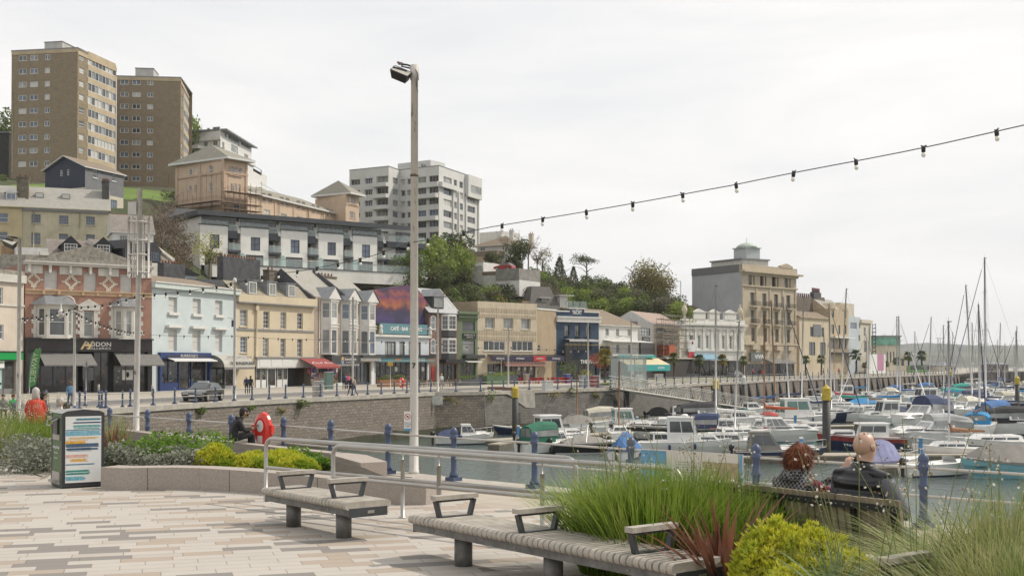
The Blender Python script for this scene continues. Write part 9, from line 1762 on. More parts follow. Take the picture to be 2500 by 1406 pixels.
for px,wl,top,capm,lb in((1258,1062,940,CAPY,'black pile with yellow cap in front of the patched wall'),(1748,1040,922,CAPY,'black pile with yellow cap beside the footbridge'),(2018,1112,938,CAPY,'thick black pile with yellow pointed cap in the middle of the marina'),(2484,1005,917,CAPY,'black pile with yellow cap at the right edge'),(1816,1010,916,CAPW,'black pile with white cap right of the footbridge'),(2056,975,912,CAPY,'thin black pile with yellow cap near the buttressed wall'),(2320,965,903,CAPY,'distant black pile with yellow cap'),(2478,960,895,CAPW,'distant black pile with white cap at the right edge')):
 g=gp(px,wl,ZW);H=at(px,top,g.y).z-ZW;Q=tg('mooring_pile',lb,'mooring pile',(g.x,g.y,ZW));mb=MB();mb.lathe([(.32,-2),(.32,.001),(.32,H-1.25)],PILE,n=14);mb.lathe([(.328,-1),(.328,1.1)],pn_('weedy',(.05,.045,.02),.9,.4,5,bmp=.03),n=14);lp_(mb,'shaft',Q);mb=MB();mb.lathe([(.35,H-1.25),(.35,H-.32),(.30,H-.28),(.03,H)],capm,n=14,smooth=False);lp_(mb,'cap',Q)
PWD=pn_('pontoon_deck',(.36,.32,.25),.85,.15,3,stain=.2);PWS=pn_('pontoon_side',(.14,.125,.10),.9,.2)
def pontoon(lb,a,c,w_=2.0):
 A,C=gp(a[0],a[1],ZW),gp(c[0],c[1],ZW);d=(C-A).normalized();n=Vector((-d.y,d.x,0))*w_/2;Q=tg('pontoon',lb,'pontoon',A);mb=MB();q=[A-n,C-n,C+n,A+n];mb.hexa([p+Vector((0,0,.46))for p in q]+[p+Vector((0,0,.56))for p in q],PWD);mb.build('decking',Q);mb=MB();mb.hexa([p+Vector((0,0,-.2))for p in q]+[p+Vector((0,0,.459))for p in q],PWS);mb.build('float',Q)
 L_=(C-A).length;k=0
 while 6+k*9<L_:
  p=A+d*(6+k*9);mb=MB();mb.box(p.x-.12,p.x+.12,p.y-.12,p.y+.12,ZW+.56,ZW+1.7,pn_('pedestal_blue',(.06,.2,.42),.5));mb.box(p.x-.13,p.x+.13,p.y-.13,p.y+.13,ZW+1.7,ZW+1.82,LETW);mb.build('service_post',Q);k+=1
 return Q
pontoon('timber decked pontoon reaching left to the cuddy boat',(1205,1088),(1500,1070),2.2);pontoon('narrow finger pontoon in front of the green canopy boat',(1205,1100),(1330,1076),1.0);pontoon('pontoon walkway between the middle rows',(1420,1062),(2100,1050));pontoon('pontoon behind the seated couple',(1760,1128),(2520,1124),2.6);pontoon('pontoon walkway in the far rows',(1900,1000),(2520,992));pontoon('farthest timber pontoon walkway',(2080,962),(2520,960));pontoon('finger pontoon next to the near boats at right',(2100,1160),(2250,1150),1.4)
A=gp(1500,948,ZQ);A=Vector((A.x,A.y,ZQ+.1));E=gp(1880,1016,ZW);E=Vector((E.x,E.y,ZW+.7));GW=pn_('gangway_white',(.46,.45,.42),.6,.1);Q=tg('footbridge','long white truss footbridge sloping from the quay to the pontoons','footbridge',A);d=E-A;Lg=d.length;d.normalize();n=Vector((-d.y,d.x,0)).normalized()*.8
mb=MB();q=[A-n,E-n,E+n,A+n];mb.hexa([p+Vector((0,0,-.12))for p in q]+q,PWD);mb.build('walkway',Q)
for sg in(-1,1):
 mb=MB();o=n*sg*1.05;h=Vector((0,0,1.35));K_=11
 for z,r in((-.18,.11),(1.35,.05),(.35,.025),(.68,.025),(1.0,.025)):mb.tube([A+o+Vector((0,0,z)),E+o+Vector((0,0,z))],r,GW,6)
 for k in range(K_):
  p=A+o+d*(Lg*(k+.5)/K_);s=d*(Lg/K_*.38)
  for a_,b_ in((p-s-Vector((0,0,.2)),p-s*.15+h),(p+s-Vector((0,0,.2)),p+s*.15+h),(p-s*.5-Vector((0,0,.2)),p-s*.0+h)):mb.tube([a_,b_],.04,GW,5)
 mb.build('side_truss',Q)
mb=MB();mb.tube([A+Vector((1.5,1,-.2)),A+Vector((1.5,1,-6))],.35,PILE,10);mb.tube([A+Vector((-1,2,-.4)),A+Vector((1.5,1,-3))],.12,PILE,6);mb.build('support_pile',Q)
mb=MB();p=gp(1505,946,ZQ);
for x0,x1,y0,y1 in((0,4.2,0,.08),(0,.08,0,3),(4.12,4.2,0,3)):mb.box(p.x+x0-.5,p.x+x1-.5,p.y+1+y0,p.y+1+y1,ZQ,ZQ+3.6,clearglass('shelter_glass',(.5,.56,.54),.4))
for x in(0,1.4,2.8,4.15):mb.box(p.x+x-.54,p.x+x-.44,p.y+.98,p.y+1.1,ZQ,ZQ+3.7,GALV)
mb.box(p.x-.6,p.x+3.8,p.y+.8,p.y+4,ZQ+3.7,ZQ+3.85,GALV);mb.build('gate_shelter',None,'glass gate shelter at the head of the footbridge','shelter')
# --- people
SKIN=pn_('skin',(.46,.27,.19),.5,.06,8);SKIN2=pn_('skin_brown',(.27,.15,.09),.5,.06,8)
def skinfig(J,E,mats,sub=2,reg=None):
 """one continuous body grown over a jointed skeleton: J name -> (point, radius), E edges, reg name -> material"""
 me=bpy.data.meshes.new('b');names=list(J);me.from_pydata([J[n][0]for n in names],[(names.index(a),names.index(b))for a,b in E],[]);o=bpy.data.objects.new('b',me);COL.objects.link(o)
 m=o.modifiers.new('s','SKIN');m.use_smooth_shade=True;s=o.modifiers.new('u','SUBSURF');s.levels=s.render_levels=sub;L_=me.skin_vertices[0].data
 for i,n in enumerate(names):
  r=J[n][1];L_[i].radius=r if isinstance(r,tuple)else(r,r);L_[i].use_root=n=='pelvis'
 dg=bpy.context.evaluated_depsgraph_get();dg.update();nm=bpy.data.meshes.new_from_object(o.evaluated_get(dg));bpy.data.objects.remove(o);nm.materials.clear();ml=[]
 for mt in mats.values():
  if mt not in ml:ml.append(mt);nm.materials.append(mt)
 segs=[(Vector(J[a][0]),Vector(J[b][0]),a,b)for a,b in E]
 for p in nm.polygons:
  c=p.center;best=None
  for A,B,a,b in segs:
   d=B-A;t=max(0,min(1,(c-A).dot(d)/max(1e-9,d.length_squared)));q=(c-A-d*t).length
   if best is None or q<best[0]:best=(q,b if t>.5 else a)
  p.material_index=ml.index(mats.get(best[1],mats['*']));p.use_smooth=True
 return nm
def body(pose,top,legs,skin=SKIN,shoe=None,sub=1,bulk=1.0):
 """pose: dict of joints; arms end in palms with fingers"""
 shoe=shoe or BLACK;J={};P=pose;b=bulk
 R=dict(pelvis=(.15*b,.12*b),belly=(.15*b,.115*b),chest=(.165*b,.12*b),neck=.055,head0=.072,head1=.088,head2=.07)
 for n in('pelvis','belly','chest','neck','head0','head1','head2'):J[n]=(P[n],R[n])
 E=[('pelvis','belly'),('belly','chest'),('chest','neck'),('neck','head0'),('head0','head1'),('head1','head2')];mats={'*':top,'neck':top,'head0':skin,'head1':skin,'head2':skin,'pelvis':legs}
 for s in 'lr':
  for n,r in(('shoulder',.07*b),('elbow',.05*b),('wrist',.032),('palm',(.040,.018))):J[n+s]=(P[n+s],r)
  E+=[('chest','shoulder'+s),('shoulder'+s,'elbow'+s),('elbow'+s,'wrist'+s),('wrist'+s,'palm'+s)];mats['palm'+s]=skin
  for n,r in(('hip',.095*b),('knee',.062),('ankle',.042),('toe',.035)):J[n+s]=(P[n+s],r)
  E+=[('pelvis','hip'+s),('hip'+s,'knee'+s),('knee'+s,'ankle'+s),('ankle'+s,'toe'+s)];mats.update({'hip'+s:legs,'knee'+s:legs,'ankle'+s:shoe,'toe'+s:shoe})
  if P.get('fingers'):
   w_,pl=Vector(P['wrist'+s]),Vector(P['palm'+s]);d=(pl-w_).normalized();sd=d.cross(Vector(P['nrm'+s])).normalized();nn=Vector(P['nrm'+s]).normalized()
   for k in range(4):
    a=pl+sd*(k-1.5)*.021+d*.01;l=(.075,.085,.08,.062)[k];J['f%d%s'%(k,s)]=(a+d*l*.5-nn*.008,.0085);J['g%d%s'%(k,s)]=(a+d*l*.75-nn*.035,.0075);E+=[('palm'+s,'f%d%s'%(k,s)),('f%d%s'%(k,s),'g%d%s'%(k,s))];mats['f%d%s'%(k,s)]=skin;mats['g%d%s'%(k,s)]=skin
   t0=w_*.5+pl*.5-sd*.035;J['t'+s]=(t0+d*.02-nn*.01,.011);J['u'+s]=(t0+d*.055-sd*.012-nn*.02,.009);E+=[('palm'+s,'t'+s),('t'+s,'u'+s)];mats['t'+s]=skin;mats['u'+s]=skin
 return skinfig(J,E,mats,sub)
def person(label,loc,rz,me,hair=None,hairc=None,head=(0,0,1.62),group=None,extra=None,face=True):
 t=tg('person',label,'person',loc,rz,group);o=bpy.data.objects.new('body',me);COL.objects.link(o);o.parent=t;h=Vector(head)
 if hair:mb=MB();mb.ball(h+Vector((0,-.015,.035)),(.098,.112,.105),hairc,10,7);mb.ball(h+Vector((0,-.06,-.02)),(.09,.07,.10 if hair=='short' else.17),hairc,8,6);lp_(mb,'hair',t)
 if face:
  mb=MB();sk=me.materials[1]if False else SKIN;mb.ball(h+Vector((0,.105,-.01)),(.013,.022,.022),sk,6,5)
  for s in(-1,1):mb.ball(h+Vector((.033*s,.09,.012)),(.012,.008,.007),BLACK,6,4);mb.ball(h+Vector((.09*s,0,-.01)),(.012,.022,.032),sk,6,5)
  mb.ball(h+Vector((0,.093,-.052)),(.024,.006,.006),pn_('lips',(.3,.1,.09)),6,4);lp_(mb,'face',t)
 if extra:extra(t)
 return t
STAND=dict(pelvis=(0,0,.95),belly=(0,0,1.12),chest=(0,0,1.34),neck=(0,0,1.47),head0=(0,.01,1.55),head1=(0,.01,1.64),head2=(0,.005,1.71))
for s,k in(('l',-1),('r',1)):STAND.update({'shoulder'+s:(.18*k,0,1.38),'elbow'+s:(.23*k,-.03,1.10),'wrist'+s:(.24*k,.06,.87),'palm'+s:(.24*k,.08,.78),'hip'+s:(.09*k,0,.90),'knee'+s:(.10*k,.03,.50),'ankle'+s:(.11*k,-.01,.09),'toe'+s:(.12*k,.13,.03)})
WALK=dict(STAND,kneel=(-.10,.16,.50),anklel=(-.10,.26,.10),toel=(-.10,.39,.05),kneer=(.10,-.04,.49),ankler=(.10,-.26,.13),toer=(.10,-.16,.03),wristl=(-.25,-.16,.90),palml=(-.25,-.2,.82),wristr=(.25,.24,.93),palmr=(.25,.31,.87))
SIT=dict(pelvis=(0,0,.55),belly=(0,.0,.72),chest=(0,-.02,.95),neck=(0,-.01,1.09),head0=(0,.02,1.17),head1=(0,.025,1.26),head2=(0,.02,1.33))
for s,k in(('l',-1),('r',1)):SIT.update({'shoulder'+s:(.18*k,-.02,.99),'elbow'+s:(.24*k,.05,.74),'wrist'+s:(.13*k,.27,.70),'palm'+s:(.08*k,.34,.70),'hip'+s:(.09*k,.03,.53),'knee'+s:(.11*k,.44,.50),'ankle'+s:(.11*k,.46,.09),'toe'+s:(.12*k,.60,.04)})
cl=lambda n,c:pn_('cloth_'+n,c,.9,.12,5)
JK,NVC,GYC,RDC,WHC,DNM,PKC,TNC,BLC,GNC=cl('black',(.02,.02,.022)),cl('navy',(.03,.04,.075)),cl('grey',(.2,.2,.2)),cl('red',(.5,.04,.025)),cl('white',(.55,.55,.53)),cl('denim',(.07,.10,.16)),cl('pink',(.5,.1,.2)),cl('tan',(.3,.22,.14)),cl('blue',(.1,.2,.32)),cl('green',(.02,.3,.09))
HR=dict(black=pn_('hair_black',(.012,.01,.009),.6),grey=pn_('hair_grey',(.42,.40,.37),.7),brown=pn_('hair_brown',(.08,.045,.025),.6),blond=pn_('hair_blond',(.42,.30,.15),.6))
K0=dict(SIT);K0 .update(pelvis=(0,0,.13),belly=(0,.03,.30),chest=(0,.13,.50),neck=(0,.22,.62),head0=(0,.27,.685),head1=(0,.315,.755),head2=(0,.33,.825),shoulderl=(-.18,.13,.54),shoulderr=(.18,.13,.54),elbowl=(-.22,.25,.31),elbowr=(.22,.25,.31),wristl=(-.07,.46,.34),wristr=(.07,.44,.33),palml=(-.03,.53,.37),palmr=(.03,.51,.36),hipl=(-.1,.04,.12),hipr=(.1,.04,.12),kneel=(-.12,.48,.26),kneer=(.12,.50,.22),anklel=(-.11,.46,-.20),ankler=(.11,.50,-.24),toel=(-.11,.60,-.24),toer=(.11,.64,-.28),fingers=True,nrml=(0,-.5,1),nrmr=(0,-.5,1))
me=body(K0,JK,JK,SKIN2,sub=2)
def ph(t):
 mb=MB();R=Euler((radians(35),0,0)).to_matrix().to_4x4();M_=Matrix.Translation((0,.60,.40))@R;mb.box(-.038,.038,-.075,.075,-.005,.005,BLACK,M_);lp_(mb,'phone',t)
 mb=MB();mb.ball((0,.36,.715),(.052,.06,.045),HR['black'],8,6);lp_(mb,'beard',t);mb=MB();mb.tube([(-.11,.16,.60),(0,.10,.64),(.11,.16,.60)],.04,JK,8);lp_(mb,'collar',t)
g=at(568,HZ,29.9);person('young man in black jacket bent over his phone, sitting on the granite wall',(g.x,g.y,.03),radians(-62),me,'short',HR['black'],(0,.30,.765),extra=ph)
A0,rzb,Lb_=BENCH;Rb=Matrix.Rotation(rzb,3,'Z')
def onb(px,off=.32):
 best=min((abs(((A0+Rb@Vector((u/50,off,0))).x/(A0+Rb@Vector((u/50,off,0))).y)-at(px,HZ,1).x),u/50)for u in range(int(Lb_*50+40)));return A0+Rb@Vector((best[1],off,0))
m,nt,b=base('quilted_black');v=texco(nt,'Object');wv=nnode(nt,'ShaderNodeTexWave',wave_type='BANDS',bands_direction='Z');wv.inputs['Scale'].default_value=3.1;wv.inputs['Distortion'].default_value=.6;nt.links.new(v,wv.inputs['Vector']);b.inputs['Base Color'].default_value=(.012,.013,.017,1);b.inputs['Roughness'].default_value=.42;bump(nt,b,wv.outputs['Fac'],.035,.9);QUILT=m
m,nt,b=base('houndstooth');ck=nnode(nt,'ShaderNodeTexChecker');ck.inputs['Scale'].default_value=42;ck.inputs['Color1'].default_value=(.02,.02,.025,1);ck.inputs['Color2'].default_value=(.34,.33,.33,1);nt.links.new(texco(nt,'Object'),ck.inputs['Vector']);nt.links.new(mixcol(nt,.35,ck.outputs[0],(.05,.05,.055)),b.inputs['Base Color']);b.inputs['Roughness'].default_value=.95;HOUND=m
SL2=cl('grey_sleeve',(.12,.125,.14));MAR=cl('maroon',(.13,.012,.03))
M0=dict(SIT,elbowl=(-.35,.06,.72),elbowr=(.38,.04,.72),shoulderl=(-.24,-.02,1.00),shoulderr=(.24,-.02,1.00),neck=(0,0,1.10),fingers=True,nrml=(0,0,1),nrmr=(0,0,1))
def recolor(me,f,mt):
 me.materials.append(mt);k=len(me.materials)-1
 for p in me.polygons:
  if f(p.center):p.material_index=k
me=body(M0,QUILT,NVC,pn_('skin_pink',(.46,.29,.215),.42,.05,6),sub=2,bulk=1.16);recolor(me,lambda c:abs(c.x)>.262 and.6<c.z<1.02,SL2)
def mx_(t):
 mb=MB();mb.lathe([(.105,1.03),(.095,1.09),(.085,1.13),(.08,1.125)],QUILT,(0,.0,0),16);lp_(mb,'collar',t)
 mb=MB();mb.lathe([(.10,.55)]+[(.27*(1 if z<.93 else 1-(z-.93)*1.9)-.016*(k%2),z)for k,z in enumerate(np.arange(.56,1.06,.036))]+[(.12,1.075),(.10,1.12)],QUILT,n=26)
 for v in mb.v:v.y=v.y*.62-.02
 lp_(mb,'padded_gilet',t);mb=MB();sk=pn_('skin_pink',(.50,.28,.20));mb.ball((0,.01,1.275),(.083,.098,.106),sk,18,12);lp_(mb,'scalp',t)
 mb=MB();mb.tube([(.085,-.01,1.265),(.088,.06,1.275),(.06,.11,1.275)],.005,BLACK,5);lp_(mb,'glasses',t)
p=onb(2108);person('bald man in black padded gilet and grey sleeves, seated on the timber bench',(p.x,p.y,-.05),rzb+radians(-6),me,None,None,(0,.015,1.265),extra=mx_).scale=(1.12,1.12,1.07)
W0=dict(SIT,shoulderl=(-.18,-.02,.955),shoulderr=(.18,-.02,.955),elbowl=(-.23,.06,.72),elbowr=(.31,.16,.86),wristr=(.23,.34,1.06),palmr=(.215,.37,1.14),wristl=(.08,.38,1.0),palml=(.13,.40,1.07),neck=(0,.0,1.06),head0=(.02,.03,1.14),head1=(.03,.04,1.22),head2=(.03,.04,1.28),fingers=True,nrml=(0,-1,.3),nrmr=(0,-1,.2))
me=body(W0,HOUND,DNM,SKIN,sub=2,bulk=1.04);recolor(me,lambda c:c.x>.20 and c.z<1.03 and c.y>-.02,MAR)
def hx(t):
 AUB=leafmat('auburn_hair',(.14,.04,.018),(.28,.10,.045),(.09,.028,.014),scale=9,trans=.15);mb=MB();r=random.Random(3);mb.ball((.03,.015,1.225),(.082,.105,.11),pn_('auburn_base',(.13,.038,.018),.7,.3,20),14,10);vs=[];fs=[]
 for i in range(6500):
  a=r.random()*2*pi;e=r.random()*2.25;n=Vector((sin(e)*cos(a),sin(e)*sin(a),cos(e)))
  if n.y>.45 and n.z<.3:continue
  w3=1+.16*mno.noise(n*2.2)+(.12 if n.z<0 else 0);p0=Vector((.03,.015,1.225))+Vector((n.x*.075*w3,n.y*.10*w3,n.z*.105*w3));d=(Vector((n.x,n.y,n.z*.5))*.45+Vector((0,0,-1.1))+Vector((r.gauss(0,.3),r.gauss(0,.3),r.gauss(0,.3)))).normalized();s=d.cross(n).normalized()*.0022;l=.05+.06*r.random();k=len(vs);m_=p0+n*.014+d*l*.5;vs+=[p0-s,p0+s,m_+s,m_-s,p0+n*.012+d*l];fs+=[(k,k+1,k+2,k+3),(k+3,k+2,k+4)]
 mb.mesh(vs,fs,AUB,smooth=False);lp_(mb,'hair',t);mb=MB();mb.lathe([(.15,.99),(.12,1.06),(.10,1.12),(.09,1.11)],HOUND,(.01,.0,0),16);lp_(mb,'collar',t)
 mb=MB();mb.tube([Vector((.30,.18,.88)),Vector((.255,.28,.99))],[.055,.048],MAR,10);mb.tube([Vector((.262,.265,.975)),Vector((.255,.28,.99))],.050,WHC,10);lp_(mb,'cuff',t)
p=onb(1942);person('auburn haired woman in houndstooth coat raising her hands, seated on the timber bench',(p.x,p.y,-.04),rzb+radians(-10),me,None,None,(.03,.03,1.215),extra=hx,face=False).scale=(1.2,1.08,1.0)
def coat(z0,z1,mt):
 def f(t):mb=MB();mb.lathe([(.20,z0),(.24,z0+.12),(.24,z0+.28),(.19,z1),(.10,z1+.05)],mt,n=14);lp_(mb,'padded_coat',t)
 return f
seat={}
for nm,c,lg in(('red',RDC,NVC),('white',WHC,NVC),('navy',NVC,DNM),('green',GNC,JK),('black',JK,JK),('grey',GYC,JK)):seat[nm]=body(SIT,c,lg)
g=at(88,HZ,30.5);person('person with grey hair in a bright red padded jacket, seen from behind at left',(g.x,g.y,.03),radians(10),seat['red'],'long',HR['grey'],(0,.02,1.25),extra=coat(.45,1.02,RDC))
g=at(147,HZ,31.5);person('person in a white hooded top seated right of the red jacket',(g.x,g.y,-.25),radians(-15),seat['white'],'short',HR['grey'],(0,.02,1.25),extra=coat(.45,1.02,WHC))
for px,Y,z,c,hc,lb in((107,34,-.15,'black','black','dark haired person in black seated between red and white jackets'),(163,33.5,-.45,'black','black','person in black half hidden behind the white hooded top'),(8,62,ZQ,'grey','brown','person in grey at a café table at the left edge'),(33,62,ZQ,'green','brown','person in green top at a café table near the left edge')):
 g=at(px,HZ,Y);person(lb,(g.x,g.y,z),radians(200+px),seat[c],'short',HR[hc],(0,.02,1.25))
stand={}
for nm,c,lg in(('navy',NVC,JK),('black',JK,JK),('denim',BLC,DNM),('pink',PKC,JK),('red',RDC,DNM),('tan',TNC,DNM),('grey',GYC,NVC),('white',WHC,GYC)):stand[nm]=(body(STAND,c,lg),body(WALK,c,lg))
WK=[(172,996,1,'denim','brown','woman in denim jacket standing by the lamp post at left',30),(602,963,0,'navy','grey','grey haired man in navy coat walking past the bon bon shop',0),(612,962,0,'black','brown','person in black walking beside the grey haired man',5),(857,966,1,'black','blond','blond person in black by the lamp post near the souvenir stall',80),(866,967,1,'tan','brown','person in tan partly behind the gridded lamp post',80),(840,951,0,'navy','black','person in navy at the souvenir stall',10),(851,950,0,'pink','brown','person in pink top at the souvenir stall',40),(846,949,0,'grey','brown','person in grey trousers among the souvenir stall shoppers',60),(1078,949,0,'white','blond','person in white in front of the dark brick building',30),(1545,929,0,'white','grey','person in white near the head of the footbridge',10),(1700,916,0,'black','black','person in black beside the palm before the blue awning',20),(1713,917,1,'grey','blond','fair haired person in front of the blue awning',120),(1722,916,1,'navy','brown','person in navy in front of the blue awning',200),(1660,920,0,'tan','brown','person in tan left of the blue awning',90),(1853,921,0,'black','black','dark clothed person beside the red post box shape on the promenade',10),(1862,925,0,'red','brown','person in red leaning on the promenade railing',190),(2010,913,1,'navy','brown','person in navy before the dark gabled house',70),(2021,912,0,'denim','grey','person in pale denim before the stone dormer house',250),(2048,911,0,'red','brown','person in red near the far café screens',20),(1775,914,0,'grey','grey','person in grey in front of the classical building',90),(1785,914,1,'tan','brown','person in tan in front of the classical building',45),(1838,912,0,'pink','blond','person in pink outside the hotel',0)]
for px,py,wk,c,hc,lb,a in WK:g=gq(px,py);person(lb,g,radians(a),stand[c][wk],'short',HR[hc],(0,.01,1.63))
# --- things on the street
CARB=pn_('car_black',(.012,.013,.013),.25,.05,coat=.4);CG=glass('car_glass',(.05,.06,.065),.04);TYR=pn_('tyre',(.015,.015,.015),.9);RIM=pn_('rim',(.38,.38,.38),.35,metal=.7)
def car(label,loc,rz,paint,L=4.9,W_=1.85,H=1.45,van=False,taxi=False,name='car'):
 Q=tg(name,label,'van' if van else 'car',loc,rz);h=L/2;mb=MB()
 low=[(-h,.35),(-h+.02,.78),(-h+.25,.92),(h-1.15,.93),(h-.25,.74),(h,.55),(h-.02,.28),(h-.5,.2),(-h+.5,.2)];roof=[(-h+.3,.92),(-h+.95,H-.07),(-.5,H),(.35,H-.05),(h-1.25,.94)]if not van else[(-h+.05,.92),(-h+.15,H-.1),(0,H),(h-1.4,H-.08),(h-.6,.95)]
 for P,w0,w1,mt in((low,W_/2,W_/2,paint),):
  n=len(P);A=[Vector((x,-w0+(.12 if z<.3 or z>.9 else 0)+(.1 if abs(x)>h-.1 else 0),z))for x,z in P];B=[Vector((v.x,-v.y,v.z))for v in A];mb.poly(A,mt);mb.poly(B[::-1],mt)
  for k in range(n):mb.poly([A[(k+1)%n],A[k],B[k],B[(k+1)%n]],mt,smooth=True)
 A=[Vector((x,-(W_/2-.14-.16*((z-.92)/(H-.92))),z))for x,z in roof];B=[Vector((v.x,-v.y,v.z))for v in A];mb.poly(A,paint);mb.poly(B[::-1],paint)
 for k in range(4):mb.poly([A[k+1],A[k],B[k],B[k+1]],paint,smooth=True)
 lp_(mb,'car_body',Q);mb=MB();c=sum(A,Vector())/5
 for S,sg in((A,-1),(B,1)):
  q=[c*.16+v*.84 if sg<0 else Vector((c.x,-c.y,c.z))*.16+v*.84 for v in S];q=[Vector((v.x,v.y+sg*.035,v.z+.01))for v in q];mb.poly(q if sg<0 else q[::-1],CG)
 for a,b_ in((3,4),(0,1)):
  q=[A[a],A[b_],B[b_],B[a]];m_=sum(q,Vector())/4;nn=(q[1]-q[0]).cross(q[3]-q[0]).normalized()*.012;nn=nn if nn.z>0 else-nn;mb.poly([m_+(v-m_)*.88+nn for v in q],CG)
 lp_(mb,'windows',Q)
 for x in(-h+.85,h-.95):
  for sg in(-1,1):mb=MB();mb.tube([(x,sg*(W_/2-.2),.33),(x,sg*(W_/2+.01),.33)],.33,TYR,18,smooth=False);wo=lp_(mb,'wheel',Q);m2=MB();m2 .tube([(x,sg*(W_/2+.0),.33),(x,sg*(W_/2+.02),.33)],.22,RIM,12,smooth=False);lp_(m2,'rim',wo)
 for sg in(-1,1):mb=MB();mb.box(h-.12,h+.01,sg*.55-.2,sg*.55+.2,.6,.68,pn_('headlamp',(.5,.5,.5),.2));lp_(mb,'headlight',Q);mb=MB();mb.box(-h-.012,-h+.1,sg*.6-.2,sg*.6+.2,.72,.82,RDH);lp_(mb,'tail_light',Q);mb=MB();mb.ball((h-1.6,sg*(W_/2+.02),.98),(.08,.1,.06),paint,7,5);lp_(mb,'mirror',Q)
 mb=MB();mb.box(h-.005,h+.012,-.26,.26,.42,.53,LETW);lp_(mb,'number_plate',Q)
 if taxi:mb=MB();mb.box(-.1,.12,-.42,.42,H+.005,H+.13,pn_('taxi_sign',(.5,.52,.55),.4));lp_(mb,'roof_sign',Q);mb=MB();mb.box(-.6,.3,-W_/2-.012,-W_/2-.002,.6,.8,LETW);lp_(mb,'door_sticker',Q)
 return Q
a_,b_=gp(430,984,ZQ),gp(548,976,ZQ);c_=(a_+b_)/2;car('black taxi saloon with white roof sign driving along the far quay',(c_.x,c_.y+.6,ZQ+.01),atan2((a_-b_).y,(a_-b_).x)+.12,CARB,taxi=True)
g=gq(1795,918);car('grey car parked in front of the classical building',g,1.0,pn_('car_grey',(.16,.17,.18),.25,coat=.8));g=gq(2238,902);car('lime green van parked among the far palms',g,.1,pn_('van_green',(.18,.42,.03),.35),5.4,2.0,2.3,van=True,name='van')
for px,Y,c,lb in((1195,238,(.5,.5,.5),'white car on the hillside terrace'),(1232,232,(.3,.03,.03),'dark red car on the hillside terrace')):p=at(px,652,Y);car(lb,(p.x,p.y,at(px,660,Y).z),2.6,pn_('car_%d'%px,c,.3,coat=.8),4.2)
f=FP(577,138.1,766,150.5);ua,ub=f.u(726),f.u(812);z1=f.z(740,874);Q=tg('souvenir_stall','souvenir stall under a red awning hung with clothes and racks of goods','market stall',f.pt(ua+1,ZS,2));aw_(f,ua,f.L+1.8,z1,z1-1.05,2.6,pn_('dusty_red_canvas',(.27,.06,.055),.85),Q,w=.3,val=.22);mb=MB();r=random.Random(8)
gc=[pn_('cloth_%d'%i,c,.85)for i,c in enumerate([(.5,.08,.12),(.05,.12,.3),(.55,.5,.48),(.03,.03,.04),(.1,.35,.35),(.5,.25,.3),(.35,.1,.3),(.5,.4,.1)])]
tx_('Kandi Shop',.45,LETW,'lettering',Q,f.pt((ua+f.L+1.8)/2,z1-.62,1.95),f.U3(),(0,.35,1),width=4)
for k in range(26):
 u=ua+.2+(f.L+1.4-ua)*k/26;w_=1.2+r.random()*1.2;z=z1-1.15-r.random()*.2;mb=MB();h_=.6+.35*r.random();mb.prism([f.pt(u,z,w_),f.pt(u+.34,z,w_),f.pt(u+.3,z-h_,w_),f.pt(u+.04,z-h_,w_)],f.pt(0,0,.06)-f.pt(0,0,0),r.choice(gc));mb.build('hanging_garment',Q)
for k in range(9):
 u=ua+.3+(f.L+1.5-ua)*k/9;mb=MB();c=f.pt(u,ZS,2.1+r.random()*.7);mb.tube([c,c+Vector((0,0,1.75))],.03,GALV,5)
 for j in range(6):
  for i in range(6):t=i*pi/3+k;mb.box(c.x+.28*cos(t)-.07,c.x+.28*cos(t)+.07,c.y+.28*sin(t)-.03,c.y+.28*sin(t)+.03,ZS+.3+j*.25,ZS+.48+j*.25,r.choice(gc+[GRYA,TEAK,TEAK]))
 mb.build('display_rack',Q)
PLG=pn_('planter_green',(.10,.16,.08),.7);PLD=pn_('planter_grey',(.09,.10,.11),.7);PLT=pn_('planter_timber',(.28,.14,.06),.8)
def planter(lb,px,py,wd,h,mt,leaf,sc_=.6):
 g=gq(px,py);Q=tg('planter',lb,'planter',g,radians(35));mb=MB();mb.box(-wd/2,wd/2,-.4,.4,0,h,mt);lp_(mb,'trough',Q);mb=crown(int(px),wd*.5,sc_*.7,420,.16,LM[leaf],lobes=8,zc=h+sc_*.4);[setattr(v,'y',v.y*.55)for v in mb.v];lp_(mb,'plants',Q)
for a in(('timber planter with leafy plants left of the tall pole',943,944,2.2,.9,PLT,'mid'),('timber planter nearest the café door behind the tall pole',975,943,1.8,.9,PLT,'mid'),('grey planter of herbs left of the green planter',1180,938,3.2,1.0,PLD,'grey'),('wide green planter in front of the beige building',1212,938,3.6,1.2,PLG,'light'),('grey planter right of the green planter',1240,937,3.0,1.2,PLD,'light'),('dark planter with low flowers before the green restaurant',1140,941,3.5,.8,PLD,'mid'),('planter with tall bushy plants outside the navy pub',1372,933,3.5,.8,PLD,'mid',2.2),('planter with tall leafy plants beside the navy pub door',1395,932,3.0,.8,PLT,'mid',2.4),('flower filled planter right of the navy pub',1425,932,4.0,.8,PLD,'yellow',1.2),('planter of grasses in front of the teal café',1560,925,2.2,1.0,pn_('planter_white',(.5,.5,.48)),'mid',2.0),('white planter with shrub left of the first palm',1605,923,2.2,1.0,pn_('planter_white',(.5,.5,.48)),'grey',2.4),('low planter with leafy plants under the palm',1665,918,4,.8,PLD,'mid',1.4),('low planter with plants beside the banner',1690,917,4,.8,PLD,'grey',1.4)):planter(*a)
rtree=tg('tree','small round red leaved tree between the pub and the palm','tree',gp(1462,932,ZQ));lp_(crown(201,1.7,1.3,900,.2,leafmat('leaf_red',(.26,.06,.04),(.42,.14,.09)),zc=3.3),'crown',rtree);mb=MB();mb.tube([(0,0,0),(.1,0,2.8)],.1,BARK,6);lp_(mb,'trunk',rtree)
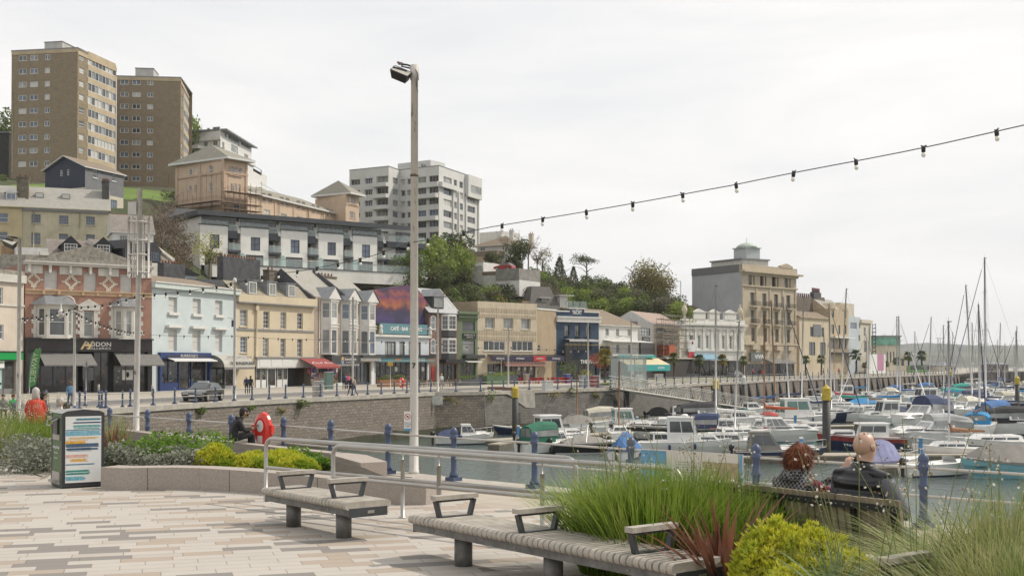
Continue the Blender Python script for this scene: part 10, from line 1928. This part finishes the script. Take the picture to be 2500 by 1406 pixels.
RC=pn_('chair_red',(.42,.02,.025),.5);cht=tg('cafe_chair','red café chair in the row outside the beige building','chair');mb=MB();mb.box(-.22,.22,-.22,.22,.43,.46,RC);lp_(mb,'seat',cht);mb=MB();mb.box(-.22,.22,.2,.23,.5,.85,RC);lp_(mb,'backrest',cht)
for x in(-.2,.2):
 for y in(-.2,.2):mb=MB();mb.tube([(x,y,0),(x,y,.44)],.02,RC,4);lp_(mb,'leg',cht)
tbt=tg('cafe_table','red café table in the row outside the beige building','table');mb=MB();mb.box(-.4,.4,-.4,.4,.72,.76,RC);lp_(mb,'table_top',tbt);mb=MB();mb.tube([(0,0,0),(0,0,.72)],.04,RC,6);lp_(mb,'leg',tbt)
for o in(cht,tbt):o['group']='red café furniture outside the beige building'
fst=True
for k,px in enumerate((1274,1283,1303,1314,1322,1344,1352,1362,1374,1381)):
 g=gp(px,936.5-(px-1274)*.012,ZQ)
 for i in range(3):
  loc=g+Vector((rnd.uniform(-.6,.6),rnd.uniform(-.8,.8),0))
  if fst:cht.location=loc;fst=False
  else:dup(cht,loc,rnd.random()*6)
 if k:dup(tbt,g,.4)
 else:tbt.location=g
bct=tg('cafe_chair','wicker café chair outside the cafés behind the tall pole','chair',gp(1050,944,ZQ),0,'wicker café chairs behind the tall pole');mb=MB();WK_=pn_('wicker',(.17,.13,.09),.8,.2);mb.box(-.25,.25,-.25,.25,.40,.45,WK_);lp_(mb,'seat',bct);mb=MB();mb.box(-.25,.25,.22,.26,.45,.88,WK_);lp_(mb,'backrest',bct);mb=MB();[mb.tube([(x,y,0),(x,y,.4)],.02,WK_,4)for x in(-.22,.22)for y in(-.22,.22)];lp_(mb,'leg_frame',bct)
for k in range(34):px=1000+k*3.6+rnd.uniform(-2,2);dup(bct,gp(px,946-(px-1000)*.03+rnd.uniform(-1,1),ZQ),rnd.random()*6)
g=gp(70,975,ZQ);Q=tg('feather_flag','green feather flag standing outside the sandwich shop','flag',g);mb=MB();mb.tube([(0,0,0),(.2,0,3.0),(.9,0,4.2)],.03,GALV,5);lp_(mb,'pole',Q);mb=MB();mb.prism([(-.05,0,.9),(.55,0,1.2),(1.0,0,4.1),(.55,0,4.15),(.2,0,3.5),(.02,0,2.2)],(0,.02,0),pn_('flag_green',(.06,.22,.06),.8));lp_(mb,'flag_cloth',Q);tx_('SUBWAY',.62,pn_('flag_white',(.5,.55,.4)),'lettering',Q,g+Vector((.46,-.03,2.6)),(.12,0,1),(-1,0,.12),depth=.01,width=2.4)
for px,py,w_,h_,c,lb in((776,970,.8,1.35,(.36,.35,.32),'grey utility cabinet beside the far railing'),(1337,953,1.15,.95,(.55,.56,.54),'pale round topped tank beside the far railing'),(1425,946,1.1,1.4,(.3,.33,.34),'grey cabinet at the foot of the pub lamp post'),(803,950,.9,1.9,(.12,.2,.18),'green framed display board by the souvenir stall'),(1452,943,1.1,1.3,(.25,.07,.07),'red notice frame beside the footbridge head'),(1199,937,.5,1.6,(.05,.12,.22),'blue menu stand between the planters'),(1385,935,.7,1.3,(.05,.1,.35),'blue ice cream board outside the pub'),(1285,937,.7,1.3,(.3,.24,.18),'brown pavement board between the red tables')):
 g=gp(px,py,ZQ);mb=MB();M_=Matrix.Translation(g)@Matrix.Rotation(.7,4,'Z');mt=pn_('box_%d'%px,c,.6,.12);mb.box(-w_/2,w_/2,-.25,.25,0,h_,mt,M_);mb.box(-w_/2-.04,w_/2+.04,-.3,.3,h_+.001,h_+.08,pn_('box_lid',(.4,.4,.38)),M_);mb.box(-w_/2+.06,w_/2-.06,-.262,-.252,.2,h_-.1,pn_('box_door_%d'%px,tuple(x*.8 for x in c),.5),M_);mb.build('street_cabinet' if h_>1.3 and w_>.7 else 'pavement_sign',None,lb,'cabinet' if w_>.7 else 'sign')
for px,lb in((372,'steel bollard in front of the black gallery shopfront'),(241,'steel bollard left of the ringed pole')):mb=MB();mb.lathe([(.1,0),(.1,.95),(.06,1.0)],STEEL,gp(px,965,ZQ),10);mb.build('bollard',None,lb,'bollard')
g=gp(210,985,ZQ);Q=tg('road_sign','back of a square grey road sign in front of the gallery','road sign',g);mb=MB();mb.tube([(0,0,0),(0,0,3.1)],.04,GALV,6);lp_(mb,'post',Q);mb=MB();mb.box(-.28,.5,.05,.08,1.7,2.65,pn_('sign_back',(.12,.12,.12),.6));mb.box(-.25,.1,.05,.08,2.7,2.98,pn_('sign_back2',(.4,.4,.4)));lp_(mb,'sign_plate',Q)
g=gp(953,946,ZQ);Q=tg('bus_stop_sign','yellow topped stop sign in front of the café','sign',g);mb=MB();mb.tube([(0,0,0),(0,0,3.0)],.05,GALV,6);lp_(mb,'post',Q);mb=MB();mb.box(-.3,.3,-.03,.03,2.6,3.1,pn_('sign_yellow',(.55,.35,.03)));lp_(mb,'sign_plate',Q)
mb=MB();p=at(1061,977,118.6);mb.box(p.x-.8,p.x+.8,118.55,118.65,p.z-.45,p.z+.45,pn_('wall_notice',(.55,.55,.5),.7,.3,8));mb.build('wall_notice',None,'weathered pale notice fixed to the stone harbour wall','sign')
for i,(px,py,s_)in enumerate(((600,984,.8),(680,983,.7),(730,978,1.1),(1090,965,1.3),(1190,962,1.6),(1345,956,1.6),(1395,955,1.5),(1450,952,1.2),(490,990,.6))):
 k=min(range(len(QE)),key=lambda j:abs((QE[j][0]/QE[j][1])-at(px,HZ,1).x)+(0 if QE[j][1]>70 else 9));best=None
 for a,b2 in zip(QE[1:9],QE[2:10]):
  for t in np.linspace(0,1,20):
   x,y=a[0]+(b2[0]-a[0])*t,a[1]+(b2[1]-a[1])*t;e=abs(x/y-at(px,HZ,1).x);best=(e,x,y)if best is None or e<best[0]else best
 mb=crown(300+i,s_*.8,s_*.45,160,.22,LM['gold' if i%2 else 'mid'],lobes=5);t=mb.build('wall_weed',None,'tuft of weeds growing from the stone harbour wall','plant','weeds on the harbour wall',org=(0,0,0));t.location=(best[1]+.1,best[2]-.1,ZQ-.5-.3*(i%2))
def simple(lb,px0,px1,Y,pyt,mat,roof=None,name='building',depth=8,base_=ZQ):
 f=FP(px0,Y,px1,Y+2);z1=f.z(px0,pyt);Q=tg(name,lb,'building',f.pt(f.L/2,base_,0));hs=[(f.L*(k+.25)/4,base_+(z1-base_)*.35,f.L*(k+.7)/4,base_+(z1-base_)*.75)for k in range(4)];mb=MB();wh_(mb,f,0,f.L,base_,z1,hs,mat,.1);shell(mb,f,depth,base_,z1,mat,top=LEADR);mb.build('wall',Q);mb=MB();[mb.poly([f.pt(a,b,-.09),f.pt(c,b,-.09),f.pt(c,d,-.09),f.pt(a,d,-.09)],GL[3])for a,b,c,d in hs];mb.build('window_band',Q)
 if roof:mb=MB();hr_(mb,f,0,f.L,0,depth,z1,z1+roof,LEADR,.3);mb.build('roof',Q)
 return f,z1,Q
f,z,Q=simple('cream lift tower with green glazed top beyond the terrace row',2163,2194,372,842,CREAMP);mb=MB();fx_(mb,f,-.4,f.L+.4,-8.4,.4,z+.001,z+2.6,glass('green_glazing',(.10,.30,.20),.1));fx_(mb,f,-.7,f.L+.7,-8.7,.7,z+2.6,z+3.0,FRAMEB);mb.build('glazed_top',Q)
simple('low cream building with long roof below the lift tower',2150,2212,380,864,CREAMP);simple('dark low shop buildings left of the far palms',2108,2162,350,878,pn_('pier_brown',(.2,.18,.16)));simple('small pale kiosk with pitched roof on the far pier',2305,2335,395,893,CREAMP,1.5);simple('dark pavilion with green roof near the right edge',2425,2462,430,889,pn_('pier_brown',(.2,.18,.16)),1.2);simple('long low grey building on the pier behind the masts',2262,2300,400,890,pn_('pier_grey',(.25,.25,.24)))
mb=MB();f=FP(2232,410,2262,412);P=[f.pt(f.L/2+f.L/2*cos(pi*k/12),ZQ+6.2*sin(pi*k/12),0)for k in range(13)];mb.prism(P,f.pt(0,0,-8)-f.pt(0,0,0),pn_('pavilion_white',(.45,.46,.45),.6));mb.build('pavilion',None,'white arched pavilion roof behind the lime green van','pavilion')
put('bare',gp(2168,905,ZQ).x,gp(2168,905,ZQ).y,ZQ,1.5,'yellowish bare tree in front of the lift tower')
for i,px in enumerate((2296,2403,2440,2476)):
 Y=400;p=at(px,HZ,Y);h=at(px,(826,840,846,842)[i],Y).z-ZQ;Q=lampcol('slim lamp post on the far pier, '+('left of the short thick mast','left of the tallest mast','right of the tallest mast','nearest the right edge')[i],p.x,p.y,ZQ,h,.1,GALV,name='street_lamp',n=6);mb=MB();mb.box(-1.6,1.6,-.1,.1,h-.05,h+.1,GALV);lp_(mb,'lamp_head',Q)
f=FP(-90,262,18,262);mb=MB();fx_(mb,f,0,f.L,-8,0,30,f.z(5,325),pn_('dark_stone_gable',(.05,.05,.045),.9,.3));fx_(mb,f,0,f.L+.2,-8.2,.2,f.z(5,325),f.z(5,325)+.3,LEADR);mb.build('outbuilding',None,'dark stone building cut by the left edge beside the larger brick tower','building')
# --- sea haze
hm=bpy.data.materials.new('haze');hm.use_nodes=True;hn=hm.node_tree;hn.nodes.clear();ho=hn.nodes.new('ShaderNodeOutputMaterial');pv=hn.nodes.new('ShaderNodeVolumePrincipled');pv.inputs['Color'].default_value=(.93,.95,1,1);pv.inputs['Density'].default_value=.00011;pv.inputs['Anisotropy'].default_value=.3;hn.links.new(pv.outputs[0],ho.inputs['Volume'])
mb=MB();mb.box(-3000,5200,-60,5400,-10.2,190,hm);mb.build('haze',kind='stuff')
